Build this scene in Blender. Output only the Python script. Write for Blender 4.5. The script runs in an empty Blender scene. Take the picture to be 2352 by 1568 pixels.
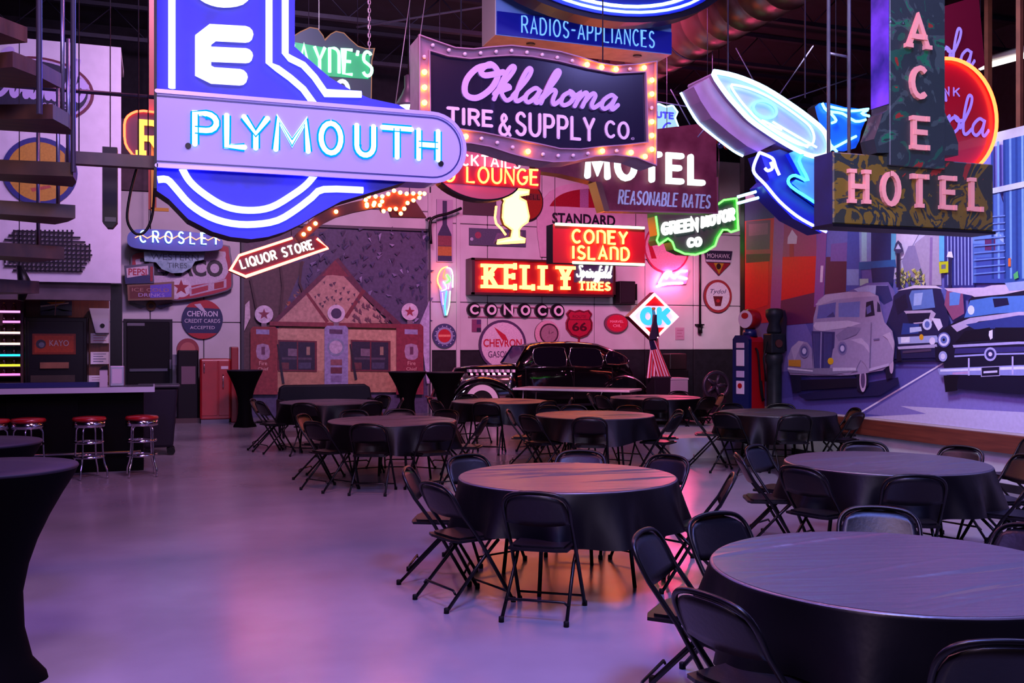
import bpy, bmesh, math, random
from mathutils import Vector, Matrix
random.seed(4)
PI = math.pi
D2 = bpy.data
COL = bpy.context.scene.collection
SC = bpy.context.scene
# ---------------------------------------------------------------- camera
YAW = math.radians(20.0); SN, CS = math.sin(YAW), math.cos(YAW); EYE = 1.69; F = 2250.0
cam = D2.objects.new('camera', D2.cameras.new('camera')); COL.objects.link(cam)
cam.data.sensor_width = 36; cam.data.lens = 36*F/2352; cam.data.clip_start = .05
cam.location = (0, 0, EYE); cam.rotation_euler = (PI/2, 0, -YAW)
SC.camera = cam
# ---------------------------------------------------------------- world, exposure, lamps
SC.view_settings.view_transform = 'Standard'; SC.view_settings.look = 'None'
SC.view_settings.gamma = 1; SC.view_settings.use_curve_mapping = False
SC.view_settings.exposure = 0.12
SC.cycles.max_bounces = 6; SC.cycles.diffuse_bounces = 3; SC.cycles.glossy_bounces = 3
SC.cycles.transmission_bounces = 4; SC.cycles.sample_clamp_indirect = 6
SC.cycles.caustics_reflective = False; SC.cycles.caustics_refractive = False
W = D2.worlds.new('world'); SC.world = W; W.use_nodes = True
W.node_tree.nodes['Background'].inputs[0].default_value = (.10, .07, .20, 1)
W.node_tree.nodes['Background'].inputs[1].default_value = .16
def cw(x, d, z=0):            # camera frame (right, forward) -> hall coordinates
    return Vector((d*SN + x*CS, d*CS - x*SN, z))
def area(name, loc, target, size, power, col, shape='DISK', spread=180):
    l = D2.lights.new(name, 'AREA'); l.shape = shape; l.size = size; l.energy = power; l.color = col
    if shape == 'RECTANGLE': l.size_y = size
    l.spread = math.radians(spread)
    o = D2.objects.new(name, l); COL.objects.link(o); o.location = loc
    o.rotation_euler = (Vector(target)-Vector(loc)).to_track_quat('-Z', 'Y').to_euler()
    return o
LM = [  # x, d, z -> target x, d, z ; size, watts, colour, spread   (unseen fill lamps, added to light floor, walls and signs)
    (-2.6, 3.0, 6.2, -2.4, 5.6, 0, 1.2, 190, (.34, .18, 1.0), 180),
    (1.3, 2.8, 6.0, 1.3, 4.6, 0, 1.2, 330, (.16, .24, 1.0), 150),
    (-1.6, 8.2, 6.6, -2.0, 9.0, 0, 1.2, 170, (1.0, .30, .56), 180),
    (4.6, 7.0, 6.6, 5.4, 9.0, 0, 1.2, 230, (.34, .32, 1.0), 180),
    (1.2, 13.5, 6.9, 3.0, 24.0, 3.0, 1.2, 330, (1.0, .24, .58), 95),
    (4.4, 14.0, 6.9, 5.4, 24.8, 2.6, .8, 30, (1.0, .80, .98), 34),
    (-2.0, 12.5, 6.9, -5.4, 21.0, 3.2, 1.2, 190, (.92, .50, .84), 110),
    (-3.0, 10.0, 6.9, -6.4, 14.5, 4.0, 1.2, 120, (.60, .42, 1.0), 110),
    (2.5, 9.5, 6.6, 7.5, 10.0, 2.0, 1.2, 230, (.74, .72, 1.0), 120),
    (-.4, .8, 6.0, -.4, 2.8, 0, 1.4, 230, (1.0, .62, .80), 180),
    (1.0, -1.5, 3.4, .8, 8.5, 4.6, 1.2, 90, (.74, .60, 1.0), 60),
    (1.2, 6.2, 6.7, .8, 7.6, 0, 1.2, 120, (1.0, .26, .42), 180),
]
for i, (x, d, z, tx, td, tz, s, p, c, sp) in enumerate(LM):
    area('fill_light', cw(x, d, z), cw(tx, td, tz), s, p, c, spread=sp)
# ---------------------------------------------------------------- helpers
def hexc(h):
    if not isinstance(h, str): return tuple(h[:3])
    v = [int(h[i:i+2], 16)/255 for i in (0, 2, 4)]
    return tuple(x/12.92 if x <= .04045 else ((x+.055)/1.055)**2.4 for x in v)
MATS = {}
def mat(name, color='808080', rough=.5, metal=0, spec=.5, noise=0, nscale=6, bump=0, bscale=40, emit=None, es=0, stretch=None, color2=None, coat=0, alpha=1, trans=0):
    if name in MATS: return MATS[name]
    m = D2.materials.new(name); m.use_nodes = True; nt = m.node_tree; N = nt.nodes; L = nt.links
    b = N['Principled BSDF']; c = hexc(color)
    b.inputs['Base Color'].default_value = (*c, 1); b.inputs['Roughness'].default_value = rough
    b.inputs['Metallic'].default_value = metal; b.inputs['Specular IOR Level'].default_value = (.22 if (spec == .5 and max(c) < .022 and not metal and not coat) else spec)
    b.inputs['Coat Weight'].default_value = coat
    b.inputs['Alpha'].default_value = alpha; b.inputs['Transmission Weight'].default_value = trans
    tc = N.new('ShaderNodeTexCoord'); mp = N.new('ShaderNodeMapping'); L.new(tc.outputs['Object'], mp.inputs[0])
    if stretch: mp.inputs['Scale'].default_value = stretch
    if noise or color2:
        n = N.new('ShaderNodeTexNoise'); n.inputs['Scale'].default_value = nscale; n.inputs['Detail'].default_value = 5
        L.new(mp.outputs[0], n.inputs[0]); r = N.new('ShaderNodeValToRGB'); L.new(n.outputs['Fac'], r.inputs[0])
        r.color_ramp.elements[0].position = .35; r.color_ramp.elements[1].position = .65
        c2 = hexc(color2) if color2 else tuple(min(1, x*(1+noise)) for x in c)
        c1 = c if color2 else tuple(x*(1-noise) for x in c)
        r.color_ramp.elements[0].color = (*c1, 1); r.color_ramp.elements[1].color = (*c2, 1)
        L.new(r.outputs[0], b.inputs['Base Color'])
    if bump:
        n = N.new('ShaderNodeTexNoise'); n.inputs['Scale'].default_value = bscale; n.inputs['Detail'].default_value = 4
        L.new(mp.outputs[0], n.inputs[0]); bp = N.new('ShaderNodeBump'); bp.inputs['Strength'].default_value = bump
        bp.inputs['Distance'].default_value = .02
        L.new(n.outputs['Fac'], bp.inputs['Height']); L.new(bp.outputs[0], b.inputs['Normal'])
    if emit is not None:
        e = hexc(emit); b.inputs['Emission Color'].default_value = (*e, 1); b.inputs['Emission Strength'].default_value = es
    MATS[name] = m; return m
def neon(name, rgb, s):
    if name in MATS: return MATS[name]
    m = D2.materials.new(name); m.use_nodes = True; nt = m.node_tree; nt.nodes.clear()
    e = nt.nodes.new('ShaderNodeEmission'); e.inputs[0].default_value = (*rgb, 1); e.inputs[1].default_value = s
    o = nt.nodes.new('ShaderNodeOutputMaterial'); nt.links.new(e.outputs[0], o.inputs[0]); MATS[name] = m; return m
def printmat(name, rough=.45, grain=.12, gscale=30):
    if name in MATS: return MATS[name]
    m = D2.materials.new(name); m.use_nodes = True; nt = m.node_tree; N = nt.nodes; L = nt.links
    b = N['Principled BSDF']; b.inputs['Roughness'].default_value = rough; b.inputs['Specular IOR Level'].default_value = .3
    a = N.new('ShaderNodeAttribute'); a.attribute_name = 'Col'
    tc = N.new('ShaderNodeTexCoord'); n = N.new('ShaderNodeTexNoise'); n.inputs['Scale'].default_value = gscale; n.inputs['Detail'].default_value = 6
    L.new(tc.outputs['Object'], n.inputs[0]); mr = N.new('ShaderNodeMapRange'); L.new(n.outputs['Fac'], mr.inputs[0])
    mr.inputs['From Min'].default_value = .3; mr.inputs['From Max'].default_value = .7
    mr.inputs['To Min'].default_value = 1-grain*1.5; mr.inputs['To Max'].default_value = 1+grain
    v = N.new('ShaderNodeVectorMath'); v.operation = 'SCALE'; L.new(a.outputs['Color'], v.inputs[0]); L.new(mr.outputs[0], v.inputs['Scale'])
    L.new(v.outputs[0], b.inputs['Base Color']); MATS[name] = m; return m
WL = {}
def tag(o, label=None, cat=None, group=None, kind=None):
    if label: o['label'] = label
    if cat: o['category'] = cat
    if group: o['group'] = group
    if kind: o['kind'] = kind
    return o
def thing(name, label, cat, loc=(0, 0, 0), group=None):
    o = D2.objects.new(name, None); COL.objects.link(o); o.location = loc; o.empty_display_size = .1
    WL[o.name] = Vector(loc); return tag(o, label, cat, group)
class MB:
    def __init__(s): s.v = []; s.f = []; s.c = []; s.col = None; s.sm = []; s.smooth = False
    def face(s, pts, col=None):
        i = len(s.v); s.v += [tuple(p) for p in pts]; s.f.append(tuple(range(i, i+len(pts)))); s.c.append(col or s.col or (1, 1, 1)); s.sm.append(s.smooth)
    def idx(s, vs, fs, col=None):
        i = len(s.v); s.v += [tuple(p) for p in vs]
        for f in fs: s.f.append(tuple(a+i for a in f)); s.c.append(col or s.col or (1, 1, 1)); s.sm.append(s.smooth)
    def box(s, x0, x1, y0, y1, z0, z1, col=None):
        vs = [(x, y, z) for z in (z0, z1) for y in (y0, y1) for x in (x0, x1)]
        s.idx(vs, [(0, 2, 3, 1), (4, 5, 7, 6), (0, 1, 5, 4), (2, 6, 7, 3), (0, 4, 6, 2), (1, 3, 7, 5)], col)
    def prism(s, pts, y0, y1, col=None, axis='y'):   # pts (u,v) outline in X,Z extruded along Y (front y0)
        n = len(pts); a = sum(pts[i][0]*pts[(i+1) % n][1]-pts[(i+1) % n][0]*pts[i][1] for i in range(n))
        if a < 0: pts = pts[::-1]
        if axis == 'y': P = lambda u, v, y: (u, y, v)
        elif axis == 'z': P = lambda u, v, y: (u, v, y)
        else: P = lambda u, v, y: (y, u, v)
        vs = [P(u, v, y0) for u, v in pts]+[P(u, v, y1) for u, v in pts]
        fs = [tuple(range(n)), tuple(range(2*n-1, n-1, -1))]+[(i, i+n, (i+1) % n+n, (i+1) % n) for i in range(n)]
        s.idx(vs, fs, col)
    def tube(s, pts, r, n=6, closed=False, caps=True, flat=None):
        pts = [Vector(p) for p in pts]; m = len(pts); sm = s.smooth; s.smooth = True
        tan = []
        for i in range(m):
            a = pts[(i-1) % m] if (closed or i) else pts[i]; b = pts[(i+1) % m] if (closed or i < m-1) else pts[i]
            t = (b-a); tan.append(t.normalized() if t.length > 1e-9 else Vector((0, 0, 1)))
        ref = Vector((0, 1, 0)) if max(abs(t.y) for t in tan) < .9 else (Vector((1, 0, 0)) if max(abs(t.x) for t in tan) < .9 else Vector((.3, .2, .9)))
        if max(abs(t.dot(ref)) for t in tan) > .97: ref = Vector((.43, .61, .66)).normalized()
        base = len(s.v); rr = r if isinstance(r, (list, tuple)) else [r]*m
        for i in range(m):
            a = ref.cross(tan[i]).normalized(); b = tan[i].cross(a)
            k = 1.0
            if (closed or 0 < i < m-1):
                d1 = (pts[i]-pts[(i-1) % m]); 
                if d1.length > 1e-9: k = 1/max(.5, d1.normalized().dot(tan[i]))
            for j in range(n):
                q = 2*PI*j/n
                s.v.append(tuple(pts[i]+a*math.cos(q)*rr[i]*k+b*math.sin(q)*rr[i]*(flat or 1)))
        for i in range(m if closed else m-1):
            for j in range(n):
                a0 = base+i*n+j; a1 = base+i*n+(j+1) % n; b0 = base+((i+1) % m)*n+j; b1 = base+((i+1) % m)*n+(j+1) % n
                s.f.append((a0, b0, b1, a1)); s.c.append(s.col or (1, 1, 1)); s.sm.append(True)
        if caps and not closed:
            s.f.append(tuple(base+j for j in range(n))); s.c.append(s.col or (1, 1, 1)); s.sm.append(False)
            s.f.append(tuple(base+(m-1)*n+j for j in range(n-1, -1, -1))); s.c.append(s.col or (1, 1, 1)); s.sm.append(False)
        s.smooth = sm
    def lathe(s, prof, n=24, cx=0, cy=0, lobes=None, col=None):   # prof [(r,z)] bottom->top or any
        base = len(s.v); m = len(prof)
        for (r, z) in prof:
            for j in range(n):
                q = 2*PI*j/n; s.v.append((cx+r*math.cos(q), cy+r*math.sin(q), z))
        for i in range(m-1):
            for j in range(n):
                s.f.append((base+i*n+j, base+i*n+(j+1) % n, base+(i+1)*n+(j+1) % n, base+(i+1)*n+j)); s.c.append(col or s.col or (1, 1, 1)); s.sm.append(True)
        s.f.append(tuple(base+j for j in range(n-1, -1, -1))); s.c.append(col or s.col or (1, 1, 1)); s.sm.append(False)
        s.f.append(tuple(base+(m-1)*n+j for j in range(n))); s.c.append(col or s.col or (1, 1, 1)); s.sm.append(False)
    def disc(s, u, v, r, y, n=20, ry=None, col=None):
        s.face([(u+r*math.cos(2*PI*i/n), y, v+(ry or r)*math.sin(2*PI*i/n)) for i in range(n)], col)
    def ribbon(s, pts, w, y0, y1=None, col=None, closed=False, nd=8):
        P = [pts[0]]
        for p in pts[1:]:
            if math.hypot(p[0]-P[-1][0], p[1]-P[-1][1]) > 1e-5: P.append(p)
        if closed and math.hypot(P[0][0]-P[-1][0], P[0][1]-P[-1][1]) < 1e-5: P.pop()
        if not closed and len(P) > 3 and math.hypot(P[0][0]-P[-1][0], P[0][1]-P[-1][1]) < 1e-4: P.pop(); closed = True
        n = len(P); L_, R_ = [], []
        for i in range(n):
            a = P[(i-1) % n] if (closed or i) else P[i]; b = P[(i+1) % n] if (closed or i < n-1) else P[i]
            d1 = (P[i][0]-a[0], P[i][1]-a[1]); d2 = (b[0]-P[i][0], b[1]-P[i][1])
            if a is P[i]: d1 = d2
            if b is P[i]: d2 = d1
            l1 = math.hypot(*d1); l2 = math.hypot(*d2); n1 = (-d1[1]/l1, d1[0]/l1); n2 = (-d2[1]/l2, d2[0]/l2)
            m = (n1[0]+n2[0], n1[1]+n2[1]); q = m[0]**2+m[1]**2; k = 2/q if q > .25 else 0
            if k == 0: m, k = n1, 1
            k = min(k, 2.2/math.sqrt(q)) if q > .25 else k
            ox, oz = m[0]*k*w/2, m[1]*k*w/2; L_.append((P[i][0]+ox, P[i][1]+oz)); R_.append((P[i][0]-ox, P[i][1]-oz))
        s.rc = (getattr(s, 'rc', 0)+1) % 7; yo = .0006*s.rc
        fr = [(x, y0-yo-6e-5*i, z) for i, (x, z) in enumerate(L_)]+[(x, y0-yo-6e-5*i, z) for i, (x, z) in enumerate(R_)]; seg = n if closed else n-1
        fs = [(i, (i+1) % n, n+(i+1) % n, n+i) for i in range(seg)]; fs = [f[::-1] for f in fs]
        if y1 is None: s.idx(fr, fs, col)
        else:
            vs = fr+[(x, y1, z) for x, _, z in fr]; o = 2*n
            fs += [(i, (i+1) % n, (i+1) % n+o, i+o) for i in range(seg)]+[(n+i, n+i+o, n+(i+1) % n+o, n+(i+1) % n) for i in range(seg)]
            if not closed: fs += [(0, o, n+o, n), (n-1, 2*n-1, 2*n-1+o, n-1+o)]
            s.idx(vs, fs, col)
        if nd and not closed:
            for a in (P[0], P[-1]):
                if y1 is None: s.disc(a[0], a[1], w/2, y0-.0003, max(nd, 10), col=col)
                else: s.prism([(a[0]+w/2*math.cos(2*PI*i/12), a[1]+w/2*math.sin(2*PI*i/12)) for i in range(12)], y0-.0006, y1, col)
    def build(s, name, m, parent=None, label=None, kind=None, loc=None, colors=False):
        me = D2.meshes.new(name); off = WL.get(parent.name, Vector((0, 0, 0))) if parent else Vector(loc or (0, 0, 0))
        me.from_pydata([(x-off.x, y-off.y, z-off.z) for x, y, z in s.v], [], s.f)
        if isinstance(m, list):
            for q in m: me.materials.append(q)
        else: me.materials.append(m)
        me.polygons.foreach_set('use_smooth', s.sm)
        if colors:
            at = me.color_attributes.new('Col', 'FLOAT_COLOR', 'CORNER'); k = 0; dat = []
            for f, c in zip(s.f, s.c): dat += [*c, 1.0]*len(f)
            at.data.foreach_set('color', dat)
        me.update()
        o = D2.objects.new(name, me); COL.objects.link(o)
        if parent: o.parent = parent; WL[o.name] = off
        else: o.location = off; WL[o.name] = off
        if label: o['label'] = label
        if kind: o['kind'] = kind
        return o
def bevel(o, w=.01, seg=2):
    md = o.modifiers.new('bevel', 'BEVEL'); md.width = w; md.segments = seg; md.limit_method = 'ANGLE'; md.angle_limit = .6
    return o
def copy_tree(o, parent=None):
    c = o.copy(); COL.objects.link(c); c.parent = parent
    for ch in list(o.children): copy_tree(ch, c)
    return c
# ---- positions: where a sight line meets a plane of the hall
def ray(px, py): return ((px-1176)/F, (784-py)/F)
def onY(px, py, Y):
    k, z = ray(px, py); t = Y/(CS-k*SN); return (t*(SN+k*CS), EYE+t*z)       # (X, Z)
def onX(px, py, X):
    k, z = ray(px, py); t = X/(SN+k*CS); return (t*(CS-k*SN), EYE+t*z)       # (Y, Z)
def floorpt(px, py):
    k, z = ray(px, py); t = EYE/-z; return cw(k*t, t)
def pl(pts, Y): return [onY(x, y, Y) for x, y in pts]
def arc(cx, cy, rx, ry, a0, a1, n=10):
    return [(cx+rx*math.cos(math.radians(a0+(a1-a0)*i/n)), cy+ry*math.sin(math.radians(a0+(a1-a0)*i/n))) for i in range(n+1)]
def smooth(pts, k=6, closed=False):
    out = []; n = len(pts); g = lambda i: pts[i % n] if closed else pts[max(0, min(n-1, i))]
    for i in range(n if closed else n-1):
        p0, p1, p2, p3 = g(i-1), g(i), g(i+1), g(i+2)
        for j in range(k):
            t = j/k
            out.append(tuple(.5*((2*p1[d])+(-p0[d]+p2[d])*t+(2*p0[d]-5*p1[d]+4*p2[d]-p3[d])*t*t+(-p0[d]+3*p1[d]-3*p2[d]+p3[d])*t**3) for d in range(len(p1))))
    if not closed: out.append(tuple(pts[-1]))
    return out
# ---- stroke alphabet (unit height), value (width, strokes)
G = {
 'A': (.7, [[(0, 0), (.35, 1), (.7, 0)], [(.12, .33), (.58, .33)]]),
 'B': (.62, [[(0, 0), (0, 1), (.35, 1)]+arc(.35, .76, .22, .24, 90, -90, 5)+[(0, .52)], [(.35, .52)]+arc(.36, .26, .26, .26, 90, -90, 6)+[(0, 0)]]),
 'C': (.66, [arc(.36, .5, .36, .5, 48, 312, 12)]),
 'D': (.66, [[(0, 0), (0, 1), (.25, 1)]+arc(.25, .5, .41, .5, 90, -90, 9)+[(0, 0)]]),
 'E': (.56, [[(.56, 1), (0, 1), (0, 0), (.56, 0)], [(0, .52), (.46, .52)]]),
 'F': (.56, [[(.56, 1), (0, 1), (0, 0)], [(0, .52), (.46, .52)]]),
 'G': (.7, [arc(.37, .5, .37, .5, 50, 335, 12)+[(.72, .46), (.42, .46)]]),
 'H': (.66, [[(0, 0), (0, 1)], [(.66, 0), (.66, 1)], [(0, .5), (.66, .5)]]),
 'I': (.1, [[(.05, 0), (.05, 1)]]),
 'K': (.64, [[(0, 0), (0, 1)], [(.62, 1), (.04, .42)], [(.2, .58), (.64, 0)]]),
 'L': (.54, [[(0, 1), (0, 0), (.54, 0)]]),
 'M': (.84, [[(0, 0), (.06, 1), (.42, .25), (.78, 1), (.84, 0)]]),
 'N': (.66, [[(0, 0), (0, 1), (.66, 0), (.66, 1)]]),
 'n': (.6, [[(0, 0), (0, 1), (.3, 1)]+arc(.3, .72, .3, .28, 90, 0, 5)+[(.6, 0)]]),
 'O': (.74, [arc(.37, .5, .37, .5, 90, 450, 18)]),
 'P': (.6, [[(0, 0), (0, 1), (.32, 1)]+arc(.32, .73, .28, .27, 90, -90, 7)+[(0, .46)]]),
 'Q': (.74, [arc(.37, .5, .37, .5, 90, 450, 18), [(.45, .25), (.74, -.05)]]),
 'R': (.62, [[(0, 0), (0, 1), (.34, 1)]+arc(.34, .74, .26, .26, 90, -90, 6)+[(0, .48)], [(.3, .48), (.62, 0)]]),
 'S': (.58, [arc(.3, .74, .26, .26, 30, 200, 7)+[(.12, .58), (.46, .43)]+arc(.29, .26, .29, .26, 20, -155, 8)]),
 'T': (.66, [[(0, 1), (.66, 1)], [(.33, 1), (.33, 0)]]),
 'U': (.66, [[(0, 1), (0, .33)]+arc(.33, .33, .33, .33, 180, 360, 9)+[(.66, 1)]]),
 'V': (.66, [[(0, 1), (.33, 0), (.66, 1)]]),
 'W': (.9, [[(0, 1), (.2, 0), (.45, .8), (.7, 0), (.9, 1)]]),
 'X': (.62, [[(0, 0), (.62, 1)], [(0, 1), (.62, 0)]]),
 'Y': (.66, [[(0, 1), (.33, .48), (.66, 1)], [(.33, .48), (.33, 0)]]),
 '6': (.56, [[(.48, .96)]+arc(.42, .42, .42, .56, 95, 180, 6)+arc(.28, .3, .28, .3, 180, 540, 14)]),
 '&': (.74, [smooth([(.74, 0), (.2, .68), (.3, .98), (.48, .78), (.1, .42), (.06, .12), (.3, 0), (.56, .1), (.7, .42)], 4)]),
 '-': (.4, [[(0, .5), (.4, .5)]]), '.': (.06, [[(.03, .02), (.05, .02)]]), "'": (.08, [[(.06, 1), (0, .8)]]), ' ': (.35, []),
}
# joined-up lower case (x-height 1)
SCR = {
 'O': (2.1, [smooth([(1.3, 2.3), (.5, 2.0), (.1, 1.1), (.35, .15), (1.1, 0), (1.75, .8), (1.8, 1.8), (1.2, 2.35), (.75, 1.9), (1.1, 1.55), (2.1, 1.9)], 5)]),
 'C': (1.9, [smooth([(1.7, 1.9), (1.5, 2.4), (.9, 2.2), (.3, 1.3), (.3, .4), (.8, 0), (1.4, .3), (2.0, 1.0)], 5)]),
 'k': (1.15, [smooth([(-.1, .35), (.45, 1.6), (.6, 2.25), (.35, 2.3), (.12, 1.4), (0, 0)], 5), smooth([(.05, .45), (.45, 1.0), (.7, .85), (.3, .55), (.6, .1), (.85, 0), (1.15, .35)], 4)]),
 'l': (.65, [smooth([(-.1, .35), (.4, 1.5), (.5, 2.2), (.25, 2.25), (.08, 1.2), (.1, .2), (.3, 0), (.65, .35)], 5)]),
 'a': (1.1, [smooth([(.78, .85), (.45, 1.0), (.08, .6), (.08, .15), (.35, 0), (.68, .45), (.8, .98), (.7, .2), (.85, 0), (1.1, .35)], 5)]),
 'h': (1.15, [smooth([(-.1, .35), (.4, 1.6), (.52, 2.25), (.28, 2.3), (.1, 1.3), (0, 0)], 5), smooth([(.03, .35), (.4, .95), (.68, .9), (.68, .3), (.85, 0), (1.15, .35)], 5)]),
 'o': (.95, [smooth([(.5, 1.0), (.12, .7), (.08, .2), (.35, 0), (.7, .3), (.72, .8), (.45, 1.0), (.6, .75), (.95, .8)], 5)]),
 'm': (1.7, [smooth([(-.1, .6), (.12, .95), (.14, .5), (.06, 0)], 4), smooth([(.08, .3), (.4, .97), (.62, .85), (.55, 0)], 5), smooth([(.57, .3), (.9, .97), (1.15, .85), (1.1, .25), (1.3, 0), (1.65, .35)], 5)]),
 'c': (.85, [smooth([(.6, .8), (.4, 1.0), (.1, .6), (.12, .15), (.4, 0), (.85, .35)], 5)]),
 'n': (1.15, [smooth([(-.05, .6), (.12, .95), (.14, .5), (.06, 0)], 4), smooth([(.08, .3), (.42, .97), (.68, .85), (.62, .25), (.8, 0), (1.15, .35)], 5)]),
 'd': (1.1, [smooth([(.75, .85), (.42, 1.0), (.08, .6), (.08, .15), (.35, 0), (.7, .5), (1.0, 2.2), (.72, .3), (.85, 0), (1.1, .35)], 5)]),
 'r': (.8, [smooth([(-.05, .35), (.25, 1.05), (.5, .85), (.35, .2), (.5, 0), (.8, .35)], 5)]),
 'e': (.8, [smooth([(0, .35), (.45, .55), (.55, .9), (.3, 1.0), (.08, .5), (.3, 0), (.8, .35)], 5)]),
 'p': (1.0, [smooth([(0, .6), (.2, 1.0), (-.1, -.8)], 4), smooth([(.1, .6), (.45, 1.0), (.7, .6), (.4, 0), (.1, .1)], 4)]),
 'i': (.45, [smooth([(-.05, .35), (.18, 1.0), (.12, .2), (.22, 0), (.45, .35)], 4), [(.3, 1.4), (.31, 1.42)]]),
 'g': (1.0, [smooth([(.75, .85), (.4, 1.0), (.08, .5), (.35, 0), (.78, .9), (.55, -.7), (.2, -.6), (1.0, .35)], 5)]),
 'f': (.7, [smooth([(.75, 2.0), (.55, 2.2), (.35, 1.4), (.05, -.7), (.3, -.6), (.7, .4)], 5)]),
 'S': (1.3, [smooth([(1.2, 1.9), (.9, 2.3), (.45, 1.9), (.9, 1.1), (.8, .2), (.2, .1), (-.1, .5)], 5)]),
 ' ': (.6, []),
}
def layout(s, u0, u1, v0, v1, gap=.22, font=G, slant=0, hgt=1.0):
    ws = [font[c][0] for c in s]; tot = sum(ws)+gap*(len(s)-1); k = (u1-u0)/tot; h = (v1-v0)/hgt; x = u0; out = []
    for c, w in zip(s, ws):
        out.append((c, [[(x+p[0]*k+p[1]*h*slant, v0+p[1]*h) for p in st] for st in font[c][1]])); x += (w+gap)*k
    return out
def neontext(parent, s, u0, u1, v0, v1, Y, r, m, gap=.3, name='neon_letter', font=G, double=0, **kw):
    for c, sts in layout(s, u0, u1, v0, v1, gap, font, **kw):
        if not sts: continue
        b = MB()
        for st in sts:
            if double:
                for sg in (-1, 1):
                    q = []
                    for i, p in enumerate(st):
                        a = st[max(0, i-1)]; d = st[min(len(st)-1, i+1)]; l = math.hypot(d[0]-a[0], d[1]-a[1]) or 1
                        q.append((p[0]-(d[1]-a[1])/l*double*sg, Y, p[1]+(d[0]-a[0])/l*double*sg))
                    b.tube(q, r, 6)
            else: b.tube([(p[0], Y, p[1]) for p in st], r, 6)
        b.build(name, m, parent)
def rtext(parent, s, u0, u1, v0, v1, Y, w, m, depth=.012, gap=.3, name='letter', serif=0, font=G, joined=False, **kw):
    one = MB()
    for c, sts in layout(s, u0, u1, v0, v1, gap, font, **kw):
        if not sts: continue
        b = one if joined else MB()
        for si, st in enumerate(sts):
            b.ribbon(st, w, Y-depth-.0015*si, Y, nd=0 if serif else 8)
            if serif:
                for p, q in ((st[0], st[1]), (st[-1], st[-2])):
                    dx, dz = q[0]-p[0], q[1]-p[1]
                    if abs(dz) > abs(dx)*1.2: b.ribbon([(p[0]-serif, p[1]), (p[0]+serif, p[1])], w*.8, Y-depth-.004, Y, nd=0)
                    elif abs(dx) > abs(dz)*3: b.ribbon([(p[0], p[1]-serif*.6), (p[0], p[1]+serif*.6)], w*.8, Y-depth-.004, Y, nd=0)
                for p in st:
                    if len(st) > 2 and st is sts[0] and c in 'EL' and p in (st[1], st[-2]): b.ribbon([(p[0]-serif, p[1]), (p[0], p[1])], w*.8, Y-depth-.004, Y, nd=0)
        if not joined: b.build(name, m, parent)
    if joined: one.build(name, m, parent)
FC = {}
def ftext(mb, s, u0, u1, v0, v1, y, col=None, bold=0, shear=0, spacing=1, depth=0, rot=None):
    """flat lettering in the built-in face, stretched to the box (X from u0 to u1, Z from v0 to v1)"""
    key = (s, bold, shear, spacing)
    if key not in FC:
        c = D2.curves.new('t', 'FONT'); c.body = s; c.offset = bold; c.shear = shear; c.space_character = spacing; c.resolution_u = 3
        o = D2.objects.new('t', c); COL.objects.link(o)
        me = D2.meshes.new_from_object(o); FC[key] = ([tuple(v.co) for v in me.vertices], [tuple(p.vertices) for p in me.polygons])
        D2.objects.remove(o); D2.curves.remove(c); D2.meshes.remove(me)
    vs, fs = FC[key]
    xs = [v[0] for v in vs]; ys = [v[1] for v in vs]; x0, x1, y0, y1 = min(xs), max(xs), min(ys), max(ys)
    P = [(u0+(v[0]-x0)/(x1-x0)*(u1-u0), v0+(v[1]-y0)/(y1-y0)*(v1-v0)) for v in vs]
    if rot: cx, cz, a = rot; ca, sa = math.cos(a), math.sin(a); P = [(cx+(p[0]-cx)*ca-(p[1]-cz)*sa, cz+(p[0]-cx)*sa+(p[1]-cz)*ca) for p in P]
    mb.idx([(p[0], y, p[1]) for p in P], fs, col)
def bx(pl_, pr_, yt, yb, Y, at=None):    # box on plane Y: left/right pixel, top/bottom read at the left pixel
    a = at if at is not None else pl_
    u0 = onY(pl_, yb, Y)[0]; u1 = onY(pr_, yb, Y)[0]
    return u0, u1, onY(a, yb, Y)[1], onY(a, yt, Y)[1]
def flatprint(parent, Y, shapes, name='print', m=None, step=.0012):
    """printed picture: list of (hex, outline) each laid a hair in front of the last"""
    b = MB()
    for i, s in enumerate(shapes):
        if s[0] == 'T':
            _, col, txt, u0, u1, v0, v1, kw = s; ftext(b, txt, u0, u1, v0, v1, Y-step*(i+1), hexc(col), **kw)
        else: b.face([(u, Y-step*(i+1), v) for u, v in s[1]], hexc(s[0]))
    return b.build(name, m or printmat('print'), parent, colors=True)
def ell(cx, cz, rx, rz=None, n=28): return [(cx+rx*math.cos(2*PI*i/n), cz+(rz or rx)*math.sin(2*PI*i/n)) for i in range(n)]
CEIL = 8.4
M_ROD = mat('rod_steel', '4a4658', .35, .9, noise=.15)
M_BLACK = mat('black_painted_steel', '0c0b0f', .38, 0, noise=.2, nscale=20)
def hangers(parent, xs, z, Y, r=.006, top=CEIL-.02):
    for x in xs:
        b = MB(); b.tube([(x, Y, z), (x, Y, top)], r, 5); b.build('hanger_rod', M_ROD, parent)
# ================================================================ the hall
def struct(b, name, m, **k): return b.build(name, m, kind='structure', **k)
M_FLOOR = mat('polished_concrete', '7a757e', .26, 0, spec=.6, color2='8a858e', nscale=.9, bump=.015, bscale=1.2)
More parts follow.
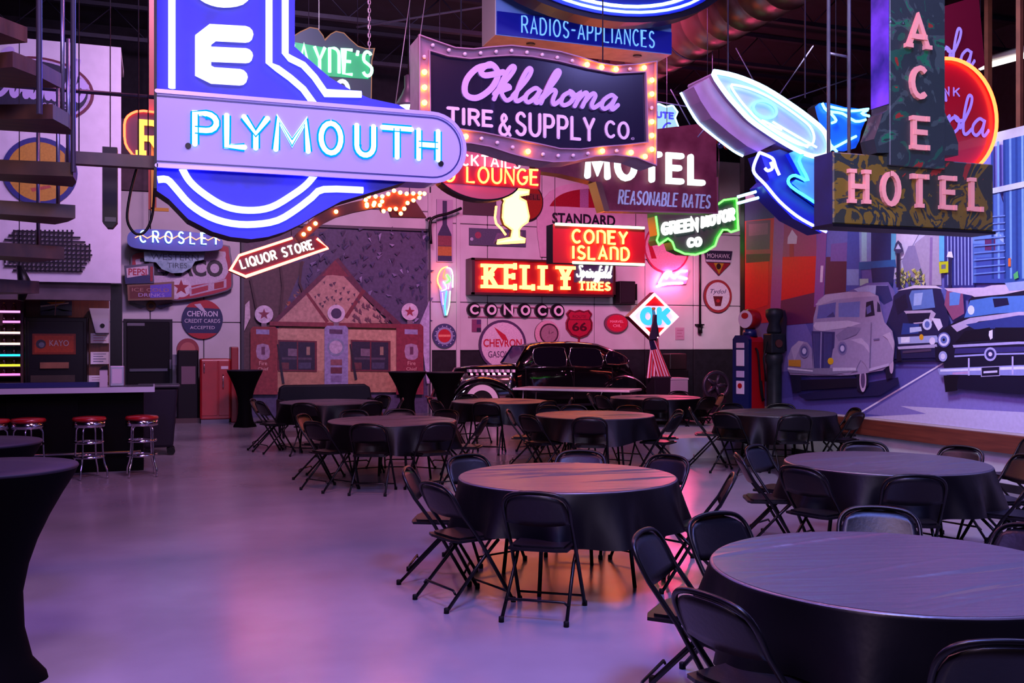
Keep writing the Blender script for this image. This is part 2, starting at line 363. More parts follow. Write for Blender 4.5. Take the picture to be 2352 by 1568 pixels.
# sealed concrete: soft mottling in colour and in gloss
nt = M_FLOOR.node_tree; n_ = nt.nodes.new('ShaderNodeTexNoise'); n_.inputs['Scale'].default_value = .8; n_.inputs['Detail'].default_value = 2
mr_ = nt.nodes.new('ShaderNodeMapRange'); mr_.inputs['To Min'].default_value = .17; mr_.inputs['To Max'].default_value = .30
nt.links.new(nt.nodes['Texture Coordinate'].outputs['Object'], n_.inputs[0]); nt.links.new(n_.outputs['Fac'], mr_.inputs[0])
nt.links.new(mr_.outputs[0], nt.nodes['Principled BSDF'].inputs['Roughness'])
b = MB(); b.box(-13, 17, -6, 23, -.12, 0); struct(b, 'floor', M_FLOOR)
M_WALL = mat('white_metal_siding', 'b9b3b8', .55, 0, noise=.06, nscale=2)
M_DARKW = mat('dark_wainscot', '17151d', .6, noise=.25, nscale=8)
M_CEIL = mat('dark_roof_deck', '1c1c2a', .7, noise=.3, nscale=3)
YB = 22.5
wb = MB(); wb.box(-13, 17, YB, YB+.2, 0, CEIL); back = struct(wb, 'wall_back', mat('back_wall_dark_upper', '1b1922', .8, noise=.2))
# white panels of the back wall, seams between them
xs = [-2.2, .35]; XR = 17.0
x = -2.2; seams = []
gl, gr = onY(556, 700, YB)[0], onY(986, 700, YB)[0]
def panel(x0, x1, z0, z1, m=M_WALL, name='panel', y=.05):
    b = MB(); b.box(x0, x1, YB-y, YB, z0, z1); return bevel(b.build(name, m, back), .012, 1)
zt = 6.45
x = -2.3
while x < gl-.05:
    x2 = min(gl-.03, x+1.1)
    panel(x, x2-.015, 0, 2.1); panel(x, x2-.015, 2.115, 4.9); panel(x, x2-.015, 4.915, zt, mat('brown_upper_panel', '4a3340', .7, noise=.2)); x = x2
panel(gl, gr, 4.15, 4.75); panel(gl, gr, 4.765, zt)
x = gr+.03; wz = onY(1400, 803, YB)[1]
while x < XR:
    x2 = x+1.42
    panel(x, x2-.015, 0, wz-.02, M_DARKW, 'wainscot_panel'); panel(x, x2-.015, wz, 2.62); panel(x, x2-.015, 2.635, 4.5); panel(x, x2-.015, 4.515, zt); x = x2
for (px, w) in ((1050, .09), (985, .09)):
    X = onY(px, 700, YB)[0]; b = MB(); b.box(X-w/2, X+w/2, YB-.1, YB-.05, 0, 5.2); struct(b, 'trim_1', M_WALL)
# outer walls
b = MB(); b.box(-13.2, -13, -6, YB, 0, CEIL); struct(b, 'wall_left', mat('left_wall', '2a2733', .8, noise=.2))
b = MB(); b.box(17, 17.2, -6, YB, 0, CEIL); struct(b, 'wall_right', mat('right_wall', '2a2733', .8, noise=.2))
b = MB(); b.box(-13, 17, -6.2, -6, 0, CEIL); struct(b, 'wall_front', mat('front_wall', '3a3550', .8, noise=.2))
b = MB(); b.box(-13.2, 17.2, -6.2, YB+.2, CEIL, CEIL+.15); struct(b, 'ceiling', M_CEIL)
# roof joists (lattice)
M_JO = mat('joist_blue_grey', '1e1f34', .6, 0, noise=.15)
for k, y in enumerate([7.5, 10.2, 12.9, 15.6, 18.3, 21.0]):
    j = thing('roof_joist', 'dark lattice steel joist under the roof, %s from the camera' % ['nearest', 'second', 'third', 'fourth', 'fifth', 'farthest, next to the back wall'][k], 'joist', (0, y, CEIL), 'lattice joists under the roof'); j['kind'] = 'structure'; j['label'] = j['label']
    b = MB(); b.box(-12.9, 16.9, y-.06, y+.06, CEIL-.08, CEIL); b.box(-12.9, 16.9, y-.06, y+.06, CEIL-.72, CEIL-.64); b.build('chord', M_JO, j)
    b = MB(); x = -12.8; s = 0
    while x < 16.4:
        b.tube([(x, y, CEIL-.64 if s else CEIL-.06), (x+.6, y, CEIL-.06 if s else CEIL-.64)], .014, 4); x += .6; s ^= 1
    b.build('web', M_JO, j, kind='stuff')
for i, (x0, x1) in enumerate([(3.5, 8.5), (8.5, 3.5), (9.5, 13.5), (13.5, 9.5)]):
    b = MB(); y0 = 13 if i < 2 else 9.5; b.tube([(x0, y0, CEIL-.9), (x1, y0+5, CEIL-.9)], .02, 5)
    o = b.build('brace_rod', mat('brace_rod', '8f8fa8', .4, .7), kind='structure')
for i, (a, c) in enumerate([((1690, 110), (1760, 235)), ((1868, 105), (1786, 225)), ((1800, 232), (1992, 168)), ((1540, 205), (1602, 315)), ((1602, 315), (1650, 258)), ((1500, 232), (1690, 262))]):
    A, B_ = onY(*a, 12.6), onY(*c, 12.6); b = MB(); b.tube([(A[0], 12.6, A[1]), (B_[0], 12.62, B_[1])], .011, 5)
    b.build('brace_rod', mat('brace_rod2', '8488a8', .4, .6), kind='structure')
# big round duct
dk = thing('air_duct', 'large round brown spiral duct running under the roof toward the back wall', 'duct', (8.2, 0, 6.8))
b = MB(); b.smooth = True; R = .50; n = 28; yy = 2.0
secs = [6+i*.5 for i in range(32)]; vs = []; fs = []
for i, y in enumerate(secs):
    for dy, r in ((0, R), (.44, R), (.46, R+.018), (.48, R+.018)):
        for j in range(n): vs.append((8.2+r*math.cos(2*PI*j/n), y+dy, 6.8+r*math.sin(2*PI*j/n)))
m_ = len(secs)*4
for i in range(m_-1):
    for j in range(n): fs.append((i*n+j, i*n+(j+1) % n, (i+1)*n+(j+1) % n, (i+1)*n+j))
b.idx(vs, fs); b.build('duct_tube', mat('duct_metal', '4a2c2a', .36, .5, noise=.12, nscale=3), dk)
for y in (8, 11, 14, 17, 20):
    b = MB(); b.tube([(8.2+.52*math.cos(a), y, 6.8+.52*math.sin(a)) for a in [PI*2*i/24 for i in range(24)]], .012, 5, closed=True); b.tube([(8.2, y, 7.32), (8.2, y, CEIL-.02)], .01, 5); b.build('duct_strap', M_ROD, dk)
# ---------------- right hand wall with the street mural
XM = 9.0; YM0, YM1 = -3.0, onX(1712, 700, XM)[0]; ZM0, ZM1 = .66, 3.95
b = MB(); b.box(XM, XM+.16, YM0, YM1, 0, ZM1+.12); wr = struct(b, 'wall_mural', mat('mural_wall_white', 'b4b6bc', .55, noise=.05))
b = MB(); b.box(XM-.075, XM, YM0, YM1, .44, .645); rr = b.build('trim_2', mat('red_stained_board', '54281f', .45, color2='6b3526', nscale=3, stretch=(8, .6, 8)), kind='structure')
b = MB(); b.box(XM-.03, XM, YM0, YM1, .648, .672); b.build('trim_3', M_WALL, kind='structure')
b = MB(); b.box(XM-.02, XM+.2, YM1, YM1+.12, 0, 5.2); b.build('trim_4', M_BLACK, kind='structure')
b = MB(); b.box(XM-.03, XM, YM0, YM1, 0, .09); b.build('baseboard_right', M_DARKW, kind='structure')
b = MB(); b.box(6.9, XM-.03, 12.38, 15.5, 0, .30); st_ = tag(b.build('platform', M_WALL, loc=(8, 13.6, 0)), kind='structure')
# ================================================================ folding chairs, round tables
M_CH = mat('black_enamel_tube', '060508', .34, 0, spec=.3)
M_SEAT = mat('dark_vinyl', '0a080d', .38, 0, spec=.3, bump=.05)
M_CAP = mat('rubber_cap', '08080a', .7)
chair0 = thing('folding_chair', 'x', 'chair', (0, 0, 0))
def chair_parts(t):
    top = [(-.205, -.155, .60), (-.205, -.205, .69), (-.18, -.235, .745), (-.12, -.25, .775), (0, -.258, .785), (.12, -.25, .775), (.18, -.235, .745), (.205, -.205, .69), (.205, -.155, .60)]
    top = smooth(top, 3)
    b = MB(); b.tube([(-.215, .225, .012), (-.205, -.02, .42)]+[p for p in top]+[(.205, -.02, .42), (.215, .225, .012)], .0125, 6); b.build('frame', M_CH, t)
    for s in (-1, 1):
        b = MB(); b.tube([(s*.19, .13, .415), (s*.185, .02, .31), (s*.2, -.265, .012)], .0115, 6); b.build('leg', M_CH, t)
    b = MB(); b.smooth = False
    out = [(-.185, -.17), (-.195, .10), (-.17, .19), (-.1, .215), (.1, .215), (.17, .19), (.195, .10), (.185, -.17), (.12, -.19), (-.12, -.19)]
    b.prism(out, .418, .434, axis='z'); b.build('seat', M_SEAT, t)
    b = MB(); b.prism([(x*.86, y*.86+.0) for x, y in out], .434, .447, axis='z'); b.build('seat_pad', M_SEAT, t)
    # back panel, bowed, arched on top
    b = MB(); b.smooth = True; nu = 12; rows = []
    for k in range(6):
        v = k/5; row = []
        for i in range(nu+1):
            u = -1+2*i/nu; zt = .772-.045*abs(u)**3.0; zb = .565+.018*abs(u)**2; z = zb+(zt-zb)*v
            w = .2 - (.03*(v**3)); yb = -.135-(z-.565)*.53 - .022*(1-u*u)
            row.append((u*w, yb, z))
        rows.append(row)
    vs = [p for r in rows for p in r]+[(p[0], p[1]-.012, p[2]) for r in rows for p in r]; n = nu+1; o = n*6; fs = []
    for k in range(5):
        for i in range(nu):
            a = k*n+i; fs += [(a, a+1, a+n+1, a+n), (a+o, a+n+o, a+n+1+o, a+1+o)]
    for i in range(nu): fs += [(i, i+o, i+1+o, i+1), (5*n+i, 5*n+i+1, 5*n+i+1+o, 5*n+i+o)]
    for k in range(5): fs += [(k*n, k*n+n, k*n+n+o, k*n+o), (k*n+nu, k*n+nu+o, k*n+n+nu+o, k*n+n+nu)]
    b.idx(vs, fs); b.build('backrest', M_SEAT, t)
    b = MB(); b.tube([(-.212, .185, .075), (.212, .185, .075)], .008, 5); b.build('stretcher', M_CH, t)
    b = MB(); b.tube([(-.195, -.2, .105), (-.17, -.2, .125), (.17, -.2, .125), (.195, -.2, .105)], .008, 5); b.build('stretcher', M_CH, t)
    for s in (-1, 1):
        for (x, y) in ((.2, -.268), (.215, .228)):
            b = MB(); b.lathe([(.017, 0), (.017, .03), (.013, .034)], 8, s*x, y); b.build('foot_cap', M_CAP, t)
chair_parts(chair0)
M_CLOTH = mat('tablecloth_sheen_top', '443e48', .37, 0, spec=.9, bump=.55, bscale=2.0, stretch=(.5, 5, 1))  # top of the black cloth, lighter: its grazing sheen is put into the colour
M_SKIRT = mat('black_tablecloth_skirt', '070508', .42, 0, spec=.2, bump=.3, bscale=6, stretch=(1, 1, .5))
table0 = thing('round_table', 'x', 'table', (0, 0, 0))
b = MB(); b.lathe([(.72, .705), (.75, .71), (.75, .728), (.72, .733)], 40); b.build('tabletop', mat('table_laminate', '57504c', .5), table0)
for a in (45, 135, 225, 315):
    b = MB(); c, s = math.cos(math.radians(a)), math.sin(math.radians(a)); b.tube([(.42*c, .42*s, .705), (.50*c, .50*s, 0)], .015, 6); b.build('leg', M_CH, table0)
def cloth_mesh(seed):
    rnd = random.Random(seed); n = 192; vs = []; R = .762; rings = []
    # flat top with long pulled creases, then rim, then the hanging skirt
    ca, sa = math.cos(.35), math.sin(.35); ph = [rnd.uniform(0, 6.28) for _ in range(6)]
    cre = [(rnd.uniform(-.7, .7), rnd.uniform(.010, .017), rnd.uniform(.005, .011)*rnd.choice([1, 1, -1]), rnd.uniform(-.14, .14), rnd.uniform(-.5, .5), rnd.uniform(.25, .7)) for _ in range(15)]
    def ztop(x, y):
        u, v = x*ca+y*sa, -x*sa+y*ca; z = .738; e = max(0, 1-(x*x+y*y)/(R*R))**.3
        for c0, w, h, sl, uc, ul in cre: z += e*h*math.exp(-((v-c0-sl*u-.02*math.sin(3*u+c0*9))/w)**2)*math.exp(-((u-uc)/ul)**2)
        return z
    m_ = 170
    for a in range(m_+1):
        for b_ in range(m_+1):
            u, v = -1+2*a/m_, -1+2*b_/m_; x, y = R*u*math.sqrt(1-v*v/2), R*v*math.sqrt(1-u*u/2); vs.append((x, y, ztop(x, y)))
    fs = [(a*(m_+1)+b_, (a+1)*(m_+1)+b_, (a+1)*(m_+1)+b_+1, a*(m_+1)+b_+1) for a in range(m_) for b_ in range(m_)]; mi = [0]*len(fs)
    hem = rnd.uniform(.40, .44); k1 = rnd.choice([9, 10, 11]); base = len(vs)
    for t in [-.02, .0, .02, .06, .15, .3, .5, .7, .85, 1.0]:
        for j in range(n):
            q = 2*PI*j/n
            fold = .5+.5*math.sin(k1*q+ph[0]+.9*math.sin(2*q+ph[1])); fold2 = math.sin(23*q+ph[2])
            tt = max(0, t); r = R+(-.012 if t < 0 else .004 if t == 0 else .010)+.03*tt+.095*(tt**1.1)*fold+.008*tt*fold2
            vs.append((r*math.cos(q), r*math.sin(q), (.7365 if t <= 0 else .7355)-(.736-hem-.03*math.sin(4*q+ph[3]))*tt))
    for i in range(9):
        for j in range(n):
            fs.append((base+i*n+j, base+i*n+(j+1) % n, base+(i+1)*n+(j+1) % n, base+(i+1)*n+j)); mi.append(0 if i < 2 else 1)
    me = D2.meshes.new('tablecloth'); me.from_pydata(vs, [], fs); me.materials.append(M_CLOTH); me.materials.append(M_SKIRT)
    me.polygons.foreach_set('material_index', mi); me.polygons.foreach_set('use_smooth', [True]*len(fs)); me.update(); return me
cloths = [cloth_mesh(s) for s in (3, 8, 12)]
used = [False, False]
def place_chair(loc, rot, label, group):
    c = chair0 if not used[0] else copy_tree(chair0); used[0] = True
    c.location = loc; c.rotation_euler = (0, 0, rot); c['label'] = label; c['group'] = group; return c
POS8 = ['on the near side', 'at the near right', 'on the right side', 'at the far right', 'on the far side', 'at the far left', 'on the left side', 'at the near left']
def round_table(nick, xc, d, phis, i, ra=.9):
    t = table0 if not used[1] else copy_tree(table0); used[1] = True
    t.location = cw(xc, d); t.rotation_euler = (0, 0, .3*i); t['label'] = 'round folding table hidden under the %s black cloth' % nick; t['group'] = 'round banquet tables'
    o = D2.objects.new('tablecloth', cloths[i % 3]); COL.objects.link(o); o.location = cw(xc, d); o.rotation_euler = (0, 0, -YAW+.1*(i % 4))
    tag(o, 'black cloth draped over the %s round table' % nick, 'tablecloth', 'black cloths on the round tables')
    names = {}
    for p in phis:
        ph, rad = p if isinstance(p, tuple) else (p, ra)
        a = math.radians(ph); dx, dd = math.sin(a)*rad, -math.cos(a)*rad
        v = cw(xc+dx, d+dd); c = cw(xc, d); f = (c-v); rot = math.atan2(f.y, f.x)-PI/2 + random.uniform(-.07, .07)
        k = POS8[int(round(ph/45.)) % 8]; names[k] = names.get(k, 0)+1
        lab = '%s folding chair %s of the %s round table' % ('second black' if names[k] > 1 else 'black', k, nick)
        place_chair(v, rot, lab, 'folding chairs around the %s table' % nick)
TB = [
 ('centre foreground', .392, 6.95, [(-13, .86), (-52, .88), (-93, .9), (-138, .9), (172, .93), (134, .95), (76, .9)]),
 ('lower right corner', 1.627, 4.15, [(-118, .88), (-151, .9), (-55, .88), (-6, .95), (163, 1.0), (125, .9), (75, .95)]),
 ('right-hand, mural-side', 2.956, 7.75, [(-52, .86), (-12, .9), (-133, .9), (-97, .9), (168, .9), (127, .9), (48, .9), (92, .9)]),
 ('left-of-centre, bar-side', -1.451, 11.87, [(-7, .9), (-44, .9), (-105, .95), (34, .95), (-148, .95), (150, .95), (182, .95), (82, .9)]),
 ('middle, pink-lit', 1.077, 12.76, [(-8, .88), (-50, .9), (-100, .9), (58, .9), (-150, .9), (150, .9), (190, .9), (98, .9)]),
 ('grey-lit, pump-side', 3.57, 13.2, [(-4, .88), (-50, .9), (-100, .9), (45, .9), (-160, .88), (162, .82), (96, .86)]),
 ('far left, bench-side', -2.89, 15.5, [(-8, .9), (-55, .9), (-85, .95), (45, .9), (95, .9), (140, .9)]),
 ('far, sedan-front', -.195, 15.7, [(-10, .9), (-60, .9), (-95, .9), (40, .9), (90, .9), (-150, .9)]),
 ('farthest, flag-side', 2.46, 16.8, [(-8, .9), (-60, .9), (-100, .9), (40, .9), (90, .9), (150, .9)]),
]
for i, (nick, x, d, ph) in enumerate(TB): round_table(nick, x, d, ph, i)
place_chair(cw(4.72, 9.2), -YAW-math.radians(80)+PI, 'black folding chair alone at the right edge, beside the red board', 'loose folding chairs')
# ---- tall tables in stretch covers
M_SPAN = mat('black_stretch_cover', '040305', .8, 0, spec=.05)
M_SPTOP = mat('stretch_cover_lit_top', '1c1826', .6, 0, spec=.25)  # lighter copy of the cover; light on the top put into the colour
def cocktail(lab, v, k=1.0, r=1.0):
    t = thing('cocktail_table', lab, 'table', v, 'tall tables in black stretch covers')
    prof = [(.24, 0.0), (.235, .03), (.18, .11), (.153, .26), (.148, .44), (.175, .58), (.215, .70), (.27, .82), (.33, .93), (.385, 1.02), (.40, 1.055)]
    b = MB(); n = 48; vs = []; m = len(prof)
    for q, (rad, z) in enumerate(prof):
        for j in range(n):
            a = 2*PI*j/n; lob = 1+(.10*math.cos(4*a)*max(0, 1-z/.3))
            vs.append((v.x+rad*r*lob*math.cos(a), v.y+rad*r*lob*math.sin(a), z*k))
    fs = [(i*n+j, i*n+(j+1) % n, (i+1)*n+(j+1) % n, (i+1)*n+j) for i in range(m-1) for j in range(n)]
    b.smooth = True; b.idx(vs, fs); b.build('stretch_cover', M_SPAN, t)
    b = MB(); b.lathe([(.40*r, 1.055*k), (.405*r, 1.062*k), (.40*r, 1.072*k), (.2*r, 1.0725*k)], 48, v.x, v.y); b.build('tabletop', M_SPTOP, t)
    return t
cocktail('tall table in black stretch cover at the left edge, nearest to the camera', cw(-2.585, 4.85))
cocktail('tall table in black stretch cover behind the nearest one at the left edge', cw(-3.34, 6.04))
cocktail('tall table in black stretch cover standing beside the red cooler', cw(-5.29, 19.4), 1.05, .86)
cocktail('tall table in black stretch cover, right of the black bench', cw(-2.2, 20.6), .99, 1.0)
cocktail('tall table in black stretch cover, nearest the hood of the sedan', cw(-1.38, 20.2), .99, 1.0)
# black upholstered bench behind the far left table
v = cw(-3.25, 17.6); bn = thing('bench', 'low black upholstered bench with a high back, behind the far left round table', 'bench', v)
M_BEN = mat('black_bench_vinyl', '100f17', .5, spec=.2, noise=.1, bump=.1)
u0, u1, z0, z1 = onY(642, 862, 930, 886, v.y)[0] if 0 else onY(642, 930, v.y)[0], onY(862, 930, v.y)[0], .1, onY(642, 886, v.y)[1]
b = MB(); b.prism([(u0-.02, .42), (u0+.03, z1-.05), (u0+.1, z1), (u1-.14, z1), (u1-.04, z1-.06), (u1+.03, .42)], v.y+.25, v.y+.4); bevel(b.build('backrest', M_BEN, bn), .03, 3)
b = MB(); b.box(u0, u1, v.y-.3, v.y+.3, .3, .47); bevel(b.build('seat', M_BEN, bn), .04, 3)
for s in (u0+.04, u1-.04):
    b = MB(); b.box(s-.06, s+.06, v.y-.3, v.y+.35, .3, .66); bevel(b.build('armrest', M_BEN, bn), .03, 3)
    for y in (v.y-.25, v.y+.3):
        b = MB(); b.lathe([(.02, 0), (.03, .3)], 8, s, y); b.build('leg', M_CH, bn)
# pale rectangular table
zt_ = .76; T = [(1184, 884), (1360, 881), (1474, 895), (1300, 902)]
def onZ(px, py, Z):
    k, z = ray(px, py); t = (Z-EYE)/z; return cw(k*t, t)
c0 = onZ(1325, 891, zt_); a_ = math.radians(-22)-YAW*0
rt = thing('rectangular_table', 'long pale rectangular table lit pink, in front of the black sedan', 'table', (c0.x, c0.y, 0)); 
WL[rt.name] = Vector((0, 0, 0)); rt.rotation_euler = (0, 0, -YAW-math.radians(24))
M_PALE = mat('pale_table_top', 'cbbfc4', .35, noise=.05)
b = MB(); b.box(-1.22, 1.22, -.42, .42, zt_-.045, zt_); bevel(b.build('tabletop', M_PALE, rt), .012, 2)
for sx in (-1, 1):
    for sy in (-1, 1):
        b = MB(); b.tube([(sx*1.02, sy*.33, zt_-.045), (sx*1.05, sy*.36, 0)], .016, 6); b.build('leg', mat('grey_leg', '77727c', .4, .6), rt)
# ================================================================ bar
BY = 13.75; bl = -9.0; br = onY(352, 1000, BY)[0]
bar = thing('bar_counter', 'long black bar counter with a chrome-edged top at the left', 'bar', ((bl+br)/2, BY, 0))
b = MB(); b.box(bl, br-.12, BY, BY+.55, .0, 1.03); b.build('bar_front', mat('bar_front_black', '050406', .5, spec=.08), bar)
X_ = bl
while X_ < br-.9:
    b = MB(); b.box(X_+.03, X_+.87, BY-.012, BY, .12, .98); bevel(b.build('panel', mat('bar_panel', '050406', .45, spec=.1), bar), .004, 1); X_ += .9
b = MB(); b.box(bl, br, BY-.3, BY+.6, 1.055, 1.10); b.build('worktop', mat('bar_top', '2a2638', .2, noise=.1), bar)
b = MB(); b.box(bl, br+.008, BY-.318, BY-.3, 1.04, 1.108); b.box(br, br+.018, BY-.3, BY+.6, 1.04, 1.108); b.build('edge_trim', mat('brushed_edge', 'b8b4c8', .4, .4), bar)
b = MB(); b.box(bl, onY(228, 884, BY+.2)[0], BY+.14, BY+.22, 1.10, 1.16); b.build('bar_rail', mat('blue_bar_rail', '141a5a', .4), bar)
b = MB(); b.tube([(bl, BY-.12, .26), (br-.15, BY-.12, .26)], .018, 8); b.build('foot_rail', mat('chrome', 'c8c6d0', .12, 1), bar)
# stools
M_CHR = mat('chrome', 'c8c6d0', .12, 1); M_RED = mat('red_vinyl', '8e1016', .3, coat=.3)
st0 = thing('bar_stool', 'x', 'stool', (0, 0, 0), 'chrome stools along the bar')
b = MB(); b.lathe([(.17, .70), (.195, .715), (.2, .735), (.185, .755), (.1, .765)], 28); b.build('seat', M_RED, st0)
b = MB(); b.lathe([(.185, .635), (.192, .64), (.192, .70), (.185, .705)], 28); b.build('seat_band', M_CHR, st0)
for a in (45, 135, 225, 315):
    c, s = math.cos(math.radians(a)), math.sin(math.radians(a))
    b = MB(); b.tube([(r*c, r*s, z) for r, z in smooth([(.12, .64), (.16, .60), (.165, .5), (.175, .3), (.195, .18), (.225, .1), (.23, .01)], 3)], .0115, 7); b.build('leg', M_CHR, st0)
for r, z in ((.172, .45), (.18, .27)):
    b = MB(); b.tube([(r*math.cos(2*PI*i/28), r*math.sin(2*PI*i/28), z) for i in range(28)], .009, 6, closed=True, flat=2); b.build('foot_ring', M_CHR, st0)
lbl = ['red-topped chrome stool nearest the right end of the bar', 'red-topped chrome stool second from the right end of the bar', 'red-topped chrome stool third from the right end, behind the tall black tables', 'red-topped chrome stool cut off by the left edge of the frame']
for i, px in enumerate((326, 205, 65, -18)):
    s = st0 if i == 0 else copy_tree(st0); y = 13.17; X = onY(px, 1090, y)[0]; s.location = (X, y, 0); s.rotation_euler = (0, 0, .3*i+.1); s['label'] = lbl[i]
# loft wall over the back bar
LY = 16.0; LX = onY(278, 400, LY)[0]; LZ0, LZ1 = 2.575, 6.15
M_LAV = mat('white_loft_board', 'c0bac6', .6, noise=.04)
b = MB(); b.box(-13, LX, LY, LY+.12, LZ0, LZ1); struct(b, 'wall_loft', M_LAV)
b = MB(); b.box(-13, LX, LY+.12, LY+1.4, LZ1-.1, LZ1); b.build('trim_5', M_LAV, kind='structure')
b = MB(); b.box(-13, LX-.15, LY+.12, LY+.3, LZ0-.26, LZ0+.02); b.build('trim_6', mat('fascia_board', '51424a', .6, noise=.2, nscale=4), kind='structure')
bk = onY(250, 700, 17.2)[0]
b = MB(); b.box(-13, bk, 17.2, 17.32, 0, LZ0+.3); struct(b, 'wall_backbar', mat('brown_plank_backbar', '4b2418', .5, color2='5e2f1c', nscale=5, stretch=(6, 1, .5)))
pX = onY(267, 700, 16.3)[0]
b = MB(); b.box(pX-.085, pX+.085, 16.2, 16.4, 0, LZ0); struct(b, 'trim_7', M_BLACK)
b = MB(); b.box(-12.9, bk, 16.75, 17.15, 0, 1.0); tag(b.build('back_counter', mat('dark_cabinet', '0e0a10', .5), loc=(-4, 17, 0)), 'dark back counter behind the bar, under the cabinets', 'counter')
# glowing bottle shelves
SY = 16.9; s0, s1 = -8.0, onY(52, 780, SY)[0]
sh = thing('shelf_unit', 'lit bottle shelf unit behind the bar glowing pink, cyan and yellow', 'shelf', (s1, SY, 1.0))
b = MB(); b.box(s0, s1+.02, SY+.12, SY+.16, 1.0, 2.45); b.build('back_board', mat('shelf_back', '401820', .6, noise=.2), sh)
b = MB(); b.box(s1-.01, s1+.03, SY-.15, SY+.16, 1.0, 2.45); b.build('side_panel', mat('shelf_side', '3a1c18', .5), sh)
rows = [(712, (1, .25, .85)), (735, (1, .2, .75)), (760, (1, .72, .6)), (785, (1, .75, .55)), (811, (.02, .6, 1)), (834, (.75, .8, .03)), (855, (1, .15, .55))]
bi = 0
for k, (py, c) in enumerate(rows):
    z = onY(30, py+6, SY)[1]
    b = MB(); b.box(s0, s1, SY-.14, SY+.12, z-.02, z-.004); b.build('shelf', mat('acrylic_shelf', '55454f', .3), sh)
    b = MB(); b.box(s0, s1-.02, SY-.145, SY-.125, z-.003, z+.028); b.build('light_strip', neon('strip%d' % k, c, 2.2), sh)
    for q in range(3):
        X = s1-.12-q*.14; bt = thing('bottle', 'dark bottle on the %s lit shelf, %s from its right end' % (['topmost', 'second', 'third', 'fourth', 'fifth', 'sixth', 'lowest'][k], ['first', 'second', 'third'][q]), 'bottle', (X, SY, z-.004), 'bottles on the lit shelves')
        b = MB(); b.lathe([(.034, z-.004), (.036, z+.005), (.036, z+.085), (.03, z+.1), (.012, z+.12), (.012, z+.145)], 12, X, SY); b.build('glass_body', mat('bottle_glass%d' % (bi % 3), ['2a1510', '30181c', '1a2420'][bi % 3], .1, coat=.5), bt)
        b = MB(); b.lathe([(.014, z+.143), (.014, z+.155)], 10, X, SY); b.build('cap', mat('bottle_cap', '99803a', .3, .8), bt); bi += 1
# tall dark cabinet with orange plaque
CY = 16.7; c0_, c1_, q0, q1 = bx(56, 200, 728, 880, CY)
cb = thing('cabinet', 'tall black cabinet with an orange sign behind the bar', 'cabinet', ((c0_+c1_)/2, CY, 1.0))
b = MB(); b.box(c0_, c1_, CY, CY+.45, 1.0, q1); bevel(b.build('body', mat('cabinet_black', '0c0a0e', .4), cb), .01, 1)
b = MB(); b.box(c0_+.05, c1_-.05, CY-.02, CY, 1.02, q1-.06); bevel(b.build('door', mat('cabinet_door', '121016', .35), cb), .006, 1)
u0, u1, v0, v1 = bx(74, 174, 766, 814, CY-.04)
flatprint(cb, CY-.03, [('6a2414', [(u0, v0), (u1, v0), (u1, v1), (u0, v1)]), ('8a3016', [(u0+.03, v0+.03), (u1-.03, v0+.03), (u1-.03, v1-.03), (u0+.03, v1-.03)]), ('2c2a34', ell(u0+.12, (v0+v1)/2, .07)), ('5a5a66', ell(u0+.13, (v0+v1)/2-.01, .04)), ('T', '9a8a8a', 'KAYO', u0+.24, u1-.1, (v0+v1)/2-.03, (v0+v1)/2+.06, {})], 'sign_plate')
u0, u1, v0, v1 = bx(92, 158, 832, 846, CY-.04)
b = MB(); b.box(u0, u1, CY-.05, CY-.02, v0, v1); b.build('name_plate', mat('wood_plate', '7a4c34', .5, noise=.2), cb)
u0, u1, v0, v1 = bx(70, 172, 862, 878, CY-.04)
b = MB(); b.box(u0, u1, CY-.04, CY-.02, v0, v1); b.build('drawer', mat('drawer_front', '2c2018', .5, noise=.3), cb)
# things on and behind the bar
def board(name, label, cat, px0, px1, py0, py1, Y, shapes_fn, th=.02, base='d8d2d8', group=None, m=None):
    u0, u1, v0, v1 = bx(px0, px1, py0, py1, Y)
    t = thing(name, label, cat, ((u0+u1)/2, Y, v0), group)
    b = MB(); b.box(u0, u1, Y, Y+th, v0, v1); b.build('backing', m or mat('paper_'+base, base, .6, noise=.05), t)
    if shapes_fn: flatprint(t, Y, shapes_fn(u0, u1, v0, v1), 'print')
    return t
def lines(c, n=5, m=.15):
    def f(u0, u1, v0, v1):
        w, h = u1-u0, v1-v0
        return [(c, [(u0+w*m, v1-h*(k+1)/(n+1)), (u1-w*m*(1+k % 2), v1-h*(k+1)/(n+1)), (u1-w*m*(1+k % 2), v1-h*(k+1)/(n+1)+h*.06), (u0+w*m, v1-h*(k+1)/(n+1)+h*.06)]) for k in range(n)]
    return f
board('notice', 'white notice with red print pinned on the brown board, topmost', 'notice', 208, 250, 765, 788, 17.15, lines('b04050', 3))
board('notice', 'white notice on the brown board, the middle one', 'notice', 208, 250, 808, 836, 17.15, lines('707088', 4))
board('notice', 'pink-tinted notice at the foot of the brown board', 'notice', 204, 248, 862, 878, 17.15, lines('8a5068', 2))
tX, _, tz0, tz1 = bx(205, 252, 708, 765, 17.1)
t = thing('wall_phone', 'tapered white speaker box hanging beside the black post', 'speaker', (tX+.15, 17.1, tz0))
tw = onY(252, 765, 17.1)[0]-tX
b = MB(); b.prism([(tX, tz1), (tX+tw, tz1), (tX+tw*.98, tz0), (tX+tw*.32, tz0)], 16.98, 17.17); bevel(b.build('housing', mat('white_plastic', 'b8b4c4', .4), t), .01, 2)
b = MB(); b.prism(ell(tX+tw*.66, tz0+.12, .035), 16.97, 16.98); b.build('dial', M_BLACK, t)
u0, u1, v0, v1 = bx(93, 165, 690, 724, 17.1)
t = thing('neon_clock_sign', 'small dark poster with a yellow ray over the black cabinet', 'poster', ((u0+u1)/2, 17.1, v0))
b = MB(); b.box(u0, u1, 17.1, 17.13, v0, v1); b.build('backing', mat('poster_dark', '26263a', .4), t)
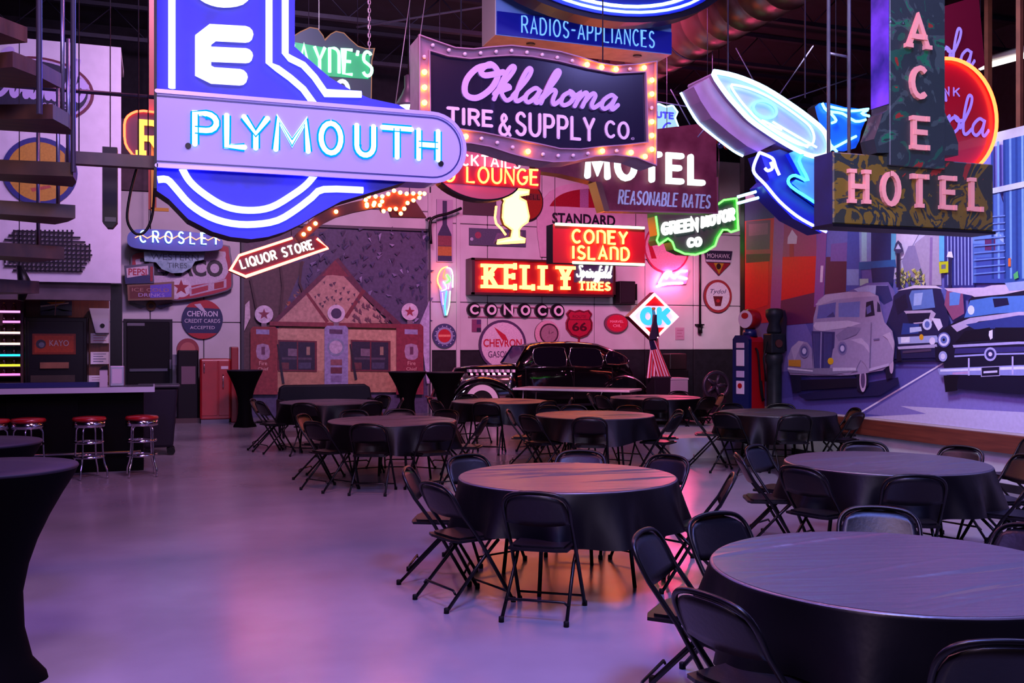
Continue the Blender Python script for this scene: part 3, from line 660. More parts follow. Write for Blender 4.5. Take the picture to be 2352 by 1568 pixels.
w, h = u1-u0, v1-v0
flatprint(t, 17.1, [('3a3c58', [(u0, v0), (u0+w*.5, v0+h*.5), (u1, v0), (u1, v0+h*.3), (u0, v0+h*.3)]), ('c08a20', [(u0+w*.2, v0+h*.9), (u0+w*.5, v0+h*.6), (u1-w*.2, v0+h*.95)]), ('c8c0b0', [(u0, v0+h*.55), (u1-w*.1, v0+h*.82), (u1-w*.1, v0+h*.9), (u0, v0+h*.66)]), ('b08088', [(u0+w*.44, v0), (u0+w*.48, v0), (u0+w*.5, v1), (u0+w*.48, v1)])])
yc = BY+.05
u0, u1, v0, v1 = bx(229, 247, 838, 888, yc)
t = thing('menu_holder', 'white menu card holder with a dark top standing on the bar', 'holder', ((u0+u1)/2, yc, 1.10))
b = MB(); b.box(u0, u1, yc-.02, yc+.03, 1.10, v1-.06); b.build('card', mat('white_card', 'c4bcc8', .5), t)
b = MB(); b.prism([(u0-.01, v1-.06), (u1+.01, v1-.06), (u1, v1), (u0+.03, v1-.02)], yc-.03, yc+.04); b.build('lid', M_BLACK, t)
u0, u1, v0, v1 = bx(252, 286, 840, 885, yc+.1)
t = thing('napkin_dispenser', 'chrome napkin dispenser near the right end of the bar', 'dispenser', ((u0+u1)/2, yc+.1, 1.10))
b = MB(); b.box(u0, u1, yc+.05, yc+.17, 1.10, v1); bevel(b.build('case', mat('brushed_steel', 'aaa6bb', .3, .8), t), .012, 2)
b = MB(); b.box(u0+.03, u1-.03, yc+.042, yc+.05, 1.14, v1-.04); b.build('napkins', mat('napkin', 'd0cad8', .7), t)
# ================================================================ hanging signs
N_WHITE = neon('neon_blue_white', (.085, .095, 1.0), 12.5)
N_BLUE = neon('neon_blue_edge', (.10, .16, 1.0), 9)
N_CYAN = neon('neon_cyan', (.05, .75, 1.0), 3.6)
N_RED = neon('neon_red', (1.0, .035, .012), 16)
N_PINK = neon('neon_pink', (1.0, .1, .25), 10)
N_YEL = neon('neon_yellow', (1.0, .14, .016), 26)
N_AMB = neon('neon_amber', (1.0, .2, .03), 10)
N_GRN = neon('neon_green', (.05, 1.0, .04), 9)
N_MINT = neon('neon_mint', (.55, 1.0, .5), 3.5)
N_WHT = neon('neon_white', (1.0, .93, .9), 5)
N_LBLU = neon('neon_light_blue', (.25, .65, 1.0), 6)
N_BULB = neon('bulb_lit', (1.0, .24, .014), 52)
N_BULBO = neon('bulb_orange', (1.0, .2, .03), 34)
M_BULB = mat('bulb_unlit', 'cfc3cf', .2)
def cabinet(name, label, Y, outline, depth, m_side, m_face=None, cat='sign', face_in=0, loc=None, group=None):
    xs = [p[0] for p in outline]; zs = [p[1] for p in outline]
    t = thing(name, label, cat, ((min(xs)+max(xs))/2, Y, min(zs)), group)
    b = MB(); b.prism(outline, Y+.004, Y+depth); b.build('cabinet', m_side, t)
    if m_face:
        b = MB(); b.prism(outline, Y, Y+.004); b.build('face', m_face, t)
    return t
def tubes(t, Y, paths, r, m, name='neon_tube', closed=False, off=.035, n=7):
    for p in paths:
        b = MB(); b.tube([(x, Y-off, z) for x, z in p], r, n, closed=closed); b.build(name, m, t)
# ---- PLYMOUTH
Y = 8.0
M_PB = mat('blue_enamel', '1a1fae', .5, noise=.12, nscale=10)
M_SIDE = mat('sign_side_dark', '15131c', .5, noise=.2)
out = pl([(360, -330), (678, -330), (677, 107), (700, 128), (758, 178), (813, 211), (850, 226), (915, 240), (960, 268), (960, 410), (917, 422), (858, 440), (784, 462), (728, 492), (690, 515), (654, 532), (615, 544), (577, 549), (530, 544), (488, 532), (432, 503), (388, 457), (360, 438)], Y)
t = cabinet('neon_sign', 'big blue neon sign with a lavender crossband of cyan letters, nearest of the left signs', Y, out, .34, M_SIDE, M_PB)
PLY = t
u0 = out[0][0]; z0, z1 = onY(360, 385, Y)[1], onY(360, 219, Y)[1]; ue = onY(1056, 343, Y)[0]; R = (z1-z0)/2; zc = (z0+z1)/2
band = [(u0, z0)]+arc(ue-R, zc, R, R, -90, 90, 18)+[(u0, z1)]
b = MB(); b.prism(band, Y-.12, Y+.30); b.build('crossband', mat('lavender_enamel', 'a9a0dc', .3, coat=.3), t)
inn = lambda k: [(u0, z0+k)]+arc(ue-R, zc, R-k, R-k, -90, 90, 18)+[(u0, z1-k)]
b = MB(); b.ribbon(inn(.03), .012, Y-.124); b.build('pinstripe', mat('navy_line', '1a1460', .4), t)
b = MB(); b.ribbon([(x, z) for x, z in inn(-.004)], .03, Y-.135, Y-.11, nd=6); b.build('rim', mat('lavender_rim', 'b8a8e8', .3, .2), t)
b = MB(); b.prism([(u0-.02, out[-1][1]), (u0, out[-1][1]), (u0, out[0][1]), (u0-.02, out[0][1])], Y-.13, Y+.36); b.build('end_plate', M_BLACK, t)
def P_(l): return pl(l, Y)
tubes(t, Y, [P_([(395, -330), (395, 205)]), P_([(617, -330), (617, 148), (636, 160), (665, 181), (695, 207), (722, 244)]),
    P_([(654, -330), (654, 126), (665, 137), (695, 152), (721, 180), (746, 216), (828, 219)]),
    smooth(P_([(418, 388), (436, 418), (469, 447), (517, 475), (569, 484), (621, 477), (673, 447), (702, 425), (721, 403)]), 4),
    smooth(P_([(362, 414), (384, 414), (403, 433), (436, 470), (481, 499), (532, 514), (584, 516), (636, 507), (680, 481), (714, 455), (742, 436), (832, 438)]), 3)],
    .028, N_WHITE)  # tubes thickened: their soft halo is put into the shape
b = MB()
e = P_([(580, 82), (478, 78), (464, 92), (464, 168), (480, 182), (580, 180)])
def _E(dy, nm):
    b = MB()
    L = P_([(563, 82+dy), (488, 78+dy), (466, 95+dy), (466, 165+dy), (488, 176+dy), (550, 180+dy)]); b.ribbon(L, .118, Y-.06, Y-.01, nd=14)
    b.ribbon(P_([(470, 127+dy), (564, 131+dy)]), .105, Y-.062, Y-.011, nd=14)
    b.build(nm, neon('opal_letter', (.95, .95, 1), 1.5), t)
_E(0, 'letter')
b = MB(); b.ribbon(smooth(P_([(560, -80), (500, -100), (460, -60), (462, -20), (500, 0), (548, -4), (566, -30)]), 4), .118, Y-.06, Y-.01, nd=12); b.build('letter', MATS['opal_letter'], t)
cells = {'P': (442, 499), 'L': (514, 562), 'Y': (553, 614), 'M': (625, 706), 'O': (727, 780), 'U': (808, 854), 'T': (866, 940), 'H': (948, 1000)}
lz0, lz1 = onY(440, 338, Y)[1], onY(440, 268, Y)[1]
for c, (a, d) in cells.items():
    ua, ud = onY(a+4, 320, Y)[0], onY(d-4, 320, Y)[0]
    for cc, sts in layout(c, ua, ud, lz0, lz1, .2):
        b = MB(); b.smooth = False
        for st in sts: b.ribbon(st, .040, Y-.14, nd=10)
        b.build('letter_core', neon('icy_core', (.52, .93, 1.0), 2.6), t)
    neontext(t, c, ua, ud, lz0, lz1, Y-.135, .008, neon('neon_deep_blue', (.0, .16, 1.0), 2.6), double=.026)
for (px, py) in ((431, 342), (1003, 382)):
    q = onY(px, py, Y); b = MB(); b.prism(ell(q[0], q[1], .022), Y-.14, Y-.12); b.build('mounting_stud', M_BLACK, t)
hangers(t, [u0+.15, u0+.8], 4.6, Y+.17, .012)
# ---- OKLAHOMA
Y = 9.6
of = [(961, 83), (1005, 99), (1043, 112), (1085, 115), (1130, 110), (1171, 107), (1219, 112), (1283, 121), (1330, 134), (1372, 147), (1410, 153), (1458, 150), (1504, 143), (1503, 381), (1458, 363), (1410, 357), (1362, 360), (1315, 371), (1267, 373), (1219, 367), (1171, 354), (1123, 338), (1079, 330), (1040, 328), (1000, 322), (961, 305)]
inn_ = [(984, 118), (1027, 131), (1078, 137), (1123, 132), (1171, 129), (1219, 132), (1283, 143), (1346, 159), (1410, 170.6), (1479, 167), (1484, 328), (1423, 335), (1378, 338), (1330, 344), (1283, 343), (1235, 332), (1171, 319), (1107, 306), (1056, 298), (986, 287)]
oo = pl(of, Y); t = cabinet('neon_sign', 'dark wavy-edged sign framed in bulbs, lilac script above block capitals', Y, oo, .34, mat('cream_side', '9f97a8', .5, noise=.1), mat('mauve_frame', '7a5c74', .45, noise=.15))
ip = pl(inn_, Y); b = MB(); b.prism(ip, Y-.012, Y); b.build('panel', mat('dark_plum_enamel', '17122a', .22, coat=.5), t)
# raised lips around the frame
for nm, P in (('outer_lip', oo), ('inner_lip', ip)):
    b = MB(); b.ribbon(P, .012, Y-.05, Y, closed=True, nd=0); b.build(nm, mat('mauve_lip', '8d7088', .4), t)
u0, u1, v0, v1 = bx(1055, 1408, 150, 214, Y); v0 = onY(1075, 214, Y)[1]
sl = (onY(1400, 248, Y)[1]-onY(1075, 216, Y)[1])
k = [(c, sts) for c, sts in layout('Oklahoma', onY(1053, 200, Y)[0], onY(1412, 200, Y)[0], onY(1120, 228, Y)[1], onY(1120, 228, Y)[1]+.205, 0, SCR, hgt=1.35, slant=.35)]
b = MB()
for c, sts in k:
    for st in sts: zz_ = globals().get('zz_', 0)+.0012; b.ribbon(st, .046 if c != 'O' else .062, Y-.03-zz_, Y-.012, nd=8)
b.build('script_letters', mat('lavender_letter', 'b8a2f0', .4), t)
M_LET = mat('pale_lilac_letter', 'd3c3ea', .4)
def W_(s, a, c, yb, yt, w): 
    u0, u1, v0, v1 = onY(a, yb, Y)[0], onY(c, yb, Y)[0], onY(a, yb, Y)[1], onY(a, yt, Y)[1]; rtext(t, s, u0+w/2, u1-w/2, v0+w/2, v1-w/2, Y-.012, w, M_LET, .015, gap=.34)
W_('TIRE', 1024, 1131, 286, 245, .034); W_('&', 1142, 1173, 313, 259, .03); W_('SUPPLY', 1181, 1365, 313, 256, .034); W_('CO.', 1387, 1455, 318, 276, .03)
def along(P, n):
    L = [0]
    for a, c in zip(P[:-1], P[1:]): L.append(L[-1]+math.hypot(c[0]-a[0], c[1]-a[1]))
    out = []
    for i in range(n):
        s = L[-1]*(i+.5)/n; j = max(q for q in range(len(L)-1) if L[q] <= s); f = (s-L[j])/(L[j+1]-L[j]); out.append((P[j][0]+(P[j+1][0]-P[j][0])*f, P[j][1]+(P[j+1][1]-P[j][1])*f))
    return out
mid = lambda A, B_: [((a[0]+c[0])/2, (a[1]+c[1])/2) for a, c in zip(A, B_)]
top_ = pl([(974, 100), (1020, 115), (1070, 127), (1130, 121), (1180, 118), (1240, 127), (1300, 138), (1360, 154), (1420, 162), (1492, 156)], Y)
rgt = pl([(1494, 170), (1494, 360)], Y); bot = pl([(1494, 365), (1430, 347), (1380, 348), (1320, 358), (1270, 359), (1220, 352), (1171, 338), (1110, 320), (1060, 314), (974, 300)], Y); lft = pl([(973, 290), (973, 115)], Y)
lit = [(970, 155, 250), (1355, 135, 0), ]
def islit(x, z):
    k_ = (x*CS-Y*SN)/(x*SN+Y*CS); px = 1176+F*k_; tt = x*SN+Y*CS; py = 784-F*(z-EYE)/tt
    return (px < 985 and 165 < py < 250) or (py < 175 and (1345 < px < 1415 or px > 1470)) or (px > 1480 and (py < 230 or py > 330)) or (py > 280 and (1060 < px < 1102 or 1178 < px < 1245 or 1352 < px < 1385 or px > 1425))
for P, n in ((top_, 15), (rgt, 6), (bot, 15), (lft, 5)):
    for (x, z) in along(P, n):
        on = islit(x, z); b = MB(); r = .029 if on else .022
        vs = [(x+r*a*math.cos(2*PI*i/8), Y-.01-r*c, z+r*a*math.sin(2*PI*i/8)) for a, c in ((.6, 0), (1, .6), (.9, 1.3), (.4, 1.9)) for i in range(8)]
        b.smooth = True; b.idx(vs, [(q*8+i, q*8+(i+1) % 8, q*8+8+(i+1) % 8, q*8+8+i) for q in range(3) for i in range(8)]+[tuple(24+i for i in range(8))]); b.build('bulb', N_BULB if on else M_BULB, t, label='lit amber bulb' if on else 'unlit bulb')
hangers(t, [onY(1070, 100, Y)[0], onY(1400, 100, Y)[0]], onY(1070, 110, Y)[1]-.1, Y+.17, .008)
# ---- RADIOS-APPLIANCES with disc
Y = 11.6
o_ = pl([(1139, -90), (1139, 80), (1542, 127), (1542, -30)], Y); x0, x1 = o_[0][0], o_[2][0]; zb = o_[1][1]; zt = o_[0][1]
t = cabinet('lightbox_sign', 'blue box sign reading RADIOS - APPLIANCES with pale sides', Y, [(x0, zb), (x1, zb), (x1, zt), (x0, zt)], .52, mat('bronze_box', '8a7068', .35, .3, noise=.2), mat('pale_blue_face', '6d9be0', .3))
b = MB(); b.box(x0-.012, x0, Y, Y+.52, zb, zt); b.build('side_panel', mat('pale_side', 'c8c8c8', .4), t)
zz = onY(1139, 26, Y)[1]; b = MB(); b.box(x0+.01, x1-.005, Y-.02, Y, zb+.01, zz); b.build('blue_band', mat('royal_blue_face', '10188a', .3, emit='10188a', es=.25), t)
u0, u1, v0, v1 = onY(1197, 76, Y)[0], onY(1500, 115, Y)[0], onY(1197, 76, Y)[1], onY(1197, 38, Y)[1]
neontext(t, 'RADIOS-APPLIANCES', u0, u1, v0, v1, Y-.03, .0105, neon('lit_pale_blue', (.16, .42, .95), 1.3), gap=.36, name='letter')
for px in (1232, 1480):
    q = onY(px, 100, Y)[0]; b = MB(); b.prism([(q+.06*math.cos(i*PI/6), Y+.2+.05*math.sin(i*PI/6)) for i in range(12)], zb-.01, zb+.004, axis='z'); b.build('port_cap', M_BLACK, t)
hangers(t, [x0+.3, x1-.3], zt, Y+.26)
Y = 10.9; cc = onY(1398, -112, Y); k_ = onY(1498, -98, Y)[0]-onY(1398, -98, Y)[0]
t = thing('neon_sign', 'large oval neon sign with blue rim tubes at the top edge of the frame', 'sign', (cc[0], Y, cc[1]-1.0))
E = lambda s, n=48: ell(cc[0], cc[1], k_*2.95*s, k_*1.42*s, n)
b = MB(); b.prism(E(1), Y, Y+.28); b.build('cabinet', mat('dark_oval_side', '14101e', .35, .2), t)
b = MB(); b.prism(E(.93), Y-.03, Y); b.build('face', mat('oval_face_blue', '1a2a8c', .3), t)
tubes(t, Y-.03, [E(.88)], .018, N_BLUE, closed=True); tubes(t, Y-.03, [E(.8)], .02, neon('neon_ice', (.45, .7, 1.0), 5), closed=True)
hangers(t, [cc[0]-.4, cc[0]+.4], cc[1], Y+.14)
# ---- WAYNE'S
Y = 12.2
o_ = pl([(600, 92), (660, 92), (690, 73), (712, 63), (730, 66), (742, 82), (746, 92), (760, 78), (772, 72), (790, 76), (806, 92), (822, 106), (842, 112), (860, 111), (854, 140), (852, 260), (600, 250)], Y)
t = cabinet('neon_sign', 'green lit sign with pale letters and a wavy mountain-like top edge', Y, o_, .2, M_SIDE, mat('teal_enamel', '0d4a4c', .4))
gr_ = pl([(610, 96), (680, 98), (850, 128), (846, 182), (610, 165)], Y); b = MB(); b.prism(gr_, Y-.01, Y); b.build('lit_panel', mat('green_lit_panel', '0c8a58', .4, emit='0c9a60', es=.8), t)
u0, u1 = onY(640, 140, Y)[0], onY(853, 140, Y)[0]; v0, v1 = onY(760, 168, Y)[1], onY(760, 112, Y)[1]
neontext(t, "WAYnE'S", u0, u1, v0, v1, Y-.03, .021, neon('pale_green_tube', (.4, 1.0, .62), 2.2), gap=.3)
rtext(t, 'CO.', onY(740, 200, Y)[0], onY(812, 200, Y)[0], onY(760, 222, Y)[1], onY(760, 184, Y)[1], Y, .05, neon('opal2', (.8, .95, 1), 1.3))
tubes(t, Y, [o_], .006, neon('copper_edge', (.8, .35, .25), .5), closed=True, off=.0)
hangers(t, [onY(843, 100, Y)[0]-.1, onY(640, 100, Y)[0]], o_[0][1]-.1, Y+.1)
# big hook light left of Oklahoma
Y = 11.5; q = onY(938, 240, Y)
t = thing('pendant_lamp', 'white reflector lamp hanging between the blue and the wavy dark sign', 'lamp', (q[0], Y, q[1]))
b = MB(); b.lathe([(.15, q[1]-.03), (.155, q[1]), (.09, q[1]+.11), (.05, q[1]+.2), (.05, q[1]+.34), (.02, q[1]+.36)], 18, q[0], Y); b.build('lamp_shade', mat('lamp_grey', '777084', .4, .5), t)
b = MB(); b.lathe([(.02, q[1]-.1), (.10, q[1]-.08), (.13, q[1]-.025), (.05, q[1]-.02)], 16, q[0], Y); b.build('bulb', neon('lamp_white', (1, .95, .95), 4), t)
b = MB(); b.tube([(q[0], Y, q[1]+.35), (q[0], Y, CEIL-.2)], .008, 5); b.build('cord', M_BLACK, t)
# chain at (848, 0..)
for (px, y0, y1, Y, nm) in ((848, -60, 110, 10.5, 'chain'), (905, -60, 262, 10.8, 'cable'), (940, -60, 262, 10.9, 'cable')):
    a, c = onY(px if nm == 'chain' else px+45, y0, Y), onY(px, y1, Y)
    t = thing('hanging_chain' if nm == 'chain' else 'steel_cable', 'pale hanging chain with a knot behind the green sign' if nm == 'chain' else 'slanting steel cable %s the blue and wavy signs' % ('left of the lamp between' if px == 905 else 'right of the lamp between'), nm, (c[0], Y, c[1]))
    b = MB()
    if nm == 'chain':
        z = c[1]; i = 0
        while z < CEIL: b.tube([(c[0]+.016*math.cos(q)*(i % 2), Y+.016*math.cos(q)*(1-i % 2), z+.03*math.sin(q)) for q in [PI/4*j for j in range(8)]], .005, 4, closed=True); z += .045; i += 1
    else: b.tube([(c[0], Y, c[1]), (a[0], Y, a[1])], .006, 5)
    b.build(nm, mat('pale_chain', 'a8a4b0', .4, .6), t, kind='stuff' if nm == 'chain' else None)
# ---- red rounded sign half hidden at left
Y = 12.5
o_ = pl([(283, 300), (286, 275), (300, 260), (330, 253), (400, 262), (400, 372), (318, 364), (298, 352), (286, 330)], Y)
t = cabinet('neon_sign', 'red-outlined neon sign with an orange letter, half hidden behind the blue sign', Y, o_, .2, M_SIDE, mat('maroon_face', '3a0d14', .4))
tubes(t, Y, [smooth(pl([(400, 372), (318, 362), (300, 350), (288, 330), (286, 300), (288, 277), (302, 262), (330, 256), (400, 265)], Y), 2)], .014, N_RED)
rtext(t, 'R', onY(324, 340, Y)[0], onY(372, 340, Y)[0], onY(330, 352, Y)[1], onY(330, 282, Y)[1], Y-.02, .07, neon('orange_letter', (1, .35, .06), 3), serif=.06)
b = MB(); z_ = onY(343, 480, Y)[1]; X = onY(347, 300, Y)[0]; b.box(X-.03, X+.06, Y+.02, Y+.1, z_, CEIL-.7); b.build('hanging_post', mat('orange_post', '8a3a1c', .5), t)
b = MB(); b.box(X+.0, X+.03, Y-.01, Y+.02, z_, z_+.8); b.box(X+.0, X+.2, Y-.01, Y+.02, z_-.02, z_+.02); b.build('yellow_bracket', mat('yellow_paint', 'b08a14', .5), t)
# ---- LIQUOR STORE arrow
Y = 15.5
o_ = pl([(526, 621), (547, 586), (671, 546), (726, 541), (757, 570), (564, 638)], Y)
t = cabinet('neon_sign', 'tilted red neon arrow sign reading LIQUOR STORE', Y, o_, .2, M_SIDE, mat('dark_red_face', '3c1418', .4))
tubes(t, Y, [pl([(671, 547), (549, 587), (529, 620), (564, 635), (753, 570), (727, 548)], Y)], .02, neon('neon_red_white', (1.0, .07, .045), 18))
a_ = math.atan2(onY(720, 566, Y)[1]-onY(553, 615, Y)[1], onY(720, 566, Y)[0]-onY(553, 615, Y)[0])
def rotstrokes(s, pa, pb, h, Y, r, m, gap=.3, off=.04):
    A, B_ = onY(*pa, Y), onY(*pb, Y); L = math.hypot(B_[0]-A[0], B_[1]-A[1]); an = math.atan2(B_[1]-A[1], B_[0]-A[0]); ca, sa = math.cos(an), math.sin(an)
    for c, sts in layout(s, 0, L, 0, h, gap):
        if not sts: continue
        b = MB()
        for st in sts: b.tube([(A[0]+x*ca-z*sa, Y-off, A[1]+x*sa+z*ca) for x, z in st], r, 6)
        b.build('neon_letter', m, t)
rotstrokes('LIQUOR STORE', (556, 617), (720, 571), .135, Y, .0125, N_WHT, .34)
hangers(t, [o_[2][0], o_[3][0]-.1], o_[3][1], Y+.1, .006)
# ---- bulb arrow with star
Y = 13.6
cp = pl([(690, 545), (705, 530), (735, 504), (770, 487), (810, 476), (850, 468), (885, 462)], Y)
st_ = pl([(838, 452), (880, 452), (905, 438), (925, 446), (975, 444), (960, 456), (935, 466), (920, 492), (905, 478), (880, 486), (870, 470), (840, 474)], Y)
t = thing('neon_sign', 'dark curved arrow sign edged with glowing orange bulbs, under the blue sign', 'sign', (cp[3][0], Y, cp[0][1]))
b = MB(); b.ribbon(cp, .14, Y, Y+.12, nd=8); b.build('arrow_tail', mat('rust_body', '3a1c18', .5, noise=.3), t)
b = MB(); b.prism(st_, Y-.02, Y+.14); b.build('arrow_head', mat('rust_body2', '5a2a1c', .5, noise=.3), t)
bu = along(cp, 12)[:3]+along(cp, 12)[5:6]+along(cp, 12)[9:]+along(st_+[st_[0]], 22)
for (x, z) in bu:
    b = MB(); r = .03; b.smooth = True
    vs = [(x+r*a*math.cos(2*PI*i/8), Y-.02-r*c, z+r*a*math.sin(2*PI*i/8)) for a, c in ((.6, 0), (1, .6), (.9, 1.2), (.4, 1.7)) for i in range(8)]
    b.idx(vs, [(q*8+i, q*8+(i+1) % 8, q*8+8+(i+1) % 8, q*8+8+i) for q in range(3) for i in range(8)]+[tuple(24+i for i in range(8))]); b.build('bulb', N_BULBO, t)
hangers(t, [cp[2][0], cp[5][0]], cp[4][1], Y+.1)
br_ = pl([(890, 470), (950, 455), (980, 500), (900, 498)], 14.4); t2 = thing('sign_board', 'dark red angled board behind the orange bulb arrow', 'board', (br_[0][0], 14.4, br_[3][1])); b = MB(); b.prism(br_, 14.4, 14.5); b.build('panel', mat('dark_red_board', '5c1c20', .5), t2); hangers(t2, [br_[1][0]-.05], br_[1][1]-.1, 14.45)
# ---- LOUNGE
Y = 12.4
cc = onY(1098, 395, Y); kx = onY(1186, 395, Y)[0]-cc[0]; kz = cc[1]-onY(1125, 495, Y)[1]
t = thing('neon_sign', 'pink oval neon sign with the word LOUNGE behind the lavender crossband end', 'sign', (cc[0], Y, cc[1]-kz*.75))
b = MB(); b.prism([(cc[0]+kx*1.15*math.cos(a), cc[1]-kz*.08*math.cos(a)+kz*.66*math.sin(a)) for a in [PI*2*i/40 for i in range(40)]], Y, Y+.22); b.build('cabinet', M_SIDE, t)
b = MB(); b.prism([(cc[0]+kx*1.1*math.cos(a), cc[1]-kz*.08*math.cos(a)+kz*.62*math.sin(a)) for a in [PI*2*i/40 for i in range(40)]], Y-.02, Y); b.build('face', mat('rose_face', 'b8607e', .4, emit='b0406a', es=.25), t)
b = MB(); b.prism(pl([(1015, 378), (1240, 392), (1238, 436), (1015, 420)], Y), Y-.035, Y-.02); b.build('name_band', mat('crimson_band', '8a1030', .4), t)
def yl(s, pa, pb, h, m, r):
    A, B_ = onY(*pa, Y), onY(*pb, Y); L = B_[0]-A[0]; sh = (B_[1]-A[1])/L
    for c, sts in layout(s, 0, L, 0, h, .3):
        if not sts: continue
        b = MB()
        for q in sts: b.tube([(A[0]+x, Y-.06, A[1]+x*sh+z) for x, z in q], r, 6)
        b.build('neon_letter', m, t)
yl('KING LOUNGE', (945, 414), (1232, 426), .20, neon('neon_yelred', (1.0, .1, .02), 16), .0145)
yl('COCKTAILS', (1010, 378), (1190, 388), .14, neon('white_glow', (1, .5, .5), 3.6), .012)
hangers(t, [cc[0]-.5, cc[0]+.5], cc[1], Y+.1)
# ---- mug / goblet neon
Y = 14.2
t = thing('neon_sign', 'glowing yellow neon goblet-shaped sign hanging under the lounge sign', 'sign', onY(1180, 560, Y)[0:1]+(Y,)+onY(1180, 560, Y)[1:])
cup = pl([(1172, 434), (1214, 438), (1212, 446), (1192, 450), (1192, 456), (1206, 463), (1209, 478), (1213, 498), (1210, 510), (1196, 520), (1190, 528), (1191, 544), (1204, 549), (1203, 555), (1140, 560), (1142, 553), (1172, 546), (1176, 528), (1158, 515), (1153, 500), (1155, 470), (1158, 462), (1152, 452), (1154, 446), (1160, 456), (1174, 450)], Y)
b = MB(); b.prism(cup, Y, Y+.1); b.build('cabinet', mat('amber_back', '6a4a10', .4), t)
b = MB(); b.prism([(x, z) for x, z in cup], Y-.012, Y); b.build('lit_face', neon('lemon_glow', (1.0, .85, .42), 1.9), t)
tubes(t, Y, [cup], .013, neon('neon_lemon', (1.0, .32, .035), 13), closed=True)
tubes(t, Y, [pl([(1138, 474), (1135, 500), (1138, 514), (1150, 526), (1160, 540)], Y)], .017, neon('neon_lemon', (1.0, .32, .035), 13))
hangers(t, [onY(1190, 440, Y)[0]], onY(1190, 436, Y)[1], Y+.05)
# ---- MOTEL / REASONABLE RATES
Y = 12.6
o_ = pl([(1230, 330), (1600, 285), (1645, 292), (1646, 408), (1646, 490), (1388, 484), (1372, 420), (1290, 400), (1230, 392)], Y)
t = cabinet('neon_sign', 'maroon sign reading MOTEL REASONABLE RATES behind the wavy bulb sign', Y, o_, .24, mat('maroon_side', '5a2230', .5, noise=.2), mat('maroon_enamel', '6a1c34', .4, color2='8a3a50', nscale=3))
rtext(t, 'MOTEL', onY(1345, 400, Y)[0], onY(1608, 400, Y)[0], onY(1345, 405, Y)[1], onY(1345, 345, Y)[1], Y-.04, .085, neon('opal_white', (.9, .97, 1), 1.4), .05, gap=.42)
rtext(t, 'REASONABLE RATES', onY(1420, 460, Y)[0], onY(1628, 460, Y)[0], onY(1420, 467, Y)[1], onY(1420, 437, Y)[1], Y, .022, mat('pale_blue_letter', 'b8c4e8', .4, emit='9ab0e0', es=.2), .02, gap=.36, slant=.12)
b = MB(); b.prism(pl([(1364, 418), (1378, 420), (1396, 484), (1384, 486)], Y), Y-.06, Y+.2); b.build('edge_plate', mat('bronze_edge', '7a5a50', .4, .4), t)
b = MB(); b.ribbon([o_[3], o_[4], o_[5]], .02, Y-.03, Y); b.build('edge_trim', mat('rose_trim', '9a5a70', .4), t)
hangers(t, [onY(1635, 400, Y)[0], onY(1400, 400, Y)[0]], onY(1635, 290, Y)[1]-.1, Y+.12)
# star-like blue fixture near (1640,320)
q = onY(1638, 322, 13.6); t = thing('spotlight', 'cluster of small dark spotlights with red and blue glints above the motel sign', 'lamp', (q[0], 13.6, q[1]))
for i in range(5):
    a = i*1.3; b = MB(); x, z = q[0]-.16+.09*i, q[1]+.05*math.sin(a); b.tube([(x, 13.6, z), (x+.03*math.cos(a), 13.52, z-.07)], [.03, .045], 8); b.build('lamp_head', mat('spot_blue' if i % 2 else 'spot_red', '2c3c70' if i % 2 else '8a3028', .3, .5), t)
b = MB(); b.tube([(q[0]-.25, 13.62, q[1]+.02), (q[0]+.3, 13.62, q[1]+.02)], .014, 6); b.tube([(q[0], 13.62, q[1]), (q[0], 13.62, CEIL-.5)], .01, 5); b.tube([(q[0]+.12, 13.62, q[1]), (q[0]+.12, 13.62, q[1]-.75)], .006, 4); b.build('track', M_ROD, t)
# ---- ROUTE 66 neon shield
Y = 14.6
def shield(cx, cz, w, h): 
    return [(cx+x*w, cz+z*h) for x, z in [(0, 1.0), (.35, .9), (.7, 1.0), (.95, .72), (.82, .45), (.98, .1), (.95, -.35), (.62, -.78), (0, -1.0), (-.62, -.78), (-.95, -.35), (-.98, .1), (-.82, .45), (-.95, .72), (-.7, 1.0), (-.35, .9)]]
cc = onY(1512, 292, Y); w = (onY(1560, 292, Y)[0]-cc[0]); h = onY(1512, 236, Y)[1]-cc[1]
t = cabinet('neon_sign', 'blue-white glowing highway shield sign reading ROUTE 66', Y, shield(cc[0], cc[1], w, h), .15, M_SIDE, neon('ice_face', (.42, .72, .9), 1.0))
tubes(t, Y, [shield(cc[0], cc[1], w*.92, h*.93)], .013, N_LBLU, closed=True)
rtext(t, 'ROUTE', cc[0]-w*.7, cc[0]+w*.7, cc[1]+h*.40, cc[1]+h*.62, Y, .03, mat('blue_ink', '1c3fa0', .5))
rtext(t, '66', cc[0]-w*.62, cc[0]+w*.62, cc[1]-h*.55, cc[1]+h*.22, Y, .03, mat('blue_ink', '1c3fa0', .5), gap=.5)
hangers(t, [cc[0]], cc[1]+h*.9, Y+.08)
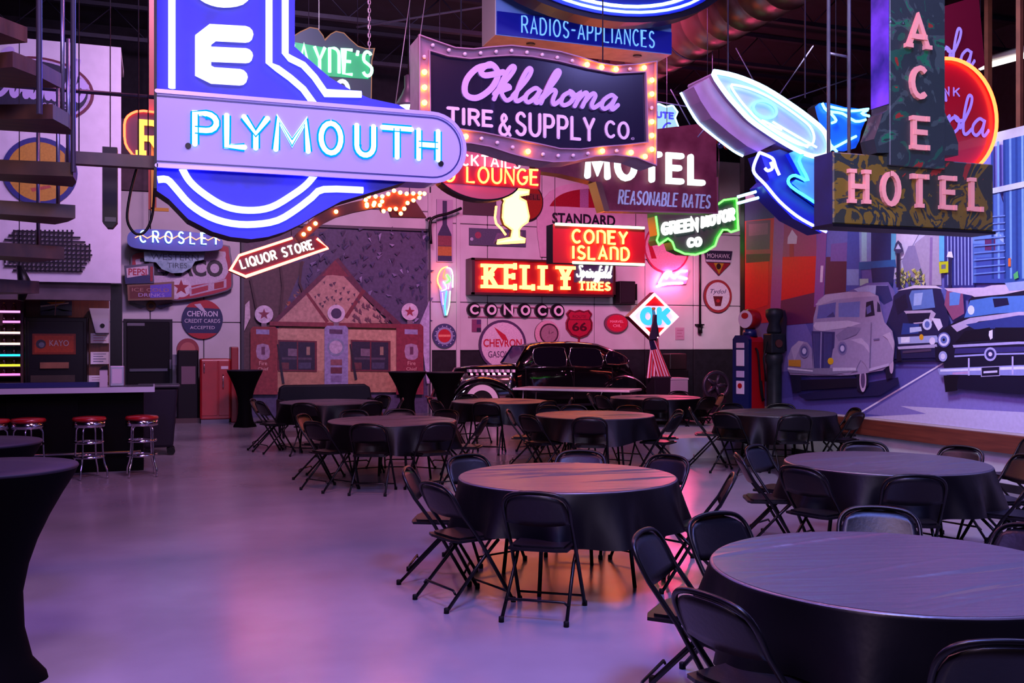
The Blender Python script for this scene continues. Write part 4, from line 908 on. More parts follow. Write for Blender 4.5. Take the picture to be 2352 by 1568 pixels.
# ---- CONEY ISLAND
Y = 15.5
u0, u1, v0, v1 = onY(1270, 560, Y)[0], onY(1481, 560, Y)[0], onY(1270, 603, Y)[1], onY(1270, 514, Y)[1]
t = cabinet('neon_sign', 'red hanging neon box with two lines of yellow letters between mint tubes', Y, [(u0, v0), (u1, v0), (u1, v1), (u0, v1)], .3, M_SIDE, mat('red_enamel', '8c1424', .4, emit='c01020', es=.02))  # faint red glow from the tubes put into the face
wd = u1-u0; hh = v1-v0
neontext(t, 'COnEY', u0+wd*.20, u0+wd*.79, v0+hh*.54, v0+hh*.86, Y-.04, .021, N_YEL, gap=.34); neontext(t, 'ISLAnD', u0+wd*.20, u0+wd*.81, v0+hh*.12, v0+hh*.44, Y-.04, .021, N_YEL, gap=.36)
tubes(t, Y, [[(u0+.03, v1-.005), (u1-.03, v1-.005)], [(u0+wd*.2, v0+.01), (u1-.03, v0+.01)]], .024, N_MINT)
hangers(t, [u0+.1, u1-.1], v1, Y+.15)
# ---- green scalloped sign
Y = 14.2
g = [(1504, 497), (1510, 540), (1506, 552), (1511, 562), (1520, 556), (1532, 548), (1542, 556), (1548, 573), (1570, 583), (1595, 585), (1618, 578), (1640, 564), (1646, 546), (1658, 528), (1668, 528), (1676, 533), (1693, 528), (1691, 490), (1689, 456), (1660, 460), (1646, 470)]
o_ = pl([(1504, 470)]+g+[(1640, 450)], Y)
t = cabinet('neon_sign', 'green neon outlined scalloped sign with glowing white lettering', Y, o_, .26, mat('green_side', '0f7a14', .4), mat('grey_green_face', '3c4a44', .4))
tubes(t, Y, [pl(g, Y)], .016, N_GRN)
N_GW = neon('white_hot', (1, 1, 1), 2.4)
A, B_, C_ = onY(1520, 540, Y), onY(1603, 525, Y), onY(1686, 505, Y)
def skewtext(s, A, B_, h, w, m):
    L = B_[0]-A[0]; sh = (B_[1]-A[1])/L
    for c, sts in layout(s, 0, L, 0, h, .3):
        b = MB()
        for q in sts: b.ribbon([(A[0]+x, A[1]+x*sh+z) for x, z in q], w, Y-.03, Y-.001)
        b.build('letter', m, t)
skewtext('GREEN', onY(1521, 538, Y), onY(1600, 526, Y), .17, .052, N_GW); skewtext('MOTOR', onY(1612, 521, Y), onY(1684, 503, Y), .17, .052, N_GW)
skewtext('CO', onY(1580, 566, Y), onY(1608, 563, Y), .12, .05, N_GW)
hangers(t, [onY(1660, 480, Y)[0], onY(1540, 480, Y)[0]], onY(1600, 470, Y)[1], Y+.12)
# ---- OK diamond
Y = 19.5
cc = onY(1503, 727, Y); w = onY(1558, 727, Y)[0]-cc[0]; h = cc[1]-onY(1503, 781, Y)[1]
dm = lambda k: [(cc[0], cc[1]+h*k), (cc[0]+w*k, cc[1]), (cc[0], cc[1]-h*k), (cc[0]-w*k, cc[1])]
t = cabinet('neon_sign', 'diamond neon sign reading OK in blue behind the flags', Y, dm(1.04), .22, mat('red_side', '7a1424', .4), mat('glowing_white_face', 'd8d2e6', .35, emit='d8d2ff', es=.5))  # white glow put into the enamel face
t['label'] = 'diamond-shaped neon sign reading OK in blue, behind the flags'
for sg in (1, -1):
    b = MB(); b.prism([(cc[0], cc[1]+sg*h*.9), (cc[0]+w*.42, cc[1]+sg*h*.46), (cc[0]-w*.42, cc[1]+sg*h*.46)], Y-.008, Y); b.build('red_corner', mat('red_paint', 'b01424', .4), t)
tubes(t, Y, [dm(.93)], .02, neon('neon_warm_white', (1.0, .14, .10), 16), closed=True)
rtext(t, 'OK', cc[0]-w*.52, cc[0]+w*.56, cc[1]-h*.26, cc[1]+h*.3, Y-.02, .115, neon('sky_tube', (.04, .42, 1.0), 1.6), .03, gap=.4)
b = MB(); b.tube([(cc[0], Y+.1, 0), (cc[0], Y+.1, cc[1]-h)], .04, 8); b.build('post', M_ROD, t)
# ---- ROCKET
Y = 7.6
M_RS = mat('rocket_side', '8c6c8c', .4, noise=.1); M_RF = mat('rocket_face', '9cb4d8', .4)
body = smooth(pl([(1634, 172), (1655, 170), (1700, 182), (1754, 206), (1808, 240), (1850, 270), (1885, 300), (1898, 330), (1892, 356), (1862, 360), (1826, 346), (1790, 326), (1750, 300), (1717, 276), (1690, 248), (1664, 218)], Y), 3, True)
fin = pl([(1812, 352), (1826, 346), (1842, 352), (1892, 358), (1896, 380), (1890, 480), (1850, 448), (1818, 420), (1828, 412), (1848, 420), (1835, 395)], Y)
t = thing('neon_sign', 'white and blue neon rocket sign hanging left of the hotel sign', 'sign', (onY(1780, 300, Y)[0], Y, onY(1780, 480, Y)[1]))
# the sheet metal return is seen from the left: the rocket stands .5 m thick
for nm, P, m_ in (('rocket_body', body, M_RS), ('tail_fin', fin, mat('fin_blue', '1840c0', .35))):
    b = MB(); b.prism(P, Y+.004, Y+.42); b.build(nm, m_, t)
    b = MB(); b.prism(P, Y, Y+.004); b.build('face', M_RF if nm == 'rocket_body' else mat('fin_face', '58a8f0', .35), t)
N_RW = neon('neon_rocket', (.40, .72, 1.0), 3.2)
tubes(t, Y, [body], .022, N_RW, closed=True)  # outline widened to stand in for the tube's halo
inner = [( (x-cx_)*.72+cx_, (z-cz_)*.72+cz_) for cx_, cz_ in [onY(1775, 270, Y)] for x, z in body]
tubes(t, Y, [inner], .011, neon('neon_mint_white', (.5, 1.0, .85), 2.6), closed=True)
pc = onY(1752, 253, Y); a_ = -.12
tubes(t, Y, [[(pc[0]+.125*math.cos(q)*math.cos(a_)-.062*math.sin(q)*math.sin(a_), pc[1]+.125*math.cos(q)*math.sin(a_)+.075*math.sin(q)*math.cos(a_)) for q in [PI*i/12 for i in range(24)]]], .012, neon('neon_teal', (.15, .9, .85), 3), closed=True)
for a0, a1 in (((1745, 278), (1790, 300)), ((1770, 282), (1830, 318)), ((1800, 300), (1870, 340)), ((1760, 292), (1850, 340))):
    tubes(t, Y, [pl([a0, a1], Y)], .011, N_RW)
tubes(t, Y, [smooth(pl([(1842, 352), (1830, 372), (1850, 415), (1822, 404), (1806, 412), (1812, 430), (1860, 462), (1892, 484)], Y), 3)], .014, N_CYAN)
# the far side of the rocket: outline tubes on the rear edge and the exhaust curl
Yb = 7.6
side = smooth(pl([(1634, 172), (1598, 196), (1615, 228), (1640, 268), (1681, 305), (1722, 336), (1746, 348), (1762, 362), (1776, 372), (1790, 392), (1800, 404)], Yb), 3)
tubes(t, Y+.3, [smooth(pl([(1598, 196), (1615, 228), (1640, 268), (1681, 303), (1722, 334), (1744, 346)], Yb), 3)], .013, N_RW)
b = MB(); b.prism(pl([(1636, 174), (1600, 196), (1617, 230), (1642, 268), (1683, 303), (1724, 334), (1748, 346), (1790, 326), (1750, 300), (1717, 276), (1690, 248), (1664, 218)], Yb), Y+.05, Y+.28); b.build('side_return', M_RS, t)
b = MB(); b.prism(pl([(1756, 352), (1800, 340), (1826, 350), (1840, 396), (1816, 416), (1830, 440), (1892, 484), (1896, 534), (1830, 500), (1780, 450), (1760, 425), (1776, 410), (1766, 380)], Yb), Y+.06, Y+.27); b.build('side_return', mat('fin_navy', '1c2484', .4), t)
tubes(t, Y+.2, [smooth(pl([(1744, 350), (1732, 378), (1733, 398), (1758, 424), (1790, 462), (1830, 496), (1868, 518), (1898, 532)], Yb), 3)], .015, N_WHITE, off=.2)
tubes(t, Y+.2, [smooth(pl([(1744, 350), (1764, 358), (1776, 366), (1782, 384), (1790, 402)], Yb), 3), smooth(pl([(1770, 372), (1774, 386), (1764, 392), (1757, 386)], Yb), 3)], .015, N_WHITE, off=.2)
tubes(t, Y+.2, [pl([(1718, 446), (1760, 434)], Yb), pl([(1718, 461), (1766, 448)], Yb)], .014, N_LBLU)
hangers(t, [onY(1700, 200, Y)[0], onY(1880, 300, Y)[0]], onY(1700, 182, Y)[1]-.05, Y+.2, .008)
# blue winged neon behind the hotel sign poles
Y = 9.6
o_ = smooth(pl([(1872, 245), (1900, 236), (1940, 246), (1975, 250), (1992, 262), (1978, 300), (1965, 340), (1910, 345), (1890, 300)], Y), 2, True)
t = cabinet('neon_sign', 'blue neon bird-shaped sign behind the hotel sign hanger', Y, o_, .15, M_SIDE, mat('azure_face', '1258c8', .35, emit='1258c8', es=.3))
N_AZ = neon('neon_azure', (.12, .55, 1.0), 6)
tubes(t, Y, [smooth(pl([(1884, 238), (1896, 256), (1930, 262), (1960, 280), (1984, 276)], Y), 3), smooth(pl([(1900, 246), (1950, 256), (1990, 252), (1975, 262), (1992, 268)], Y), 3), smooth(pl([(1896, 348), (1920, 336), (1950, 320), (1962, 314)], Y), 3), pl([(1900, 330), (1918, 350)], Y), smooth(pl([(1904, 262), (1916, 278), (1906, 284)], Y), 3)], .016, N_AZ)
hangers(t, [onY(1930, 250, Y)[0]], onY(1930, 246, Y)[1], Y+.08)
# ---- ACE HOTEL
Y = 5.4
M_PEEL = mat('peeling_green_sign', '26352e', .45, noise=.1)
def peel(m, cols):
    nt = m.node_tree; b_ = nt.nodes['Principled BSDF']; tc = nt.nodes['Texture Coordinate']; n1 = nt.nodes.new('ShaderNodeTexNoise'); n1.inputs['Scale'].default_value = 3.2; n1.inputs['Detail'].default_value = 7; n1.inputs['Distortion'].default_value = 1.6
    r = nt.nodes.new('ShaderNodeValToRGB'); r.color_ramp.interpolation = 'CONSTANT'; e = r.color_ramp.elements
    e[0].position = 0; e[0].color = (*hexc(cols[0][1]), 1); e[1].position = cols[1][0]; e[1].color = (*hexc(cols[1][1]), 1)
    for p, c in cols[2:]: q = e.new(p); q.color = (*hexc(c), 1)
    nt.links.new(tc.outputs['Object'], n1.inputs[0]); nt.links.new(n1.outputs['Fac'], r.inputs[0]); nt.links.new(r.outputs[0], b_.inputs['Base Color'])
    bp = nt.nodes.new('ShaderNodeBump'); bp.inputs['Strength'].default_value = .3; bp.inputs['Distance'].default_value = .01; nt.links.new(n1.outputs['Fac'], bp.inputs['Height']); nt.links.new(bp.outputs[0], b_.inputs['Normal'])
peel(M_PEEL, [(0, '8a2c20'), (.35, '1f5038'), (.41, '27332f'), (.55, '3a4a42'), (.60, '1f6a42'), (.64, '26322e'), (.68, '9aaaa4')])
M_PEELY = mat('peeling_yellow_sign', '6a5a18', .45); peel(M_PEELY, [(0, '8a2c20'), (.33, '2c3226'), (.47, '6e5a18'), (.55, '26302a'), (.60, '7a641c'), (.66, '2a3a2c'), (.72, '1d4a34')])
u0, u1, v0, v1 = onY(1914, 430, Y)[0], onY(2282, 430, Y)[0], onY(1914, 513, Y)[1], onY(1914, 348, Y)[1]
t = thing('hotel_sign', 'tall peeling green and mustard sign with raised pink letters over HOTEL', 'sign', ((u0+u1)/2, Y, v0))
b = MB(); b.box(u0, u1, Y, Y+.2, v0, v1); bevel(b.build('lower_box', M_PEELY, t), .008, 1)
b = MB(); b.box(u0-.002, u0, Y+.01, Y+.2, v0, v1); b.build('side_panel', mat('navy_side', '10163c', .4, noise=.3), t)
b = MB(); b.box(u0-.01, u1+.01, Y-.01, Y+.21, v0-.02, v0); b.build('bottom_trim', M_BLACK, t)
a0, a1 = onY(2037, 300, Y)[0], onY(2164, 300, Y)[0]
b = MB(); b.box(a0, a1, Y-.03, Y+.16, v1-.07, v1+2.6); bevel(b.build('tower', M_PEEL, t), .006, 1)
b = MB(); b.box(a0-.004, a0, Y-.02, Y+.155, v1+.35, v1+2.6); b.build('tower_side', mat('indigo_mottle', '141860', .4, color2='7a4cd8', nscale=2.5, emit='2a20a0', es=.15), t)  # faint indigo glow put into the side panel, besides its mottling
b = MB(); b.box(a0+.1, a0+.16, Y+.02, Y+.1, v1+2.5, CEIL-.02); b.build('hanger_post', M_ROD, t)
fl = pl([(2010, 352), (2003, 320), (2016, 285), (2022, 262), (2040, 250), (2040, 352)], Y); b = MB(); b.prism(fl, Y-.02, Y+.12); b.build('shoulder', M_PEEL, t)
fl = pl([(2162, 252), (2172, 275), (2186, 300), (2196, 330), (2196, 358), (2162, 358)], Y); b = MB(); b.prism(fl, Y-.02, Y+.12); b.build('shoulder', M_PEEL, t)
M_PK = mat('salmon_letter', 'f4a488', .4)
for c, l, r, tp, bt in (('A', 2070, 2125, 36, 112), ('C', 2078, 2122, 152, 228), ('E', 2082, 2124, 268, 344)):
    rtext(t, c, onY(l+6, bt, Y)[0], onY(r-6, bt, Y)[0], onY(l, bt-4, Y)[1], onY(l, tp+6, Y)[1], Y-.03, .036, M_PK, .025, serif=.03)
for c, l, r, tp, bt in (('H', 1945, 1994, 388, 466), ('O', 2016, 2068, 393, 472), ('T', 2084, 2132, 400, 476), ('E', 2154, 2196, 404, 480), ('L', 2220, 2257, 408, 484)):
    rtext(t, c, onY(l+8, bt, Y)[0], onY(r-8, bt, Y)[0], onY(l, bt-4, Y)[1], onY(l, tp+5, Y)[1], Y, .034, M_PK, .025, serif=.03)
# hanging frame left of the tower
for px in (1903, 1950):
    q = onY(px, 350, Y+.15)[0]; b = MB(); b.tube([(q, Y+.15, v1-.02), (q, Y+.15, CEIL-.02)], .012, 8); b.build('hanger_pipe', mat('galvanised', '8a8c8e', .4, .7, noise=.2), t)
q0, q1 = onY(1903, 122, Y+.2), onY(1950, 128, Y+.2); b = MB(); b.tube([(q0[0], Y+.2, q0[1]), (q1[0], Y+.2, q0[1]-.01)], .01, 6); b.build('hanger_pipe', MATS['galvanised'], t)
# ---- red soda signs
Y = 8.2
o_ = pl([(2150, 20), (2248, -10), (2262, 150), (2170, 200), (2120, 210), (2120, 20)], Y)
t = cabinet('sign_board', 'dark red metal sign with lilac script, upper one behind the hotel tower', Y, o_, .1, M_SIDE, mat('crimson_enamel', '5c0c20', .3, coat=.3)); hangers(t, [o_[1][0]-.1], o_[1][1]-.1, Y+.05)
b = MB()
for c, sts in layout('Cola', onY(2100, 150, Y)[0], onY(2236, 150, Y)[0], onY(2180, 145, Y)[1], onY(2180, 145, Y)[1]+.26, 0, SCR, hgt=1.6, slant=.1):
    for s in sts: b.ribbon(s, .034, Y-.006, nd=8)
b.build('script_letters', mat('lilac_print', 'b0a0d8', .4), t)
Y = 7.6; cc = onY(2180, 270, Y); R = onY(2288, 270, Y)[0]-cc[0]
t = cabinet('neon_sign', 'round red sign ringed in orange-red neon behind the hotel tower', Y, ell(cc[0], cc[1], R, R, 48), .22, mat('dark_red_side', '5a1018', .4), mat('soda_red', '9c0f1c', .3, coat=.3))
tubes(t, Y, [ell(cc[0], cc[1], R*.95, R*.95, 48)], .017, neon('neon_redorange', (1.0, .06, .015), 12), closed=True)
b = MB()
for c, sts in layout('Cola', onY(2104, 300, Y)[0], onY(2268, 300, Y)[0], onY(2190, 306, Y)[1], onY(2190, 306, Y)[1]+.25, 0, SCR, hgt=1.5, slant=.1):
    for s in sts: b.ribbon(s, .034, Y-.006, nd=8)
b.build('script_letters', MATS['lilac_print'], t)
rtext(t, 'DRINK', onY(2104, 200, Y)[0], onY(2202, 200, Y)[0], onY(2190, 220, Y)[1], onY(2190, 202, Y)[1], Y-.002, .014, MATS['lilac_print'], .004, gap=.6)
o2 = ell(cc[0]+.13, cc[1], R*1.02, R*1.02, 48); tubes(t, Y+.26, [[p for p in o2 if p[0] > cc[0]+R*.95]], .014, neon('neon_redorange', (1.0, .06, .015), 12), off=.0)
hangers(t, [cc[0]], cc[1], Y+.1)
# fluorescent fixture and red posts at the right edge
Y = 11.0; A, B_ = onY(2252, 155, Y), onY(2350, 116, Y-1.2)
t = thing('fluorescent_light', 'white fluorescent tube light near the right edge', 'lamp', (A[0], Y, A[1]))
b = MB(); b.tube([(A[0], Y, A[1]), (B_[0]+.3, Y-1.6, B_[1]+.0)], .04, 8); b.build('tube', neon('fluoro', (1, .95, .88), 3.5), t)
b = MB(); b.tube([(A[0], Y, A[1]+.08), (B_[0]+.3, Y-1.6, B_[1]+.08)], .06, 4); b.build('housing', mat('fixture_white', 'a8a0a0', .4), t); hangers(t, [A[0]], A[1]+.05, Y)
for (px, Y, w, nm) in ((2274, 9.6, .07, 'first'), (2347, 8.6, .05, 'second')):
    x = onY(px, 100, Y)[0]; z = 3.2 if nm == 'second' else 4.5
    t = thing('hanging_post', 'reddish square post hanging from the roof at the right edge, %s' % ('left one' if nm == 'first' else 'right one'), 'post', (x, Y, z)); b = MB(); b.box(x-w/2, x+w/2, Y, Y+.06, z, CEIL); b.build('timber', mat('red_post', '5c3020', .5, noise=.2), t)
# ================================================================ things fixed to the back wall
YW = YB-.06
def bp(pts): return pl(pts, YW)
def disc_sign(name, label, px, py, rpx, Y, shapes, th=.05, side='2a2030', cat='sign', rz=None):
    cc = onY(px, py, Y); r = onY(px+rpx, py, Y)[0]-cc[0]; z = r if rz is None else cc[1]-onY(px, py+rz, Y)[1]
    t = thing(name, label, cat, (cc[0], Y, cc[1]-z))
    b = MB(); b.prism(ell(cc[0], cc[1], r, z, 36), Y, Y+th); b.build('plate', mat('plate_'+side, side, .4), t)
    flatprint(t, Y, shapes(cc[0], cc[1], r, z)); return t
disc_sign('round_sign', 'round navy and red sign about credit cards, right of the black door', 465, 733, 47, YW-.06, lambda x, z, r, q: [
    ('1e2350', ell(x, z, r, q)), ('a01c28', [(x+r*math.cos(a), z+q*math.sin(a)) for a in [PI*i/18+PI*.18 for i in range(0, 12)]]), ('a01c28', [(x+r*math.cos(a), z+q*math.sin(a)) for a in [-PI*.75+PI*.5*i/8 for i in range(9)]]),
    ('b8b0c0', [(x-r*.4, z+r*.75), (x-r*.1, z+r*.8), (x+r*.15, z+r*.42), (x-r*.05, z+r*.42)]),
    ('T', 'c8c0d0', 'CHEVRON', x-r*.74, x+r*.74, z+r*.14, z+r*.42, dict(bold=.02)), ('T', 'c8c0d0', 'CREDIT CARDS', x-r*.86, x+r*.86, z-r*.18, z+r*.02, {}), ('T', 'c8c0d0', 'ACCEPTED', x-r*.6, x+r*.6, z-r*.5, z-r*.34, {})])
disc_sign('round_sign', 'large round white sign with red lettering behind the sedan windshield', 1155, 792, 54, YW-.05, lambda x, z, r, q: [
    ('4a3358', ell(x, z, r, q)), ('cdb8c6', ell(x, z, r*.9, q*.9)), ('b02038', [(x-r*.38, z+r*.72), (x+r*.1, z+r*.4), (x+r*.22, z+r*.18), (x-r*.02, z+r*.2), (x-r*.18, z+r*.42)]),
    ('T', 'b02038', 'CHEVRON', x-r*.82, x+r*.8, z-r*.08, z+r*.24, dict(bold=.025)), ('T', '4c3a58', 'GASOLINE', x-r*.62, x+r*.62, z-r*.5, z-r*.24, dict(bold=.01))])
disc_sign('wall_clock', 'round wall clock with a dark ring and pink face', 1257, 766, 28, YW-.08, lambda x, z, r, q: [
    ('c89aa8', ell(x, z, r, q)), ('3a1c30', ell(x+r*.15, z, r*.78, q*.78)), ('94707c', ell(x+r*.15, z, r*.66, q*.66)), ('3a1c30', [(x+r*.12, z), (x+r*.18, z), (x+r*.16, z+r*.45)]), ('3a1c30', [(x+r*.15, z-.01), (x+r*.5, z+.05), (x+r*.5, z+.03)])], cat='clock', side='4a2838')
disc_sign('round_sign', 'small round sign with a navy ring and red centre, left of the sedan', 1021, 771, 27, YW-.05, lambda x, z, r, q: [
    ('3a3c66', ell(x, z, r, q)), ('8a8cae', ell(x, z, r*.72, q*.72)), ('b0202c', ell(x, z, r*.55, q*.55)), ('d8806a', [(x-r*.5, z-r*.08), (x+r*.5, z-r*.08), (x+r*.5, z+r*.1), (x-r*.5, z+r*.1)])]+[('c8c8d8', [(x+r*.8*math.cos(a)+.015*math.cos(b), z+r*.8*math.sin(a)+.015*math.sin(b)) for b in (0, 1.57, 3.14, 4.71)]) for a in [PI*i/7 for i in range(14)]])
disc_sign('oval_sign', 'small red oval oil sign on the pink wall', 1416, 742, 27, YW-.08, lambda x, z, r, q: [('7a3a50', ell(x, z, r, q)), ('c01c3c', ell(x+.02, z, r*.88, q*.88)), ('T', 'f0a0b4', 'MARVEL', x-r*.55, x+r*.6, z+q*.05, z+q*.3, {}), ('T', 'f0a0b4', 'OIL', x-r*.3, x+r*.4, z-q*.4, z-q*.12, {})], rz=22)
disc_sign('round_sign', 'round red-ringed sign with a cup emblem on the right wall panel', 1649, 680, 32, YW-.05, lambda x, z, r, q: [('8a2c30', ell(x, z, r, q)), ('c0b8c2', ell(x, z, r*.84, q*.84)), ('T', '2a2c50', 'Tydol', x-r*.55, x+r*.6, z+q*.08, z+q*.42, dict(shear=.3)), ('5a1c24', [(x-r*.35, z), (x+r*.35, z), (x+r*.2, z-q*.6), (x-r*.2, z-q*.6)]), ('a02830', ell(x, z-q*.28, r*.14, q*.1))], rz=38)
# Mohawk-like shield
S = bp([(1620, 600), (1677, 602), (1678, 578), (1619, 577)]); cx, cz = onY(1648, 605, YW)
t = thing('shield_sign', 'dark shield sign with a red and gold lower point on the right wall panel', 'sign', (cx, YW, onY(1648, 632, YW)[1]))
Pp = bp([(1616, 575), (1680, 577), (1676, 603), (1649, 633), (1621, 602)]); b = MB(); b.prism(Pp, YW-.05, YW); b.build('plate', mat('plate_shield', '35283a', .4), t)
flatprint(t, YW-.05, [('2a2038', Pp), ('b0a6b4', bp([(1618, 596), (1678, 598), (1676, 603), (1620, 601)])), ('T', 'c0b8c0', 'MOHAWK', *bx(1622, 1674, 582, 592, YW), {}), ('7a1c28', bp([(1621, 603), (1676, 605), (1649, 632)])), ('a07a20', bp([(1637, 604), (1660, 605), (1649, 630)])), ('2a1418', ell(*onY(1648, 612, YW), .07, .08))])
# CONOCO balls
for k, (c, px) in enumerate(zip('CONOCO', (1086, 1125, 1163, 1202, 1241, 1278))):
    cc = onY(px, 711+k*.6, YW); r = onY(px+15, 711, YW)[0]-cc[0]
    t = thing('letter_disc', 'black disc with white letter %s, %s of the six in a row' % (c, ['first', 'second', 'third', 'fourth', 'fifth', 'last'][k]), 'sign', (cc[0], YW, cc[1]-r), 'letter discs over the sedan')
    b = MB(); b.prism(ell(cc[0], cc[1], r, r, 24), YW-.10, YW); b.build('disc', mat('disc_black', '0e0a12', .4), t)
    rtext(t, c, cc[0]-r*.5, cc[0]+r*.62, cc[1]-r*.58, cc[1]+r*.58, YW-.10, r*.3, mat('pale_pink_paint', 'd8c4d0', .4), .03)
b = MB(); u0, u1, v0, v1 = bx(1075, 1288, 703, 706, YW); b.box(u0, u1, YW-.03, YW, v0, v1); b.box(u0, u1, YW-.03, YW, v0-.24, v1-.24); 
t = thing('sign_rail', 'thin double rail carrying the six letter discs', 'rail', (u0, YW, v0)); b.build('rail', mat('mauve_rail', '8a4a68', .4), t)
# Route 66 red shield
cc = onY(1331, 744, YW-.06); w = onY(1362, 744, YW-.06)[0]-cc[0]; h = onY(1331, 711, YW-.06)[1]-cc[1]
t = thing('shield_sign', 'red highway shield sign reading Route 66 above the sedan roof', 'sign', (cc[0], YW, cc[1]-h)); b = MB(); b.prism(shield(cc[0], cc[1], w, h), YW-.06, YW); b.build('plate', mat('red_shield', '8c1430', .35), t)
flatprint(t, YW-.06, [('5a0c24', shield(cc[0], cc[1], w*.96, h*.96)), ('a81838', shield(cc[0], cc[1], w*.86, h*.88)), ('5a0c24', [(cc[0]-w*.75, cc[1]+h*.28), (cc[0]+w*.75, cc[1]+h*.28), (cc[0]+w*.75, cc[1]+h*.33), (cc[0]-w*.75, cc[1]+h*.33)]), ('T', '5a0c24', 'ROUTE', cc[0]-w*.5, cc[0]+w*.5, cc[1]+h*.42, cc[1]+h*.62, {}), ('T', '4a0a1e', '66', cc[0]-w*.55, cc[0]+w*.55, cc[1]-h*.5, cc[1]+h*.12, dict(bold=.03))])
b = MB(); q = cc[1]-h; b.box(cc[0]-.02, cc[0]+.02, YW-.04, YW, q-.2, q); b.build('stem', mat('red_shield', '8c1430'), t)
# KELLY sign
Y = YB-.5; u0, u1, v0, v1 = onY(1082, 640, Y)[0], onY(1411, 640, Y)[0], onY(1082, 676, Y)[1], onY(1082, 592, Y)[1]
t = cabinet('neon_sign', 'long dark red box sign with glowing yellow serif letters on the back wall', Y, [(u0, v0), (u1, v0), (u1, v1), (u0, v1)], .42, mat('oxblood_box', '3c0d18', .4), mat('oxblood_face', '780a18', .35, emit='c00818', es=.02))  # red light of the letters put into the face as faint emission
for (a, c, d, e) in ((u0, u1, v1-.05, v1), (u0, u1, v0, v0+.05), (u0, u0+.07, v0, v1), (u1-.05, u1, v0, v1)):
    b = MB(); b.box(a, c, Y-.07, Y, d, e); b.build('frame_edge', mat('oxblood_box', '3c0d18'), t)
ub = onY(1318, 640, Y)[0]; b = MB(); b.box(ub, u1-.05, Y-.012, Y, v0+.34, v1-.05); b.build('navy_panel', mat('slate_panel', '3a3450', .4), t)
ka, kb = onY(1110, 660, Y)[0], onY(1312, 660, Y)[0]; kz0, kz1 = onY(1110, 658, Y)[1], onY(1110, 610, Y)[1]
rtext(t, 'KELLY', ka+.04, kb-.05, kz0, kz1, Y-.05, .098, neon('kelly_yellow', (1.0, .22, .05), 9), .05, gap=.6, serif=.125)
b = MB()
for c, sts in layout('Springfield', onY(1324, 640, Y)[0], onY(1402, 640, Y)[0], onY(1324, 636, Y)[1], onY(1324, 636, Y)[1]+.16, 0, SCR, hgt=1.2, slant=.1):
    for s_ in sts: b.ribbon(s_, .035, Y-.05, Y-.02, nd=6)
b.build('script_letters', N_GW, t)
rtext(t, 'TIRES', onY(1330, 660, Y)[0], onY(1399, 660, Y)[0], onY(1330, 665, Y)[1], onY(1330, 648, Y)[1], Y-.03, .042, MATS['kelly_yellow'], .03, gap=.5, serif=.04)
# STANDARD sign
Yd = YW-.02
t = thing('wall_sign', 'pale wall sign with a red arch over black capitals, behind the red neon box', 'sign', (onY(1340, 560, Yd)[0], Yd, onY(1340, 590, Yd)[1]))
P = bp([(1233, 440), (1500, 440), (1500, 595), (1233, 590)]); b = MB(); b.prism(smooth(bp([(1240, 590), (1232, 500), (1262, 440), (1330, 420), (1420, 430), (1490, 460), (1500, 595)]), 3, False), Yd-.03, Yd); b.build('plate', mat('blush_board', 'bc9eb0', .5, noise=.05), t)
arch = smooth(bp([(1260, 474), (1275, 455), (1300, 442), (1335, 435), (1375, 434)]), 4)
flatprint(t, Yd-.03, [('8c1024', arch+bp([(1378, 478), (1330, 477), (1300, 475)])), ('94648c', bp([(1330, 435), (1350, 435), (1350, 477), (1330, 477)])), ('2c2034', bp([(1352, 436), (1372, 434), (1372, 470), (1362, 466)])), ('T', '1c1024', 'STANDARD', onY(1267, 510, Yd)[0], onY(1412, 510, Yd)[0], onY(1267, 514, Yd)[1], onY(1267, 488, Yd)[1], dict(bold=.03)), ('1c1024', bp([(1259, 526), (1266, 528), (1268, 542)]))])
u0, u1, v0, v1 = bx(1484, 1584, 505, 632, YW)
t = disc_sign('round_sign', 'large pale round sign with a red ring and red stroke under the green sign', 1532, 568, 52, YW-.05, lambda x, z, r, q: [('b02848', ell(x, z, r, q)), ('d48aa4', ell(x, z, r*.93, q*.93)), ('b01430', bp([(1500, 538), (1508, 530), (1494, 560), (1506, 594), (1494, 594), (1486, 560)]))], th=.04)
disc_sign('round_sign', 'dark red disc sign on the wall behind the goblet neon', 1212, 463, 36, YW-.08, lambda x, z, r, q: [('2a1018', ell(x, z, r, q)), ('8c2414', ell(x, z, r*.93, q*.93)), ('6a2a28', [(x-r*.7, z+r*.1), (x+r*.8, z+r*.1), (x+r*.8, z+r*.5), (x-r*.7, z+r*.5)]), ('T', '2a0c10', 'SHELL', x-r*.6, x+r*.8, z+r*.14, z+r*.44, {})], rz=44)
board('picture', 'grey rectangular picture between the bottle sign and the goblet neon', 'picture', 1078, 1208, 523, 562, YW-.04, lambda a, c, d, e: [('4a4a60', [(a, d), (c, d), (c, e), (a, e)]), ('8a3a50', ell(a+.22, d+.24, .08)), ('6a5a74', [(a+.6, d+.05), (c-.1, d+.1), (c-.1, e-.05), (a+.7, e-.1)]), ('a8a8c0', ell(a+.06, d+.14, .04))], th=.04, base='5a5a70')
# dark louvre strip above it
board('wall_panel', 'dark brown board high on the wall under the lounge sign', 'board', 1064, 1140, 455, 492, YW-.03, None, th=.03, base='3a2028')
